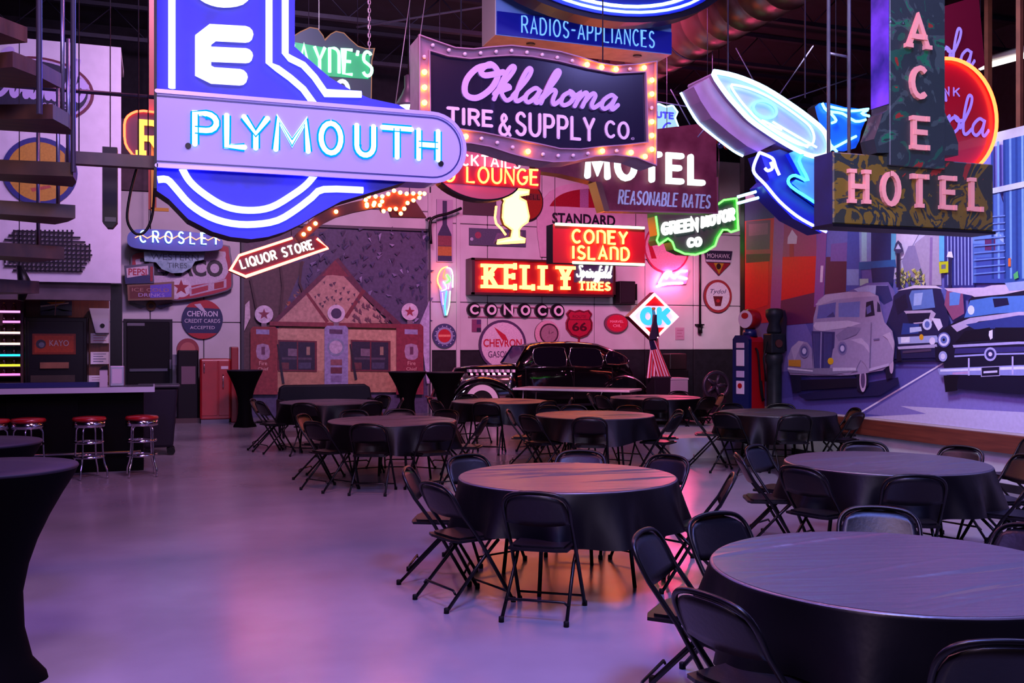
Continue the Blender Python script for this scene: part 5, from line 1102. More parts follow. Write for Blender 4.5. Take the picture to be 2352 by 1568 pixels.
# bottle sign
u0, u1, v0, v1 = bx(1003, 1040, 457, 601, YW-.04)
t = thing('bottle_sign', 'tall narrow sign with a dark soda bottle on the left strip of wall', 'sign', ((u0+u1)/2, YW, v0))
b = MB(); b.box(u0, u1, YW-.04, YW, v0, v1); b.build('plate', mat('bottle_plate', 'a894aa', .5), t); m_ = (u0+u1)/2; w_ = (u1-u0); h_ = v1-v0
flatprint(t, YW-.04, [('2c2c4c', [(m_-w_*.14, v1-.03), (m_-w_*.14, v1-h_*.4), (m_-w_*.42, v1-h_*.56), (m_-w_*.44, v0+.02), (m_+w_*.44, v0+.02), (m_+w_*.42, v1-h_*.56), (m_+w_*.14, v1-h_*.4), (m_+w_*.14, v1-.03)]), ('7a3840', [(m_-w_*.43, v0+h_*.26), (m_+w_*.43, v0+h_*.26), (m_+w_*.43, v0+h_*.42), (m_-w_*.43, v0+h_*.42)]), ('a8682c', [(m_-w_*.43, v0+h_*.1), (m_+w_*.43, v0+h_*.1), (m_+w_*.43, v0+h_*.25), (m_-w_*.43, v0+h_*.25)])])
# parrot neon
Y = YW-.12; t = thing('neon_sign', 'small multicoloured neon parrot on the white strip of wall', 'sign', (onY(1022, 725, Y)[0], Y, onY(1022, 728, Y)[1]))
b = MB(); b.prism(pl([(1012, 618), (1036, 612), (1038, 660), (1030, 722), (1020, 726), (1012, 690), (1006, 645)], Y+.05), Y+.05, Y+.07); b.build('backing', mat('clear_back', '9a94b8', .3), t)
for P, c in (([(1028, 612), (1014, 618), (1006, 634), (1006, 650), (1014, 664)], N_YEL), ([(1026, 614), (1036, 618), (1040, 634), (1040, 660)], N_WHT), ([(1022, 620), (1018, 636), (1024, 640)], N_RED), ([(1026, 630), (1034, 642), (1024, 650)], N_GRN), ([(1018, 646), (1026, 662), (1014, 668)], N_LBLU), ([(1026, 668), (1022, 700), (1024, 724)], N_CYAN), ([(1034, 668), (1032, 700), (1026, 724)], N_MINT), ([(1016, 672), (1018, 700)], neon('neon_violet', (.35, .15, 1), 5)), ([(1032, 650), (1030, 664)], N_PINK)):
    tubes(t, Y, [smooth(pl(P, Y), 3)], .014, c, off=.0)
mount(t, onY(1022, 665, Y)[0], onY(1022, 665, Y)[1], Y+.06, .03) if 0 else None
b = MB(); b.box(onY(1020, 665, Y)[0]-.03, onY(1020, 665, Y)[0]+.03, Y+.06, YB-.045, onY(1022, 668, Y)[1], onY(1022, 662, Y)[1]); b.build('wall_mount', M_BLACK, t)
# pink script neon
Y = YW-.1; t = thing('neon_sign', 'small glowing pink-white script neon right of the black speaker', 'sign', (onY(1545, 660, Y)[0], Y, onY(1545, 662, Y)[1]))
b = MB(); b.prism(pl([(1508, 656), (1524, 626), (1582, 620), (1576, 652)], Y+.05), Y+.04, Y+.06); b.build('backing', mat('pink_back', 'c08098', .4), t)
for P in ([(1508, 658), (1530, 652), (1568, 650)], [(1514, 650), (1522, 636), (1530, 626), (1542, 624)], [(1530, 640), (1540, 628), (1550, 638), (1560, 624), (1578, 622)], [(1560, 636), (1578, 640)]): tubes(t, Y, [smooth(pl(P, Y), 3)], .030, neon('neon_hotpink', (1.0, .06, .2), 130), off=0)
def mount(t, x, z, y0, w=.05):
    b = MB(); b.box(x-w, x+w, y0, YB-.045, z-w, z+w); b.build('wall_mount', M_BLACK, t)
for nm_, dx_ in (('KELLY', 0),):
    for X_ in (onY(1110, 640, YB-.1)[0], onY(1390, 640, YB-.1)[0]): mount([o for o in D2.objects if o.get('label', '').startswith('long dark red box')][0], X_, onY(1110, 640, YB-.1)[1], YB-.1)
mount(t, onY(1545, 640, Y)[0], onY(1545, 640, Y)[1], Y+.05, .03)
# speaker, meter, pipe
u0, u1, v0, v1 = bx(1424, 1472, 645, 697, YB-.5)
t = thing('wall_speaker', 'black box loudspeaker fixed beside the right end of the long red sign', 'speaker', ((u0+u1)/2, YB-.5, v0)); b = MB(); b.box(u0, u1-.15, YB-.5, YB-.1, v0, v1); bevel(b.build('cabinet', mat('speaker_black', '1c1018', .5), t), .015, 2)
b = MB(); b.box(u0+.03, u1-.18, YB-.51, YB-.5, v0+.03, v1-.03); b.build('grille', mat('grille_black', '241420', .8, bump=.5, bscale=120), t); b = MB(); b.box(u1-.2, u1, YB-.3, YB-.05, v0+.1, v1-.05); b.build('bracket', M_BLACK, t)
board('notice', 'small pale notice on the pink wall right of the diamond sign', 'notice', 1552, 1572, 752, 780, YW-.01, lines('a05878', 3), base='b08098')
board('notice', 'small dark notice grid left of the big round chevron sign', 'notice', 1084, 1105, 733, 762, YW-.01, lambda a, c, d, e: [('7a3a60', [(a, d), (c, d), (c, e), (a, e)]), ('2a1c3c', [(a+.12, d), (c, d), (c, d+.1), (a+.12, d+.1)]), ('4a2c60', [(a+.12, e-.12), (c, e-.12), (c, e), (a+.12, e)])], base='6a4a68')
X = onY(1608, 600, YB-.15)[0]; t = thing('wall_pipe', 'thin black pipe running down the right wall panel', 'pipe', (X, YB-.15, onY(1608, 765, YB)[1]))
b = MB(); z_ = onY(1608, 765, YB-.15)[1]; b.tube([(X, YB-.15, z_), (X, YB-.15, 4.9)], .028, 8); b.build('pipe', M_BLACK, t); b = MB(); b.tube([(X, YB-.15, z_), (X, YB-.15, z_+.18)], .06, 8); b.box(X-.1, X+.1, YB-.2, YB-.05, z_+.2, z_+.24); b.build('coupling', M_BLACK, t)
t = thing('wall_bracket', 'curved black iron bracket left of the oval lounge sign', 'bracket', (onY(988, 505, YB-.4)[0], YB-.4, onY(988, 515, YB-.4)[1])); b = MB(); b.tube([(x, YB-.4, z) for x, z in smooth(pl([(990, 560), (988, 512), (1000, 498), (1030, 490), (1060, 478)], YB-.4), 4)], .035, 6); b.build('arm', M_BLACK, t)
b = MB(); q_ = onY(988, 500, YB-.4); b.tube([(q_[0], YB-.4, q_[1]), (q_[0], YB-.02, q_[1])], .03, 6); b.build('wall_mount', M_BLACK, t)
# ---------------- left group: CROSLEY / TEXACO and others
Y = YB-.3
o_ = smooth(pl([(300, 600), (310, 580), (400, 570), (515, 562), (530, 580), (535, 640), (522, 668), (410, 690), (330, 680), (300, 660)], Y), 3, True)
t = thing('enamel_sign', 'white red-cornered sign with black letters and a red star, partly covered', 'sign', (onY(420, 690, Y)[0], Y, onY(420, 690, Y)[1])); b = MB(); b.prism(o_, Y, Y+.1); b.build('plate', mat('sign_edge_grey', '3a3448', .4), t)
s_ = .965; cx = sum(p[0] for p in o_)/len(o_); cz = sum(p[1] for p in o_)/len(o_)
star = lambda x, z, r: [(x+r*(1 if i % 2 == 0 else .42)*math.cos(PI/2+PI*i/5), z+r*(1 if i % 2 == 0 else .42)*math.sin(PI/2+PI*i/5)) for i in range(10)]
flatprint(t, Y, [('9a1c34', [((x-cx)*s_+cx, (z-cz)*s_+cz) for x, z in o_]), ('b8aabc', smooth(pl([(312, 606), (330, 592), (500, 576), (518, 592), (516, 640), (420, 660), (412, 682), (396, 686), (330, 672), (312, 650)], Y), 3, True)),
   ('T', '0c0a12', 'TEXACO', onY(322, 620, Y)[0], onY(512, 620, Y)[0], onY(400, 634, Y)[1], onY(400, 594, Y)[1], dict(bold=.04)), ('c8bcc8', ell(*onY(416, 660, Y), .21)), ('8c1424', star(*onY(416, 660, Y), .17)), ('b09cae', pl([(434, 662), (520, 640), (520, 660), (436, 680)], Y)), ('9a2438', pl([(440, 664), (478, 655), (478, 666), (440, 676)], Y)), ('8c1424', pl([(492, 650), (514, 645), (514, 660), (492, 664)], Y))])
mount(t, onY(420, 640, Y)[0], onY(420, 640, Y)[1], Y+.08)
Y = YB-.9; o_ = [(x, z) for x, z in smooth(pl([(292, 548), (300, 532), (330, 526), (430, 531), (500, 545), (512, 560), (500, 574), (430, 577), (340, 573), (300, 566)], Y), 3, True)]
t = cabinet('neon_sign', 'long blue rounded neon sign with sky-blue letters crossed by a red zigzag', Y, o_, .25, M_SIDE, mat('cobalt_face', '1c2f86', .35, emit='1c3fb6', es=.2))
A, B_ = onY(322, 556, Y), onY(502, 569, Y); L = B_[0]-A[0]
for c, sts in layout('CROSLEY', A[0], B_[0], A[1], A[1]+.23, .75):
    b = MB()
    for s in sts: b.tube([(x, Y-.06, z) for x, z in s], .016, 6)
    b.build('neon_letter', neon('neon_sky', (.35, .75, 1.0), 4), t)
zg = [(A[0]-.1+L*1.08*i/14, A[1]+.12+(.035 if i % 2 else -.035)) for i in range(15)]; tubes(t, Y, [zg], .010, neon('neon_salmon', (1.0, .25, .12), 3.5), off=.03)
hangers(t, [A[0]+.2, B_[0]-.2], A[1]+.25, Y+.1)
Y = YB-.55; o_ = pl([(330, 577), (472, 574), (468, 596), (448, 600), (440, 614), (420, 626), (396, 627), (372, 618), (358, 602), (332, 600)], Y)
t = thing('metal_sign', 'weathered teal half-round metal sign under the long blue rounded sign', 'sign', (onY(400, 627, Y)[0], Y, onY(400, 627, Y)[1])); b = MB(); b.prism(o_, Y, Y+.06); b.build('plate', mat('weathered_teal', '55727c', .45, .3, color2='7a96a0', nscale=9), t); hangers(t, [o_[0][0]+.1, o_[1][0]-.1], o_[0][1]-.05, Y+.03)
flatprint(t, Y, [('T', '38505a', 'WESTERN', *bx(346, 456, 582, 596, Y), {}), ('T', '38505a', 'TIRES', *bx(384, 430, 603, 615, Y), {})], step=.003)
def fb(name, label, P, Y, shapes, col, th=.1):
    o_ = pl(P, Y); t = thing(name, label, 'sign', (onY(P[0][0]+20, P[0][1], Y)[0], Y, min(z for x, z in o_))); b = MB(); b.prism(o_, Y, Y+th); b.build('plate', mat('plate_'+col, col, .4), t); flatprint(t, Y, shapes, step=.003); mount(t, sum(p[0] for p in o_)/len(o_), sum(p[1] for p in o_)/len(o_), Y+th-.01); return t
Y = YB-.62; fb('soda_sign', 'small white and blue soda sign with red lettering at the left wall corner', [(285, 610), (352, 604), (354, 650), (288, 652)], Y, [('1c2458', pl([(286, 636), (345, 632), (345, 650), (288, 651)], Y)), ('c8b4c4', pl([(290, 616), (340, 610), (341, 630), (292, 638)], Y)), ('T', '9c2038', 'PEPSI', *bx(295, 337, 616, 632, Y), dict(bold=.02)), ('8c1424', pl([(345, 612), (351, 612), (351, 646), (345, 646)], Y))], '2a2448')
Y = YB-.58; fb('advert_sign', 'brown and violet rectangular sign under the small soda sign', [(292, 654), (400, 646), (400, 688), (294, 690)], Y, [('5a2020', pl([(297, 658), (345, 655), (345, 684), (298, 686)], Y)), ('5c46b4', pl([(345, 655), (394, 651), (394, 682), (345, 684)], Y)), ('T', 'a07068', 'ICE COLD', *bx(303, 388, 661, 669, Y), {}), ('T', 'a890c8', 'DRINKS', *bx(318, 378, 673, 681, Y), {})], '6a4020')
b_ = disc_sign('emblem_plate', 'small bronze winged emblem above the black door', 347, 702, 12, YW-.05, lambda x, z, r, q: [('7a5018', ell(x, z, r*.9, q*.9)), ('4a3014', ell(x, z, r*.5, q*.5))], side='5a3c14')
for sg in (-1, 1):
    b = MB(); cc = onY(347, 700, YW-.05); b.prism([(cc[0]+sg*.1, cc[1]-.03), (cc[0]+sg*.42, cc[1]+.06), (cc[0]+sg*.45, cc[1]+.02), (cc[0]+sg*.2, cc[1]-.08)], YW-.06, YW-.02); b.build('wing', mat('wing_dark', '382a38', .4), b_)
# black door
dx0, dx1 = onY(284, 900, YW)[0], onY(396, 900, YW)[0]; dz = 2.17
t = D2.objects.new('door_1', None); COL.objects.link(t); t.location = (dx0, YW, 0); WL[t.name] = Vector(t.location); t['kind'] = 'structure'
b = MB(); b.box(dx0, dx1, YW-.05, YW, 0, dz); b.build('door_frame', mat('door_frame_black', '141018', .4), t)
b = MB(); b.box(dx0+.06, dx1-.06, YW-.09, YW-.05, .01, dz-.06); bevel(b.build('door_leaf', mat('door_black', '08060c', .5, spec=.12), t), .01, 1)
b = MB(); zz = onY(340, 849, YW)[1]; b.box(dx0+.12, dx1-.1, YW-.13, YW-.09, zz-.03, zz+.03); b.build('push_bar', mat('push_bar', '4a4654', .3, .7), t)
b = MB(); zz = onY(340, 745, YW)[1]; b.box(dx0+.07, dx0+.42, YW-.095, YW-.09, zz-.03, zz+.03); b.build('door_label', mat('label_grey', '5a5664', .5), t)
b = MB(); b.box(dx1-.06, dx1-.02, YW-.1, YW-.05, 1.1, 1.3); b.build('latch', mat('label_grey', '5a5664'), t)
# grey rolling bin beside the bar
v = cw(-5.30, 14.7); t = thing('trash_bin', 'tall dark grey bin on castors at the end of the bar', 'bin', v)
b = MB(); b.prism([(v.x-.22, .12), (v.x+.20, .12), (v.x+.27, 1.0), (v.x-.28, 1.0)], v.y-.24, v.y+.24); bevel(b.build('body', mat('bin_grey', '1e1c28', .6, spec=.15), t), .04, 2)
b = MB(); b.box(v.x-.3, v.x+.3, v.y-.27, v.y+.27, 1.0, 1.05); bevel(b.build('lid', mat('bin_lid', '25232f', .5), t), .02, 2)
for sx in (-.17, .17):
    for sy in (-.17, .17):
        b = MB(); b.prism(ell(v.x+sx, .06, .06, .06, 14), v.y+sy-.02, v.y+sy+.02); b.box(v.x+sx-.02, v.x+sx+.02, v.y+sy-.03, v.y+sy+.03, .06, .13); b.build('castor', M_BLACK, t)
# old black scale / vending machine with red round head
Y = 21.7; u0, u1 = onY(406, 900, Y)[0], onY(455, 900, Y)[0]; zt = onY(430, 803, Y)[1]
t = thing('vending_machine', 'narrow black antique machine with a round red head beside the door', 'machine', ((u0+u1)/2, Y, 0))
b = MB(); b.box(u0, u1, Y-.3, Y+.2, .06, zt); bevel(b.build('body', mat('machine_black', '0e0910', .5, spec=.15), t), .03, 2)
b = MB(); b.box(u0-.03, u1+.03, Y-.34, Y+.22, 0, .1); b.build('plinth', mat('machine_base', '3a1c1c', .5), t)
mm = (u0+u1)/2; b = MB(); b.prism(ell(mm, zt, .22, .24, 28), Y-.28, Y+.1); b.build('round_head', mat('machine_red', '7a1c24', .35), t); b = MB(); b.prism(ell(mm, zt, .15, .16, 24), Y-.29, Y-.28); b.build('head_dial', mat('machine_dial', '9a4c44', .4), t)
zz = onY(430, 862, Y)[1]; b = MB(); b.box(mm-.13, mm+.15, Y-.315, Y-.3, zz-.17, zz+.2); b.build('front_panel', mat('machine_panel', '5a3648', .4), t)
zz = onY(402, 825, Y)[1]; b = MB(); b.box(u0-.09, u0, Y-.1, Y+.05, zz-.12, zz+.1); b.build('coin_box', mat('label_grey', '5a5664'), t)
# red cooler
Y = 21.4; u0, u1 = onY(458, 900, Y)[0], onY(546, 900, Y)[0]; z1 = onY(458, 823, Y)[1]
t = thing('cooler', 'red upright soda cooler standing left of the garage mural', 'cooler', ((u0+u1)/2, Y, 0))
M_CR = mat('cooler_red', '8c1018', .35, coat=.3, noise=.08)
b = MB(); b.box(u0, u1-.16, Y-.3, Y+.35, .08, z1); bevel(b.build('body', M_CR, t), .04, 3)
b = MB(); b.box(u0+.02, u1-.2, Y-.27, Y+.3, 0, .08); b.build('plinth', mat('label_grey', '5a5664'), t)
b = MB(); b.box(u1-.15, u1, Y-.2, Y+.35, 0, z1+.24); bevel(b.build('side_column', mat('column_red', '7c141c', .4), t), .02, 2)
xm = u0+(u1-u0)*.46; b = MB(); b.box(u0+.03, xm-.01, Y-.32, Y-.3, .16, z1-.05); bevel(b.build('door', M_CR, t), .01, 2); b = MB(); b.box(xm+.01, u1-.19, Y-.32, Y-.3, .16, z1-.05); bevel(b.build('door', M_CR, t), .01, 2)
zz = onY(505, 843, Y)[1]; b = MB(); b.box(xm+.06, xm+.2, Y-.335, Y-.32, zz-.03, zz+.03); b.build('badge', mat('badge_white', 'c0a8b4', .4), t)
zz = onY(505, 875, Y)[1]; b = MB(); b.tube([(xm+.1, Y-.33, zz-.15), (xm+.1, Y-.36, zz-.1), (xm+.1, Y-.36, zz+.1), (xm+.1, Y-.33, zz+.15)], .012, 6); b.build('handle', M_CHR, t)
b = MB(); b.tube([(u0+.08, Y-.33, z1-.3), (u0+.08, Y-.36, z1-.26), (u0+.08, Y-.36, z1-.12), (u0+.08, Y-.33, z1-.08)], .01, 6); b.build('handle', M_CHR, t)
# ---------------- garage mural (a printed banner of a filling station)
Yg = YB-.05; t = thing('garage_mural', 'large printed mural of an old filling station with gas pumps on the roll-up door', 'mural', ((gl+gr)/2, Yg, 0))
top = onY(700, 521, Yg)[1]
b = MB(); b.box(gl+.02, gr-.03, Yg, YB, .0, top); b.build('backing', mat('banner_edge', '3a3048', .6), t)
g_ = lambda P: pl(P, Yg)
rnd = random.Random(5)
S = [('46405e', [(gl+.02, 0), (gr-.03, 0), (gr-.03, top), (gl+.02, top)]), ('584458', g_([(556, 640), (700, 560), (760, 521), (556, 521)])), ('4f3a3e', g_([(556, 900), (556, 620), (700, 600), (640, 740)])), ('9a6a50', g_([(640, 900), (640, 750), (920, 750), (920, 900)]))]
for k in range(150):
    x, y = rnd.uniform(560, 765), rnd.uniform(560, 735)
    if (y-590) > (770-x)*.85: S.append((rnd.choice(['8c4a38', '7a5a48', '9a6a4c', '6a4440', 'a07a60', '5a4a60', '4a3a4a', '806070']), g_([(x, y), (x+rnd.uniform(4, 14), y+rnd.uniform(-5, 5)), (x+rnd.uniform(0, 9), y+rnd.uniform(5, 13))])))
for k in range(190):
    x, y = rnd.uniform(700, 984), rnd.uniform(524, 745)
    S.append((rnd.choice(['2c2c52', '34345c', '3c3a60', '2a2848', '484468', '6a6488', '8a84a8', '3a3050', '30304e']), g_([(x, y), (x+rnd.uniform(4, 16), y+rnd.uniform(-6, 6)), (x+rnd.uniform(0, 9), y+rnd.uniform(5, 15))])))
for P in ([(572, 640), (584, 700), (592, 740)], [(640, 600), (646, 660), (640, 720)], [(690, 600), (684, 650), (700, 690)]):
    for a, c in zip(P[:-1], P[1:]): S.append(('3a2428', g_([a, (a[0]+5, a[1]), (c[0]+5, c[1]), c])))
S += [('a8a0c0', g_([(962, 742), (984, 690), (984, 880), (978, 880)])), ('c0aeb8', g_([(562, 700), (572, 690), (574, 730), (560, 760)])),
 ('54283c', g_([(620, 742), (765, 600), (775, 592), (832, 664), (925, 748), (905, 748), (790, 640), (766, 622), (640, 744)])),
 ('a88478', g_([(634, 742), (768, 614), (890, 742)])), ('702c38', g_([(768, 598), (800, 636), (762, 632), (738, 634)])),
 ('6c2a34', g_([(700, 675), (706, 672), (754, 738), (747, 742)])), ('6c2a34', g_([(838, 668), (830, 664), (788, 728), (796, 732)])),
 ('76303a', g_([(618, 738), (925, 744), (925, 754), (618, 748)])), ('b08a74', g_([(634, 754), (912, 758), (912, 878), (640, 878)])), ('a07860', g_([(634, 850), (912, 852), (912, 900), (634, 900)]))]
for k in range(34):
    x, y = rnd.uniform(716, 820), rnd.uniform(645, 705)
    if abs(x-768) < (y-610)*.8: S.append(('4c3446', g_([(x, y), (x+rnd.uniform(3, 8), y-2), (x+4, y+6)])))
for k in range(36):
    x, y = rnd.uniform(800, 890), rnd.uniform(700, 740)
    if x-800 > (740-y)*.3 and (x-790) < (y-640)*1.2: S.append(('5c3a48', g_([(x, y), (x+rnd.uniform(3, 6), y-7), (x+8, y+5)])))
for x0, x1 in ((640, 724), (806, 892)):
    S += [('5c2030', g_([(x0-3, 780), (x1+2, 783), (x1+2, 853), (x0-3, 852)])), ('1e1c34', g_([(x0, 784), (x1-3, 786), (x1-3, 849), (x0, 848)])), ('463c50', g_([(x0+6, 820), (x1-10, 821), (x1-10, 826), (x0+6, 825)])), ('6a5a6c', g_([(x0+20, 800), (x0+42, 801), (x0+42, 818), (x0+20, 817)])), ('8a7464', g_([(x1-22, 796), (x1-14, 796), (x1-14, 815), (x1-22, 815)])), ('5c2030', g_([((x0+x1)/2-2, 784), ((x0+x1)/2+1, 784), ((x0+x1)/2+1, 849), ((x0+x1)/2-2, 849)])), ('5a3038', g_([(x0+5, 832), (x0+22, 832), (x0+22, 847), (x0+5, 847)])), ('3a3a54', g_([(x1-40, 832), (x1-12, 832), (x1-12, 846), (x1-40, 846)]))]
def printed_pump(cx, w, ytop, ybot, body, globe, star_):
    q = onY(cx, ytop-28, Yg)
    r = [('c0b4c4', ell(q[0], q[1], .2)), (globe, ell(q[0], q[1], .12) if not star_ else star(q[0], q[1], .13)), ('70606e', g_([(cx-6, ytop-8), (cx+6, ytop-8), (cx+6, ytop+2), (cx-6, ytop+2)])),
         (body, g_([(cx-w*.8, ytop), (cx+w*.8, ytop), (cx+w, ytop+6), (cx+w, ybot), (cx-w, ybot), (cx-w, ytop+6)]))]
    return r
S += printed_pump(605, 31, 750, 905, '7c3034', '7a3448', True)+printed_pump(770, 27, 748, 905, '8480a8', '3a2c50', False)+printed_pump(938, 31, 744, 905, '78283a', '8a2c40', True)
for cx in (603, 942):
    S += [('8a86ac', g_([(cx-16, 756), (cx+14, 757), (cx+14, 768), (cx-16, 767)])), ('98809a', smooth(g_([(cx-14, 792), (cx+12, 792), (cx+14, 820), (cx, 826), (cx-14, 820)]), 2, True)), ('5c3450', g_([(cx-4, 796), (cx+4, 796), (cx+4, 814), (cx-4, 814)])), ('T', 'c89a94', 'Fire', *bx(cx-9, cx+9, 829, 838, Yg), {}), ('T', 'c89a94', 'Chief', *bx(cx-12, cx+12, 843, 850, Yg), {})]
S += [('4c3454', g_([(754, 756), (784, 757), (784, 767), (754, 766)])), ('76809c', ell(*onY(769, 797, Yg), .2, .2)), ('a89cb4', ell(*onY(769, 797, Yg), .15, .15)), ('7a4c54', g_([(757, 825), (783, 825), (783, 838), (757, 838)])), ('5c2c3c', g_([(757, 843), (783, 843), (783, 857), (757, 857)])), ('70648c', g_([(758, 862), (782, 862), (782, 876), (758, 876)])), ('1c1828', g_([(800, 790), (803, 790), (818, 870), (812, 872)])), ('1c1828', g_([(634, 790), (638, 790), (652, 880), (646, 880)]))]
flatprint(t, Yg, S, 'printed_picture', printmat('banner_print', .5, .18, 14), step=.0004)
b = MB(); z_ = top; b.box(gl, gr, Yg-.08, Yg-.0, z_, z_+.06); b.build('top_rail', mat('rail_dark', '2c2838', .5), t)
b = MB(); b.box(gr-.05, gr+.0, Yg-.08, Yg, 0, z_+.1); b.build('track', mat('rail_dark', '2c2838'), t); b = MB(); b.box(gl-.03, gl+.03, Yg-.08, Yg, 0, z_+.4); b.build('track', mat('rail_dark', '2c2838'), t)
# ================================================================ street mural on the right wall
t = thing('street_mural', 'wide printed street scene mural with vintage cars and city buildings on the right wall', 'mural', (XM-.02, 6.0, ZM0))
b = MB(); b.box(XM-.014, XM, YM0, YM1-.01, ZM0+.015, ZM1); b.build('backing', mat('mural_edge', 'a8a4b8', .6), t)
ext = lambda P: [onX(x, y, XM) for x, y in P]
MS = []
def q(c, *P): MS.append((c, ext(P)))
def vline(c, x0, y0, x1, y1, w): MS.append((c, ext([(x0, y0), (x0+w, y0), (x1+w, y1), (x1, y1)])))
q('6a6ab8', (1700, 460), (2900, 200), (2900, 1120), (1700, 940))
# pavement, road
q('5a54a4', (1712, 740), (1900, 740), (2000, 770), (2900, 780), (2900, 1130), (1712, 940))
q('7468b0', (1712, 745), (1850, 738), (1880, 800), (1790, 880), (1712, 890))
q('4a4694', (1712, 860), (1840, 850), (1900, 900), (1712, 935))
q('8078bc', (1990, 950), (2170, 838), (2900, 830), (2900, 1040))
q('e0dcf4', (1968, 951), (1972, 953), (2170, 835), (2168, 832))
q('bcb8d8', (2070, 932), (2352, 946), (2900, 975), (2900, 1110), (1988, 962), (2130, 950))
# far sky, buildings
q('c8c4e4', (2030, 520), (2180, 490), (2180, 600), (2030, 650))
q('c41430', (1712, 455), (1870, 440), (1885, 705), (1840, 735), (1712, 745))
q('3a2c66', (1712, 460), (1785, 452), (1784, 500), (1712, 508)); q('6a3858', (1716, 508), (1772, 505), (1770, 576), (1716, 580)); q('8c4a6a', (1722, 515), (1766, 512), (1766, 538), (1722, 542)); q('a03050', (1716, 574), (1772, 572), (1772, 582), (1716, 584))
q('442038', (1716, 584), (1772, 582), (1770, 600), (1716, 604)); q('e01026', (1714, 604), (1768, 600), (1766, 700), (1714, 716))
q('9a4c94', (1782, 470), (1806, 468), (1794, 745), (1770, 747)); q('9c3c6c', (1806, 490), (1878, 500), (1878, 590), (1800, 590)); q('dc1026', (1800, 590), (1878, 588), (1876, 690), (1796, 716)); q('642050', (1796, 690), (1880, 670), (1880, 740), (1794, 748))
q('c8b4c4', (1811, 560), (1812, 545), (1822, 527), (1834, 543), (1832, 560)); q('a02040', (1816, 560), (1826, 560), (1826, 590), (1816, 590))
q('8a4c9c', (1880, 530), (1902, 530), (1894, 700), (1872, 705)); q('e0c8e0', (1888, 610), (1894, 610), (1892, 648), (1886, 648))
q('5a2046', (1900, 590), (1955, 590), (1950, 680), (1896, 690)); q('7a5aa8', (1912, 560), (1954, 556), (1952, 600), (1910, 600)); q('4858b0', (1950, 520), (1980, 520), (1980, 660), (1946, 670))
q('8aa4d8', (1976, 505), (2008, 505), (2006, 610), (1978, 612)); q('a8e0e8', (1982, 520), (1994, 520), (1994, 600), (1982, 600))
q('243470', (2004, 500), (2050, 500), (2050, 600), (2004, 600)); q('60c0e0', (2050, 500), (2062, 500), (2060, 600), (2050, 600)); q('2868a8', (1976, 602), (2060, 596), (2062, 614), (1976, 620)); q('202c64', (2004, 616), (2058, 612), (2054, 660), (2008, 660)); q('88a0d8', (1948, 618), (1976, 618), (1976, 655), (1948, 655)); q('b8e0d0', (1978, 640), (1998, 640), (1998, 656), (1978, 656))
q('cfc6dc', (2062, 505), (2140, 490), (2085, 590), (2062, 600)); q('8c84ac', (2140, 560), (2090, 565), (2075, 600), (2085, 640), (2150, 650)); q('a89cb8', (2104, 560), (2164, 512), (2166, 655), (2130, 655)); q('8870a4', (2140, 545), (2146, 545), (2144, 655), (2138, 655))
rnd = random.Random(9)
for k in range(70):
    x, y = rnd.uniform(2060, 2125), rnd.uniform(618, 658)
    q(rnd.choice(['a8a84c', 'c4c470', '6c7c44', 'd0cc90', '4a5a50']), (x, y), (x+rnd.uniform(4, 9), y-4), (x+5, y+6))
q('5cb0e0', (2164, 495), (2178, 495), (2178, 600), (2164, 600))
q('2c3078', (2176, 495), (2245, 490), (2245, 662), (2176, 660))
for i in range(8): x = 2182+i*8; vline('8c98d0', x, 500, x+1, 655, 3)
q('4868b0', (2242, 440), (2300, 430), (2320, 490), (2320, 650), (2242, 650)); q('6488c8', (2242, 540), (2312, 536), (2320, 560), (2242, 560)); q('384c9c', (2250, 592), (2318, 590), (2318, 650), (2250, 650)); q('5c2c60', (2270, 550), (2294, 549), (2294, 575), (2270, 575))
q('9cb4e8', (2292, 540), (2300, 533), (2322, 556), (2318, 562)); q('2c5094', (2316, 300), (2900, 150), (2900, 660), (2316, 650))
for i in range(30):
    x = 2284+i*14; vline('6c98d4' if i % 2 else '203c80', x, 330-i*6, x+2, 640, 5)
for i in range(9): yy = 500+i*16; q('6484c4', (2246, yy), (2318, yy-6), (2318, yy-3), (2246, yy+3))
q('b8c4e4', (2255, 440), (2900, 300), (2900, 322), (2255, 452))
# signs & lamp posts
vline('1c1c3c', 2068, 560, 2068, 660, 8); q('3a3a60', (2062, 575), (2066, 560), (2072, 552), (2080, 560), (2084, 577), (2076, 582), (2068, 582)); q('c8c8e0', (2066, 572), (2072, 560), (2079, 572))
vline('20204c', 2188, 590, 2188, 660, 7); q('e0e0f0', (2184, 590), (2188, 578), (2196, 578), (2199, 592)); q('c0c820', (2166, 602), (2188, 600), (2188, 626), (2168, 628)); q('6a7080', (2172, 608), (2182, 607), (2182, 617), (2172, 618)); q('d06a30', (2326, 594), (2332, 592), (2332, 612), (2326, 612)); q('50b060', (2338, 630), (2348, 622), (2350, 638), (2340, 642))
q('1a1838', (1798, 714), (1812, 712), (1816, 730), (1814, 760), (1816, 806), (1806, 806), (1800, 770), (1794, 806), (1790, 804), (1796, 750), (1794, 728))
# cars in the print --------------------------------------------------
q('141434', (2052, 826), (2170, 828), (2172, 830), (2060, 832)); 
q('1c1c48', (1842, 906), (2072, 866), (2075, 880), (2030, 908), (1860, 918))
q('6c64a8', (1960, 668), (2000, 650), (2050, 648), (2065, 670), (2060, 760), (2000, 720)); q('a8b4e0', (1970, 664), (2002, 655), (2048, 655), (2056, 680), (1990, 676)); q('2c3470', (2022, 656), (2050, 656), (2060, 690), (2040, 700), (2020, 680))
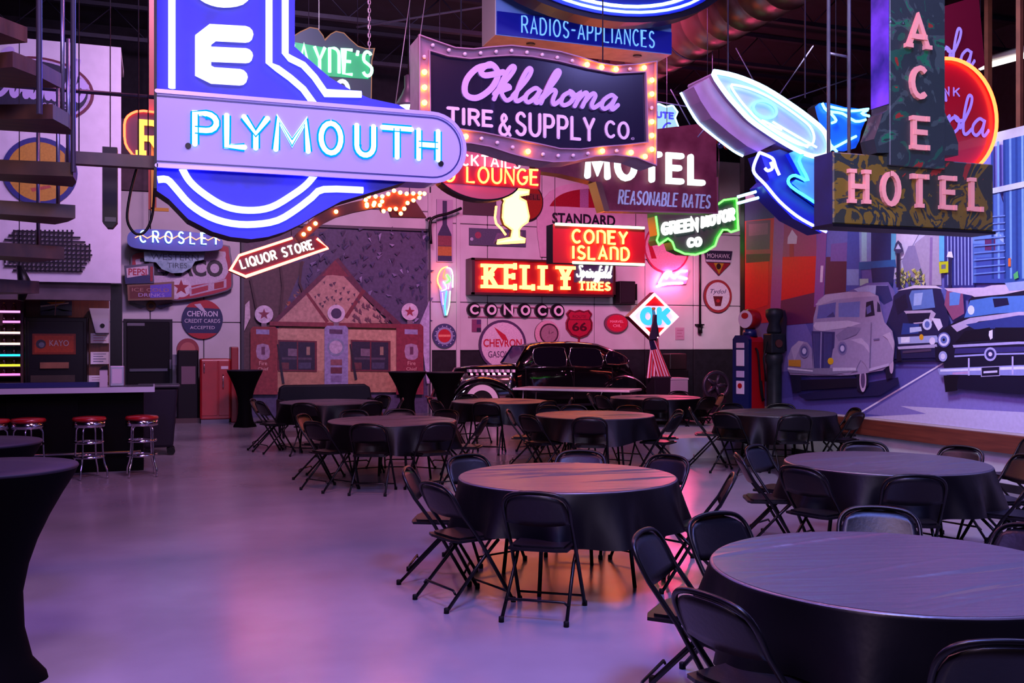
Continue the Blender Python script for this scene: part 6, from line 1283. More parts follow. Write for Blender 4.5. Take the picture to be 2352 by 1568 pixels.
# dark car second row
q('20204c', (2040, 760), (2060, 700), (2062, 680), (2080, 664), (2140, 655), (2170, 660), (2178, 690), (2190, 730), (2180, 820), (2060, 824)); q('d8cce0', (2070, 668), (2110, 655), (2160, 656), (2176, 664), (2160, 662), (2110, 662)); q('5c7cc0', (2098, 680), (2104, 667), (2152, 664), (2158, 706), (2106, 712)); q('9cb4e4', (2110, 674), (2130, 672), (2126, 700), (2108, 702)); q('18183c', (2064, 690), (2090, 674), (2096, 706), (2072, 724))
q('b8a8c8', (2086, 714), (2150, 712), (2160, 720), (2150, 740), (2110, 744)); q('181838', (2092, 720), (2148, 718), (2142, 738), (2098, 742)); q('c8d0f0', *[(2140+11*math.cos(a), 745-13*math.sin(a)) for a in [PI*i/6 for i in range(12)]]); q('5c70b8', *[(2140+6*math.cos(a), 745-8*math.sin(a)) for a in [PI*i/5 for i in range(10)]]); q('d8d0e8', (2150, 730), (2170, 732), (2176, 750), (2166, 760))
q('28408c', (2084, 742), (2122, 744), (2120, 766), (2080, 768)); q('b8c8ec', (2100, 752), (2126, 750), (2128, 760), (2100, 764)); q('9ca8d8', (2072, 774), (2162, 770), (2168, 786), (2074, 790)); q('e0e4f8', (2080, 774), (2100, 773), (2100, 786), (2080, 787)); q('e0d8f0', *[(2152+7*math.cos(a), 783-9*math.sin(a)) for a in [PI*i/5 for i in range(10)]]); q('d8a020', *[(2127+5*math.cos(a), 774-7*math.sin(a)) for a in [PI*i/5 for i in range(10)]]); q('b0a8d0', (2072, 796), (2162, 790), (2164, 798), (2074, 802)); q('4c3c5c', (2084, 806), (2150, 800), (2150, 806), (2084, 811))
q('10102c', (2070, 802), (2078, 802), (2082, 828), (2070, 830)); q('10102c', (2158, 796), (2176, 796), (2178, 826), (2160, 828))
# cars between
q('8c4c70', (2186, 665), (2222, 660), (2226, 720), (2200, 735), (2180, 700)); q('5c88cc', (2192, 672), (2218, 668), (2214, 700), (2192, 702)); q('d0b8d4', (2180, 662), (2290, 660), (2320, 668), (2250, 680), (2188, 668))
# big black car, right (runs out of frame)
q('14142e', (2180, 846), (2170, 760), (2196, 744), (2236, 722), (2236, 690), (2260, 665), (2300, 655), (2440, 640), (2560, 650), (2640, 720), (2660, 760), (2660, 880), (2560, 900), (2200, 872)); q('c8b4cc', (2230, 672), (2290, 655), (2400, 650), (2400, 660), (2318, 676), (2250, 682)); q('4c78c0', (2240, 690), (2290, 682), (2420, 676), (2430, 712), (2300, 720), (2226, 730)); q('d8e0f4', *[(2242+8*math.cos(a), 712-11*math.sin(a)) for a in [PI*i/5 for i in range(10)]]); q('18183c', (2292, 686), (2326, 684), (2330, 700), (2296, 706)); q('8ca0dc', (2320, 650), (2420, 640), (2440, 660), (2330, 668))
q('b8a8c8', (2196, 748), (2240, 730), (2352, 716), (2480, 716), (2480, 726), (2352, 728), (2260, 738), (2210, 762)); q('2c3c80', (2230, 745), (2352, 724), (2520, 724), (2600, 750), (2352, 752), (2250, 756))
q('0c0c20', (2206, 786), (2228, 760), (2286, 752), (2290, 780)); q('0c0c20', (2296, 780), (2298, 752), (2420, 752), (2460, 786)); q('e0dcf0', (2284, 760), (2292, 757), (2292, 776), (2287, 780), (2283, 770)); q('a8a4d4', (2200, 792), (2352, 784), (2500, 786), (2500, 792), (2352, 790), (2202, 798)); q('34306c', (2206, 800), (2420, 794), (2420, 806), (2204, 812)); q('9ca0d8', (2204, 816), (2276, 812), (2276, 816), (2204, 820)); q('9ca0d8', (2300, 811), (2440, 808), (2440, 812), (2300, 815))
for r_, c_ in ((16, 'a8a8d8'), (11, '28285c'), (5, 'd8d0f0')): q(c_, *[(2287+r_*.9*math.cos(a), 813-r_*math.sin(a)) for a in [PI*i/8 for i in range(16)]])
for r_, c_ in ((16, '5c60a8'), (13, 'd8d8f0'), (8, '5c70b8'), (3, '181838')): q(c_, *[(2180+r_*.95*math.cos(a), 780-r_*1.1*math.sin(a)) for a in [PI*i/8 for i in range(16)]])
for r_, c_ in ((11, '9ca4d8'), (6, 'd8d8f0')): q(c_, *[(2178+r_*.9*math.cos(a), 818-r_*1.1*math.sin(a)) for a in [PI*i/8 for i in range(16)]])
q('8c94d0', (2166, 846), (2352, 838), (2620, 836), (2640, 858), (2352, 862), (2170, 860)); q('dce4f8', (2172, 848), (2352, 841), (2500, 840), (2500, 846), (2352, 848), (2172, 853)); q('b898c8', (2200, 855), (2240, 852), (2240, 858), (2200, 860)); q('b8b4e0', (2236, 822), (2240, 822), (2240, 862), (2236, 862)); q('b8b4e0', (2337, 818), (2341, 818), (2341, 860), (2337, 860))
q('a4a0c8', (2266, 842), (2310, 840), (2310, 863), (2266, 865)); q('14142e', (2268, 844), (2308, 842), (2308, 861), (2268, 863)); q('c8c8e0', (2272, 852), (2304, 850), (2304, 855), (2272, 857)); q('0c0c1c', (2180, 862), (2214, 862), (2212, 896), (2184, 900)); q('10102a', (2214, 866), (2640, 862), (2640, 900), (2352, 905), (2210, 892))
# white-grey car, left
q('141430', (1826, 858), (1850, 856), (1852, 898), (1832, 902)); q('141430', (1978, 852), (2004, 836), (2006, 884), (1992, 902), (1980, 895)); q('0e0e26', (1850, 872), (1980, 868), (1980, 888), (1850, 896)); q('141430', (2044, 830), (2064, 812), (2062, 866), (2048, 872)); q('c0a8cc', *[(1994+8*math.cos(a), 872-28*math.sin(a)) for a in [PI*i/8 for i in range(16)]]); q('54406c', *[(1994+5*math.cos(a), 872-19*math.sin(a)) for a in [PI*i/8 for i in range(16)]]); q('b8a0c4', *[(2060+5*math.cos(a), 838-20*math.sin(a)) for a in [PI*i/8 for i in range(16)]])
BODY = '9c8cb4'
q(BODY, (1878, 800), (1880, 730), (1890, 690), (1908, 676), (1960, 670), (2010, 670), (2030, 680), (2036, 710), (2044, 740), (2062, 760), (2068, 790), (2064, 830), (2040, 850), (2004, 856), (1960, 862), (1880, 862))
q('b4a4c4', (1884, 700), (1906, 678), (1960, 670), (2012, 671), (2026, 680), (1990, 682), (1930, 688), (1896, 700))
q(BODY, (1822, 850), (1820, 820), (1830, 796), (1846, 782), (1866, 786), (1876, 800), (1880, 862), (1826, 860)); q('b4a4c4', (1828, 800), (1846, 783), (1858, 784), (1848, 800), (1836, 830))
q('5c60a8', (1888, 732), (1892, 702), (1932, 694), (1930, 728)); q('6c78bc', (1938, 728), (1938, 696), (1988, 692), (1986, 728)); q('3c3c78', (1910, 728), (1926, 716), (1930, 728)); q('18163a', (2000, 728), (2002, 694), (2018, 690), (2022, 724)); q('5c5ca0', (2002, 706), (2012, 700), (2014, 716), (2004, 722)); q('28244c', (2027, 716), (2028, 692), (2034, 700), (2036, 716)); q('c4b8d4', (1880, 748), (1884, 740), (1960, 736), (1990, 742), (1960, 752), (1900, 760), (1886, 757))
q('34326c', (1876, 760), (1930, 762), (1926, 852), (1882, 850)); q('9088b8', (1897, 762), (1900, 762), (1898, 850), (1895, 850))
for i in range(6): vline('5c5c9c', 1880+i*2.6, 766, 1882+i*2.6, 846, .9)
for i in range(6): vline('5c5c9c', 1906+i*3, 766, 1905+i*3, 846, .9)
q('8478a0', (1932, 770), (1960, 750), (1990, 752), (1980, 768), (1940, 784)); q(BODY, (1918, 850), (1926, 802), (1942, 782), (1976, 776), (2000, 782), (2012, 806), (2010, 856), (2000, 836), (1990, 826), (1978, 850), (1960, 862)); q('b8a8c8', (1966, 780), (1992, 776), (2008, 792), (2012, 812), (1996, 792)); q('b4a4c4', (2040, 770), (2058, 762), (2068, 784), (2066, 806), (2052, 778))
for cx_, cy_ in ((1948, 800), (1860, 806)):
    for r_, c_ in ((14, '7c70a0'), (10, '50508c'), (6, 'c8c4e4')): q(c_, *[(cx_+r_*.8*math.cos(a), cy_-r_*1.15*math.sin(a)) for a in [PI*i/8 for i in range(16)]])
q('c88a30', (1824, 826), (1852, 826), (1852, 842), (1824, 840)); q('e0b020', *[(1921+7*math.cos(a), 829-8*math.sin(a)) for a in [PI*i/5 for i in range(10)]]); q('807898', (1820, 846), (1980, 844), (1984, 852), (1920, 860), (1826, 856)); q('c8c0dc', (1926, 844), (1980, 844), (1980, 850), (1926, 852)); q('d8d0e4', (1822, 844), (1880, 850), (1880, 853), (1822, 848)); q('b8acd0', (2010, 846), (2056, 834), (2056, 840), (2010, 853)); q('6c6090', (2020, 778), (2034, 776), (2034, 779), (2020, 781)); q('786c98', (2014, 740), (2016, 740), (2012, 845), (2010, 845))
b = MB(); stp = .0003
for i, (c, P) in enumerate(MS): 
    n = sum(P[k][0]*P[(k+1) % len(P)][1]-P[(k+1) % len(P)][0]*P[k][1] for k in range(len(P)))
    b.face([(XM-.0145-stp*i, max(YM0, min(YM1-.01, y)), max(ZM0+.015, min(ZM1, z))) for y, z in P], hexc(c))
b.build('printed_picture', printmat('mural_print', .5, .05, 22), t, colors=True)
# ================================================================ black 1930s sedan
CYy = 20.5; x0c, x1c = onY(1040, 900, 19.7)[0], onY(1492, 880, 19.7)[0]; Lc = x1c-x0c
car = thing('vintage_car', 'black 1930s sedan with whitewall tyres parked along the back wall', 'car', ((x0c+x1c)/2, CYy, 0))
M_CAR = mat('black_lacquer', '07060a', .12, coat=.8, spec=.6); M_GL = mat('dark_glass', '0c0a14', .06, spec=.7); M_WW = mat('whitewall', 'c8c0c4', .5); M_TY = mat('tyre', '0c0b0e', .7)
cx_ = lambda s: x0c+s*Lc
def loft(secs, m, name, parent, n=20, cap=True):
    vs = []; 
    for (s, hw, zb, zt, p, tuck) in secs:
        for j in range(n+1):
            a = PI*j/n; c, s_ = math.cos(a), math.sin(a); y = hw*math.copysign(abs(c)**p, c); z = zb+(zt-zb)*abs(s_)**p; y *= 1-tuck*(z-zb)/max(.01, zt-zb)
            vs.append((cx_(s), CYy+y, z))
    fs = []; k = n+1
    for i in range(len(secs)-1):
        for j in range(n): fs.append((i*k+j, (i+1)*k+j, (i+1)*k+j+1, i*k+j+1))
        fs.append((i*k+n, (i+1)*k+n, (i+1)*k, i*k))
    fs += [tuple(range(k-1, -1, -1)), tuple(range((len(secs)-1)*k, len(secs)*k))]
    b = MB(); b.smooth = True; b.idx(vs, fs); return b.build(name, m, parent)
loft([(.035, .20, .35, .98, .7, .1), (.06, .27, .33, 1.12, .6, .15), (.14, .33, .33, 1.16, .55, .15), (.3, .46, .33, 1.19, .5, .15), (.36, .6, .3, 1.2, .45, .12)], M_CAR, 'hood', car)
loft([(.33, .66, .3, 1.12, .4, .06), (.40, .74, .28, 1.16, .35, .04), (.6, .78, .28, 1.18, .35, .04), (.8, .76, .28, 1.16, .38, .06), (.9, .66, .3, 1.08, .45, .1), (.97, .48, .34, .92, .6, .15), (.995, .3, .4, .7, .7, .2)], M_CAR, 'body', car)
loft([(.335, .58, 1.05, 1.14, .4, .05), (.37, .62, 1.05, 1.42, .42, .12), (.41, .64, 1.05, 1.62, .42, .2), (.47, .66, 1.05, 1.68, .42, .22), (.62, .67, 1.05, 1.70, .42, .22), (.76, .65, 1.05, 1.66, .42, .24), (.86, .58, 1.0, 1.52, .48, .26), (.93, .46, .95, 1.28, .55, .3), (.975, .3, .8, 1.0, .6, .3)], M_CAR, 'cabin', car)
def fender(s0, s1, r, sgn, name):
    b = MB(); b.smooth = True; n = 16; rows = []
    xm = (cx_(s0)+cx_(s1))/2; rx = (cx_(s1)-cx_(s0))/2
    vs = []
    for i in range(n+1):
        a = PI*i/n; X = xm-rx*math.cos(a); Z = .32+r*math.sin(a)**.8
        for j in range(7):
            u = j/6; y = .50+.34*math.sin(u*PI/2); z = Z-.0-(.16*(1-math.cos(u*PI/2))); vs.append((X, CYy-sgn*y, max(.22, z)))
    fs = [(i*7+j, i*7+j+1, (i+1)*7+j+1, (i+1)*7+j) for i in range(n) for j in range(6)]
    b.idx(vs, fs); o = b.build(name, M_CAR, car); md = o.modifiers.new('solid', 'SOLIDIFY'); md.thickness = .03
for sg in (1, -1):
    fender(-.01, .31, .64, sg, 'fender'); fender(.72, 1.01, .64, sg, 'fender')
    b = MB(); b.box(cx_(.27), cx_(.76), CYy-sg*.83 if sg > 0 else CYy+.62, CYy-sg*.62 if sg > 0 else CYy+.83, .28, .33); b.build('running_board', mat('running_board', '14121a', .5), car)
    for s in (.135, .865):
        X = cx_(s); yo = CYy-sg*.845; 
        def ring(r0, r1, dy, m, nm, par=None):
            b = MB(); n = 36; o_ = [(X+r1*math.cos(2*PI*i/n), .41+r1*math.sin(2*PI*i/n)) for i in range(n)]
            if r0: 
                i_ = [(X+r0*math.cos(2*PI*i/n), .41+r0*math.sin(2*PI*i/n)) for i in range(n)]
                b.idx([(x, yo-sg*dy, z) for x, z in o_]+[(x, yo-sg*dy, z) for x, z in i_], [(i, (i+1) % n, n+(i+1) % n, n+i) for i in range(n)])
            else: b.prism(o_, min(yo-sg*dy, yo-sg*(dy-.16)), max(yo-sg*dy, yo-sg*(dy-.16)))
            return b.build(nm, m, par or car)
        w = ring(0, .41, .01, M_TY, 'wheel'); 
        if s < .5: ring(.25, .37, .015, M_WW, 'whitewall', w); ring(0, .12, .05, M_CHR, 'hub_cap', w)
        else: ring(0, .47, .03, M_CAR, 'fender_skirt')
# side glass and chrome
def sideglass(P, nm='side_window'):
    Yp = 20.5-.635; pts = pl(P, Yp)
    b = MB(); b.idx([(x, Yp-.015+.10*max(0, (z-1.15)/.45), z) for x, z in smooth(pts, 2, True)], [tuple(range(len(smooth(pts, 2, True))))[::-1]]); b.build(nm, M_GL, car)
    b = MB(); b.tube([(x, Yp-.02+.10*max(0, (z-1.15)/.45), z) for x, z in smooth(pts, 2, True)], .012, 5, closed=True); b.build('window_trim', M_CHR, car)
sideglass([(1228, 833), (1226, 808), (1240, 798), (1294, 797), (1299, 806), (1300, 840), (1250, 842)]); sideglass([(1312, 840), (1313, 804), (1320, 799), (1372, 800), (1382, 812), (1382, 840)]); sideglass([(1394, 836), (1396, 812), (1410, 806), (1436, 818), (1444, 834)])
wv = [(cx_(.345), CYy-.5, 1.17), (cx_(.40), CYy-.46, 1.56), (cx_(.40), CYy+.46, 1.56), (cx_(.345), CYy+.5, 1.17)]
b = MB(); b.idx([(x-.06, y, z+.03) for x, y, z in wv], [(0, 1, 2, 3)]); b.build('windshield', mat('windshield_glass', '1a1a50', .08, spec=.7), car)
b = MB(); b.tube([(x-.065, y, z+.03) for x, y, z in wv], .014, 5, closed=True); b.build('windshield_frame', M_CHR, car)
for i in range(9):
    p = onY(1082+i*12, 851, CYy-.40); b = MB(); b.box(p[0]-.03, p[0]+.03, CYy-.36-.014*i, CYy-.2, p[1]-.035, p[1]+.025); b.build('hood_vent', mat('bright_vent', 'd8d0dc', .4, emit='d8d0dc', es=0), car)
b = MB(); p = onY(1305, 852, CYy-.78); b.tube([(p[0]-.2, CYy-.83, p[1]), (p[0]-.08, CYy-.83, p[1])], .012, 6); b.build('door_handle', M_CHR, car)
b = MB(); b.tube([(p[0]+.02, CYy-.83, p[1]), (p[0]+.13, CYy-.83, p[1]-.01)], .012, 6); b.build('door_handle', M_CHR, car)
b = MB(); b.tube([(cx_(.36), CYy-.76, 1.12), (cx_(.5), CYy-.80, 1.14), (cx_(.8), CYy-.78, 1.12)], .007, 5); b.build('belt_trim', M_CHR, car)
for X in (.355, .60, .80): 
    b = MB(); b.box(cx_(X), cx_(X)+.008, CYy-.795, CYy-.76, .36, 1.1); b.build('door_seam', M_TY, car)
for sg in (1, -1):
    b = MB(); X = cx_(.035); Z = .83
    b.smooth = True; b.idx([(X+dx, CYy-sg*.52+r*math.cos(a), Z+r*math.sin(a)) for dx, r in ((-.14, .10), (-.13, .115), (-.02, .10), (.1, .04)) for a in [2*PI*i/16 for i in range(16)]], [(q_*16+i, q_*16+(i+1) % 16, q_*16+16+(i+1) % 16, q_*16+16+i) for q_ in range(3) for i in range(16)]+[tuple(range(15, -1, -1))]); b.build('headlamp', M_CHR, car)
b = MB(); b.tube([(cx_(-.03), CYy-.8, .45), (cx_(-.035), CYy, .45), (cx_(-.03), CYy+.8, .45)], .035, 8); b.build('bumper', M_CHR, car)
b = MB(); b.tube([(cx_(1.01), CYy-.75, .45), (cx_(1.015), CYy, .45), (cx_(1.01), CYy+.75, .45)], .035, 8); b.build('bumper', M_CHR, car)
for i in range(9): 
    b = MB(); y = CYy-.16+.04*i; b.box(cx_(.028), cx_(.036), y-.008, y+.008, .42, 1.0); b.build('grille_bar', M_CHR, car)
# ================================================================ flags in a box, pale box, dark machine
Yf = 19.2; f0 = onY(1512, 905, Yf); f0 = (f0[0], Yf)
t = thing('planter_box', 'dark square pot holding two flags behind the rear of the sedan', 'pot', (f0[0], Yf, 0)); zt = onY(1512, 868, Yf)[1]
b = MB(); w = .2; b.prism([(f0[0]-w*.9, 0), (f0[0]+w*.9, 0), (f0[0]+w, zt), (f0[0]-w, zt)], Yf-.2, Yf+.2); bevel(b.build('pot', mat('pot_dark', '1f1822', .5), t), .01, 2)
b = MB(); b.box(f0[0]-w-.01, f0[0]+w+.01, Yf-.215, Yf+.215, zt, zt+.04); b.build('rim', mat('pot_rim', '2a202c', .5), t)
for k, (pa, pb, wd) in enumerate((((1504, 775), (1500, 866), 13), ((1498, 780), (1526, 866), 16))):
    t = thing('flag', 'striped flag drooping from its pole in the dark pot, %s one' % ('left' if k == 0 else 'right'), 'flag', (f0[0]+.05*k, Yf-.03*k, zt), 'flags in the pot')
    yy = Yf-.05-.08*k; A = onY(pa[0], pa[1], yy); B_ = onY(pb[0], pb[1], yy); top_ = onY(1501+3*k, 712, yy)
    b = MB(); b.tube([(f0[0]+.04*k-.02, yy+.03, .3), (top_[0], yy+.03, top_[1])], .012, 6); b.build('pole', mat('flag_pole', '3a2430', .4), t)
    b = MB(); b.lathe([(.01, top_[1]), (.03, top_[1]+.03), (.015, top_[1]+.06)], 8, top_[0], yy+.03); b.build('finial', mat('finial', 'b08a30', .3, .8), t)
    b = MB(); n = 14; m = 12
    for i in range(n):
        for j in range(m):
            def P(i, j):
                u = i/n-.5; v = j/m; ww = .13+.15*v**.8; x = A[0]+(B_[0]-A[0])*v+u*ww*1.15; z = A[1]+(B_[1]-A[1])*v-.05*abs(u); return (x, yy-.03*math.sin(u*18)-.01, z)
            c = hexc('a81424') if i % 2 == 0 else hexc('d8c8d0')
            if j < 3 and i < 9: c = hexc('1a1c3c')
            b.smooth = True; b.face([P(i, j), P(i+1, j), P(i+1, j+1), P(i, j+1)], c)
    b.build('cloth', printmat('flag_cloth', .7, .05), t, colors=True)
    b = MB(); c_ = onY(1502+k*2, 745, yy); b.prism([(top_[0]-.02, top_[1]-.1), (top_[0]+.03, top_[1]-.1), (A[0]+.1, A[1]+.02), (A[0]-.09, A[1])], yy-.04, yy+.01); b.build('canton', mat('flag_navy', '1a1630', .7), t)
Y = 20.2; u0, u1, v1 = onY(1540, 900, Y)[0], onY(1581, 900, Y)[0], onY(1538, 868, Y)[1]
t = thing('storage_box', 'pale rectangular box standing against the dark wainscot right of the flags', 'box', ((u0+u1)/2, Y, 0)); b = MB(); b.box(u0, u1, Y, Y+.5, 0, v1-.05); bevel(b.build('body', mat('pale_box', '9a94a4', .5), t), .02, 2); b = MB(); b.box(u0-.01, u1+.01, Y-.01, Y+.51, v1-.05, v1); bevel(b.build('lid', mat('pale_box_lid', 'a8a2b0', .5), t), .01, 2)
Y = 19.5; p = onY(1645, 905, Y); t = thing('motor_scooter', 'dark engine-like machine with round fan on the floor by the dark wainscot', 'machine', (p[0], Y, 0)); z = onY(1645, 885, Y)[1]
b = MB(); b.tube([(p[0]+.32*math.cos(a), Y, z+.3*math.sin(a)) for a in [2*PI*i/24 for i in range(24)]], .045, 8, closed=True); b.build('wheel_rim', mat('machine_grey', '3a3c4c', .4, .5), t)
for i in range(5): 
    a = 2*PI*i/5; b = MB(); b.tube([(p[0], Y, z), (p[0]+.3*math.cos(a), Y, z+.28*math.sin(a))], [.06, .03], 6); b.build('spoke', mat('machine_grey', '3a3c4c'), t)
b = MB(); b.box(p[0]-.25, p[0]+.25, Y-.05, Y+.5, 0, z-.3); bevel(b.build('base', mat('machine_base2', '221c28', .5), t), .03, 2); b = MB(); b.box(p[0]-.1, p[0]+.1, Y+.05, Y+.4, z-.3, z+.1); b.build('motor', mat('machine_motor', '2a2630', .5), t)
# black crate pile between flags and wall
Y = 21.5; u0, u1, v1 = onY(1533, 880, Y)[0], onY(1582, 880, Y)[0], onY(1533, 812, Y)[1]
t = thing('drum_case', 'dark reddish stack of cases behind the flags and pale box', 'case', ((u0+u1)/2, Y, 0)); b = MB(); b.box(u0, u1, Y, Y+.5, 0, v1-.4); bevel(b.build('lower_case', mat('case_dark', '1c1018', .5), t), .03, 2); b = MB(); b.box(u0+.08, u1-.03, Y+.03, Y+.45, v1-.4, v1); bevel(b.build('upper_case', mat('case_dark2', '2a1018', .5), t), .03, 2)
# ================================================================ gas pumps on the low platform
Y = 13.0; X0 = onY(1722, 800, Y)[0]; zt = onY(1690, 770, Y)[1]
t = thing('gas_pump', 'red and navy vintage gas pump with a red and white globe', 'pump', (X0, Y, .30)); hw, hd = .155, .19
M_NV = mat('navy_enamel', '101c50', .3, coat=.3); M_PR = mat('pump_red', 'a80c18', .3, coat=.3)
b = MB(); b.prism([(X0-hw, .42), (X0+hw, .42), (X0+hw, zt-.06), (X0+hw-.05, zt), (X0-hw+.05, zt), (X0-hw, zt-.06)], Y-hd-.03, Y-hd+.04); b.build('front_panel', M_NV, t)
b = MB(); b.prism([(X0-hw+.01, .42), (X0+hw-.01, .42), (X0+hw-.01, zt-.10), (X0+hw-.06, zt-.02), (X0-hw+.06, zt-.02), (X0-hw+.01, zt-.10)], Y-hd+.04, Y+hd); bevel(b.build('case', M_PR, t), .02, 2)
b = MB(); b.box(X0-hw-.04, X0+hw+.04, Y-hd-.05, Y+hd+.03, .30, .42); b.build('plinth', M_BLACK, t)
zz_f = lambda py: onY(1702, py, Y)[1]
for (ya, yb, m) in ((787, 799, 'd0b8c8'), (803, 840, 'd8ccd8'), (851, 866, 'b8a8cc'), (874, 904, 'd8c8dc')):
    b = MB(); b.box(X0-.075, X0+.075, Y-hd-.045, Y-hd-.03, zz_f(yb), zz_f(ya)); bevel(b.build('dial_plate', mat('plate_pump'+m, m, .35), t), .004, 1)
b = MB(); b.prism(ell(X0, zz_f(885), .04, .04), Y-hd-.052, Y-hd-.045); b.build('red_emblem', M_PR, t)
gz = onY(1713, 733, Y)[1]; R = .155
b = MB(); b.smooth = True; b.idx([(X0+r*math.cos(a), Y+y, gz+r*1.05*math.sin(a)) for y, r in ((-.10, R*.85), (-.07, R*.97), (-.03, R), (.05, R), (.10, R*.95), (.13, R*.7)) for a in [2*PI*i/28 for i in range(28)]], [(k*28+i, k*28+(i+1) % 28, k*28+28+(i+1) % 28, k*28+28+i) for k in range(5) for i in range(28)]+[tuple(range(140, 168))]); b.build('globe_band', mat('globe_red', '9c1018', .25, coat=.4), t)
b = MB(); b.prism(ell(X0, gz, R*.84, R*.88), Y-.115, Y-.09); b.build('globe_lens', mat('globe_white', 'd8c8d0', .3), t)
b = MB(); b.prism(ell(X0, gz+.055, R*.42, R*.3), Y-.122, Y-.115); b.build('globe_print', M_PR, t)
b = MB(); b.lathe([(.12, zt-.02), (.1, gz-R)], 14, X0, Y); b.build('globe_neck', M_NV, t)
b = MB(); b.tube([(x, y, z) for x, y, z in smooth([(X0+hw, Y-.05, zt-.2), (X0+hw+.07, Y-.08, zt-.3), (X0+hw+.07, Y-.02, zt-.8), (X0+hw+.04, Y+.08, zt-1.0), (X0+hw, Y+.08, zt-.7)], 5)], .016, 6); b.build('hose', M_TY, t)
t.rotation_euler = (0, 0, math.radians(-72))
for (px, ww, ytop, ybot, Y, lab) in ((1778, .14, 708, 905, 12.56, 'dark green antique pump standing right of the red gas pump'),):
    X = onY(px, 800, Y)[0]; X = min(X, XM-.16); zt = onY(px, ytop, Y)[1]; zb = .30
    t = thing('antique_pump', lab, 'pump', (X, Y, .3)); M_ = mat('pump_dark_green', '14181c', .45, color2='20262a', nscale=7)
    b = MB(); b.lathe([(ww*1.1, zb), (ww*1.1, zb+.1), (ww*.8, zb+.16), (ww*.8, zt-.85), (ww*.95, zt-.8), (ww*.95, zt-.72), (ww*.75, zt-.68)], 20, X, Y); b.build('body', M_, t)
    b = MB(); b.box(X-ww*.9, X+ww*.9, Y-ww*.8, Y+ww*.8, zt-.68, zt-.38); bevel(b.build('meter_box', M_, t), .02, 2)
    b = MB(); b.lathe([(ww*.7, zt-.38), (ww*.8, zt-.34), (ww*.55, zt-.22), (ww*.9, zt-.12), (ww*.9, zt-.02), (ww*.5, zt)], 18, X, Y); b.build('head', M_, t)
    b = MB(); b.prism(ell(X, zt-.53, .06, .06), Y-ww*.8-.02, Y-ww*.8); b.build('dial', mat('dial_rust', '4a241c', .4), t)
    b = MB(); b.tube([(X-ww*.9, Y, zt-.5), (X-ww*1.5, Y-.03, zt-.75), (X-ww*1.3, Y-.05, zt-1.1)], .014, 6); b.build('hose', M_TY, t)
# ================================================================ upper left: spiral stair, wall signs
SX, SD, SR = -4.09, 6.0, 1.3; pc = cw(SX, SD)
t = thing('spiral_staircase', 'dark wooden spiral staircase with thin steel spindles at the left edge', 'staircase', (pc.x, pc.y, 0))
M_TR = mat('brown_tread', '3e2620', .45, color2='553428', nscale=4, stretch=(1, 6, 1)); M_SP = mat('spindle_steel', '82808e', .3, .8)
b = MB(); b.tube([(pc.x, pc.y, 0), (pc.x, pc.y, CEIL-.02)], .07, 12); b.build('centre_pole', M_BLACK, t)
def zpx(py): return EYE+(784-py)/F*SD
tr = [(-24, 50), (-8, 160), (8, 275), (24, 402), (40, 494), (54, 585)]
zz = [EYE+(784-y)/F*(SD+SR*math.sin(math.radians(a))) for a, y in tr]
st_z = [(a, z) for (a, _), z in zip(tr, zz)]
a, z = st_z[-1]
while z > .4: a += 16; z -= .23; st_z.append((a, z))
for (a, z) in st_z:
    th0, th1 = math.radians(a-10), math.radians(a+11); P = []
    for r_, th in ((.08, th0), (SR, th0), (SR, (th0+th1)/2), (SR, th1), (.08, th1)):
        w_ = cw(SX+r_*math.cos(th), SD+r_*math.sin(th)); P.append((w_.x, w_.y))
    b = MB(); b.prism(P, z-.045, z+.045, axis='z'); b.build('tread', M_TR, t)
for (a, z) in st_z[2:6]:
    w_ = cw(SX+(SR-.05)*math.cos(math.radians(a+3)), SD+(SR-.05)*math.sin(math.radians(a+3))); b = MB(); b.tube([(w_.x, w_.y, z), (w_.x, w_.y, z+.92)], .013, 6); b.build('spindle', M_SP, t)
for px, y0, y1, dd in ((90, -100, 262, 5.6), (168, -100, 395, 6.3)):
    x, d = (px-1176)/F*dd, dd; w_ = cw(x, d); b = MB(); b.tube([(w_.x, w_.y, EYE+(784-y1)/F*dd), (w_.x, w_.y, CEIL-.1)], .016, 8); b.build('spindle', M_SP, t)
# pipes / beam
Y = 9.0
for (y0, y1, r, nm, lab, m, Y) in ((215, 222, .018, 'steel_pipe', 'thin steel pipe running across behind the stair spindles', M_ROD, 9.0), (367, 372, .05, 'timber_beam', 'dark brown horizontal beam between the staircase and the blue sign', M_TR, 8.6)):
    x0 = -3.9 if nm == 'steel_pipe' else onY(150, 370, Y)[0]; x1 = onY(358, 370, Y)[0]-.0; z = onY(300, y0+4, Y)[1]
    t = thing(nm, lab, 'beam' if nm != 'steel_pipe' else 'pipe', ((x0+x1)/2, Y, z)); b = MB()
    if nm == 'steel_pipe': b.tube([(x0, Y, z), (x1, Y, z)], r, 8)
    else: b.box(x0, x1, Y-.05, Y+.05, z-r, z+r)
    b.build('bar', m, t); hangers(t, [x0+.1, x1-.06], z, Y, .005)
Y = 9.3; u0, u1, v0, v1 = bx(236, 270, 340, 524, Y)
t = thing('hanging_heater', 'long dark vertical box with a rounded end hanging in front of the white board', 'heater', ((u0+u1)/2, Y, v0)); b = MB(); b.prism([(u0, v1), (u1, v1), (u1, v0+.05), (u1-.04, v0), (u0+.04, v0), (u0, v0+.05)], Y-.08, Y+.08); b.build('housing', mat('heater_dark', '1a1522', .4), t); b = MB(); b.box(u0+.02, u1-.01, Y-.09, Y-.08, v0+.05, v0+.09); b.build('end_grille', mat('heater_grille', '4a4a5c', .4), t); hangers(t, [(u0+u1)/2], v1, Y, .005)
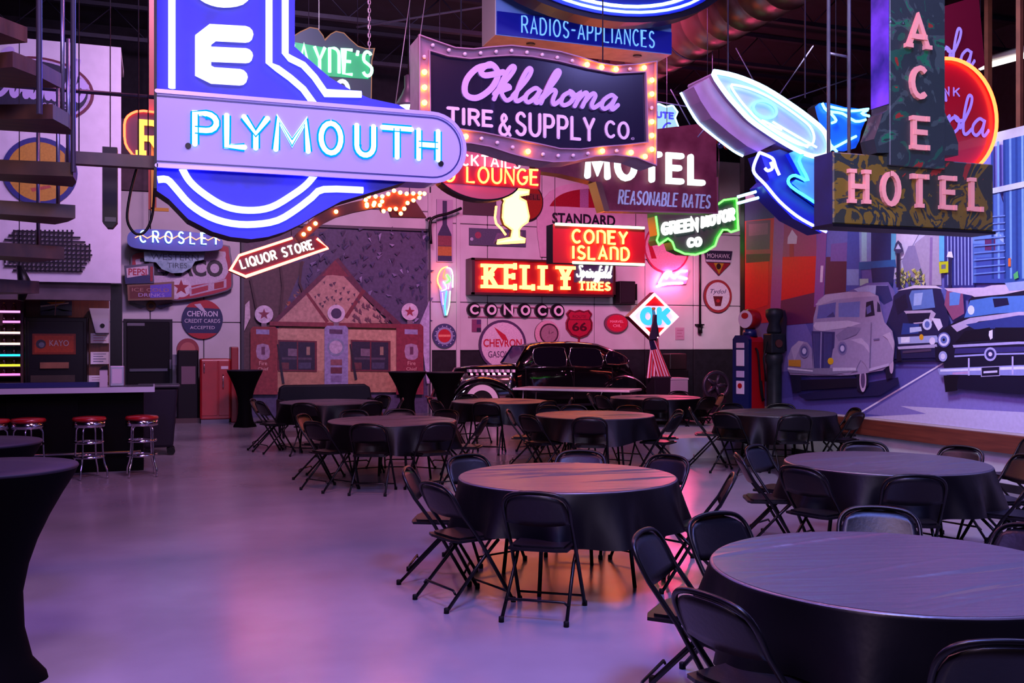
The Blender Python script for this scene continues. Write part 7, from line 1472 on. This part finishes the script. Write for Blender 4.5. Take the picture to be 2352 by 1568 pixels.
Y = 8.8; t = thing('cable_loop', 'loose black cable loop hanging left of the blue sign', 'cable', (onY(330, 540, Y)[0], Y, onY(330, 540, Y)[1])); b = MB(); b.tube([(x, Y, z) for x, z in smooth(pl([(318, 372), (300, 440), (292, 500), (304, 530), (322, 538), (340, 522), (352, 480), (357, 380)], Y), 5)], .011, 6); b.build('cable', M_BLACK, t)
b = MB(); q1 = onY(318, 372, Y); b.tube([(q1[0], Y, q1[1]), (q1[0], Y, CEIL-.2)], .005, 4); b.build('hanger_rod', M_ROD, t)
# on the loft board
Yl = LY-.03; cc = onY(85, 207, Yl); rx = onY(216, 207, Yl)[0]-cc[0]; rz = onY(85, 130, Yl)[1]-cc[1]
t = thing('oval_sign', 'dark oval wall sign with maroon ring and lavender script, behind the staircase', 'sign', (cc[0], Yl, cc[1]-rz)); b = MB(); b.prism(ell(cc[0], cc[1], rx, rz, 44), Yl, Yl+.03); b.build('plate', mat('oval_plate', '241a2c', .4), t)
flatprint(t, Yl, [('5a1c2c', ell(cc[0], cc[1], rx, rz, 44)), ('a898bc', ell(cc[0], cc[1], rx*.94, rz*.93, 44)), ('1c1a30', ell(cc[0], cc[1], rx*.89, rz*.87, 44)), ('T', 'a898c8', 'MOTOR', cc[0]-rx*.2, cc[0]+rx*.35, cc[1]+rz*.5, cc[1]+rz*.62, {}), ('T', 'a898c8', 'SODA', cc[0]+rx*.1, cc[0]+rx*.55, cc[1]-rz*.55, cc[1]-rz*.36, {}), ('7a2430', [(cc[0]-rx*.6, cc[1]-rz*.62), (cc[0]+rx*.6, cc[1]-rz*.62), (cc[0]+rx*.55, cc[1]-rz*.70), (cc[0]-rx*.55, cc[1]-rz*.70)])])
b = MB()
for c, sts in layout('Coronado', cc[0]-rx*.8, cc[0]+rx*.84, cc[1]-rz*.22, cc[1]-rz*.22+.62, 0, SCR, hgt=2.2, slant=.1):
    for s in sts: b.ribbon(s, .07, Yl-.008, nd=6)
b.build('script_letters', mat('lavender_script', 'a898c8', .4), t)
cc = onY(92, 394, Yl); r = onY(178, 394, Yl)[0]-cc[0]
t = thing('round_sign', 'round yellow sign with a blue ring on the white board behind the stairs', 'sign', (cc[0], Yl, cc[1]-r)); b = MB(); b.prism(ell(cc[0], cc[1], r, r, 40), Yl, Yl+.03); b.build('plate', mat('plate_blue_ring', '1c2050', .4), t)
flatprint(t, Yl, [('262a6c', ell(cc[0], cc[1], r, r, 40)), ('a87c28', ell(cc[0], cc[1], r*.86, r*.86, 40)), ('8a4030', [(cc[0]-r*.5, cc[1]-.05), (cc[0]+r*.3, cc[1]+r*.1), (cc[0]+r*.5, cc[1]+r*.3), (cc[0]-r*.4, cc[1]+r*.2)]), ('984438', [(cc[0]-r*.2, cc[1]-r*.6), (cc[0]+r*.3, cc[1]-r*.45), (cc[0]+r*.25, cc[1]-r*.38), (cc[0]-r*.25, cc[1]-r*.5)])])
t = thing('lattice_panel', 'black woven metal lattice hung under the yellow round sign', 'lattice', (onY(100, 570, Yl)[0], Yl, onY(100, 625, Yl)[1])); b = MB()
for i in range(20):
    x = 12+i*10.2; top_ = 528 if 30 < x < 170 else 560; bo = 622 if 40 < x < 190 else 604
    if x > 190: top_, bo = 560, 600
    a, c = onY(x, top_, Yl), onY(x, bo, Yl); b.box(a[0]-.012, a[0]+.012, Yl-.03, Yl-.012, c[1], a[1])
for j in range(10):
    y = 530+j*10; xl = 30-(j % 3)*10; xr_ = [170, 185, 196, 204, 210, 212, 208, 200, 196, 190][j]
    a, c = onY(xl, y, Yl), onY(xr_, y, Yl); b.box(a[0], c[0], Yl-.014, Yl+.004, a[1]-.012, a[1]+.012)
b.build('lattice_bars', mat('lattice_black', '17111c', .5), t, kind='stuff')
X = onY(48, 640, 15.4)[0]; t = thing('hanging_bag', 'dark narrow thing hanging below the lattice, over the bar', 'bag', (X, 15.4, onY(48, 690, 15.4)[1])); b = MB(); b.tube([(X, 15.4, onY(48, 690, 15.4)[1]), (X+.05, 15.4, onY(48, 650, 15.4)[1]), (X-.02, 15.4, onY(48, 610, 15.4)[1])], [.05, .09, .04], 8); b.build('bag', M_BLACK, t); b = MB(); b.tube([(X-.02, 15.4, onY(48, 612, 15.4)[1]), (X-.02, 15.4, CEIL-.7)], .006, 4); b.build('cord', M_BLACK, t)
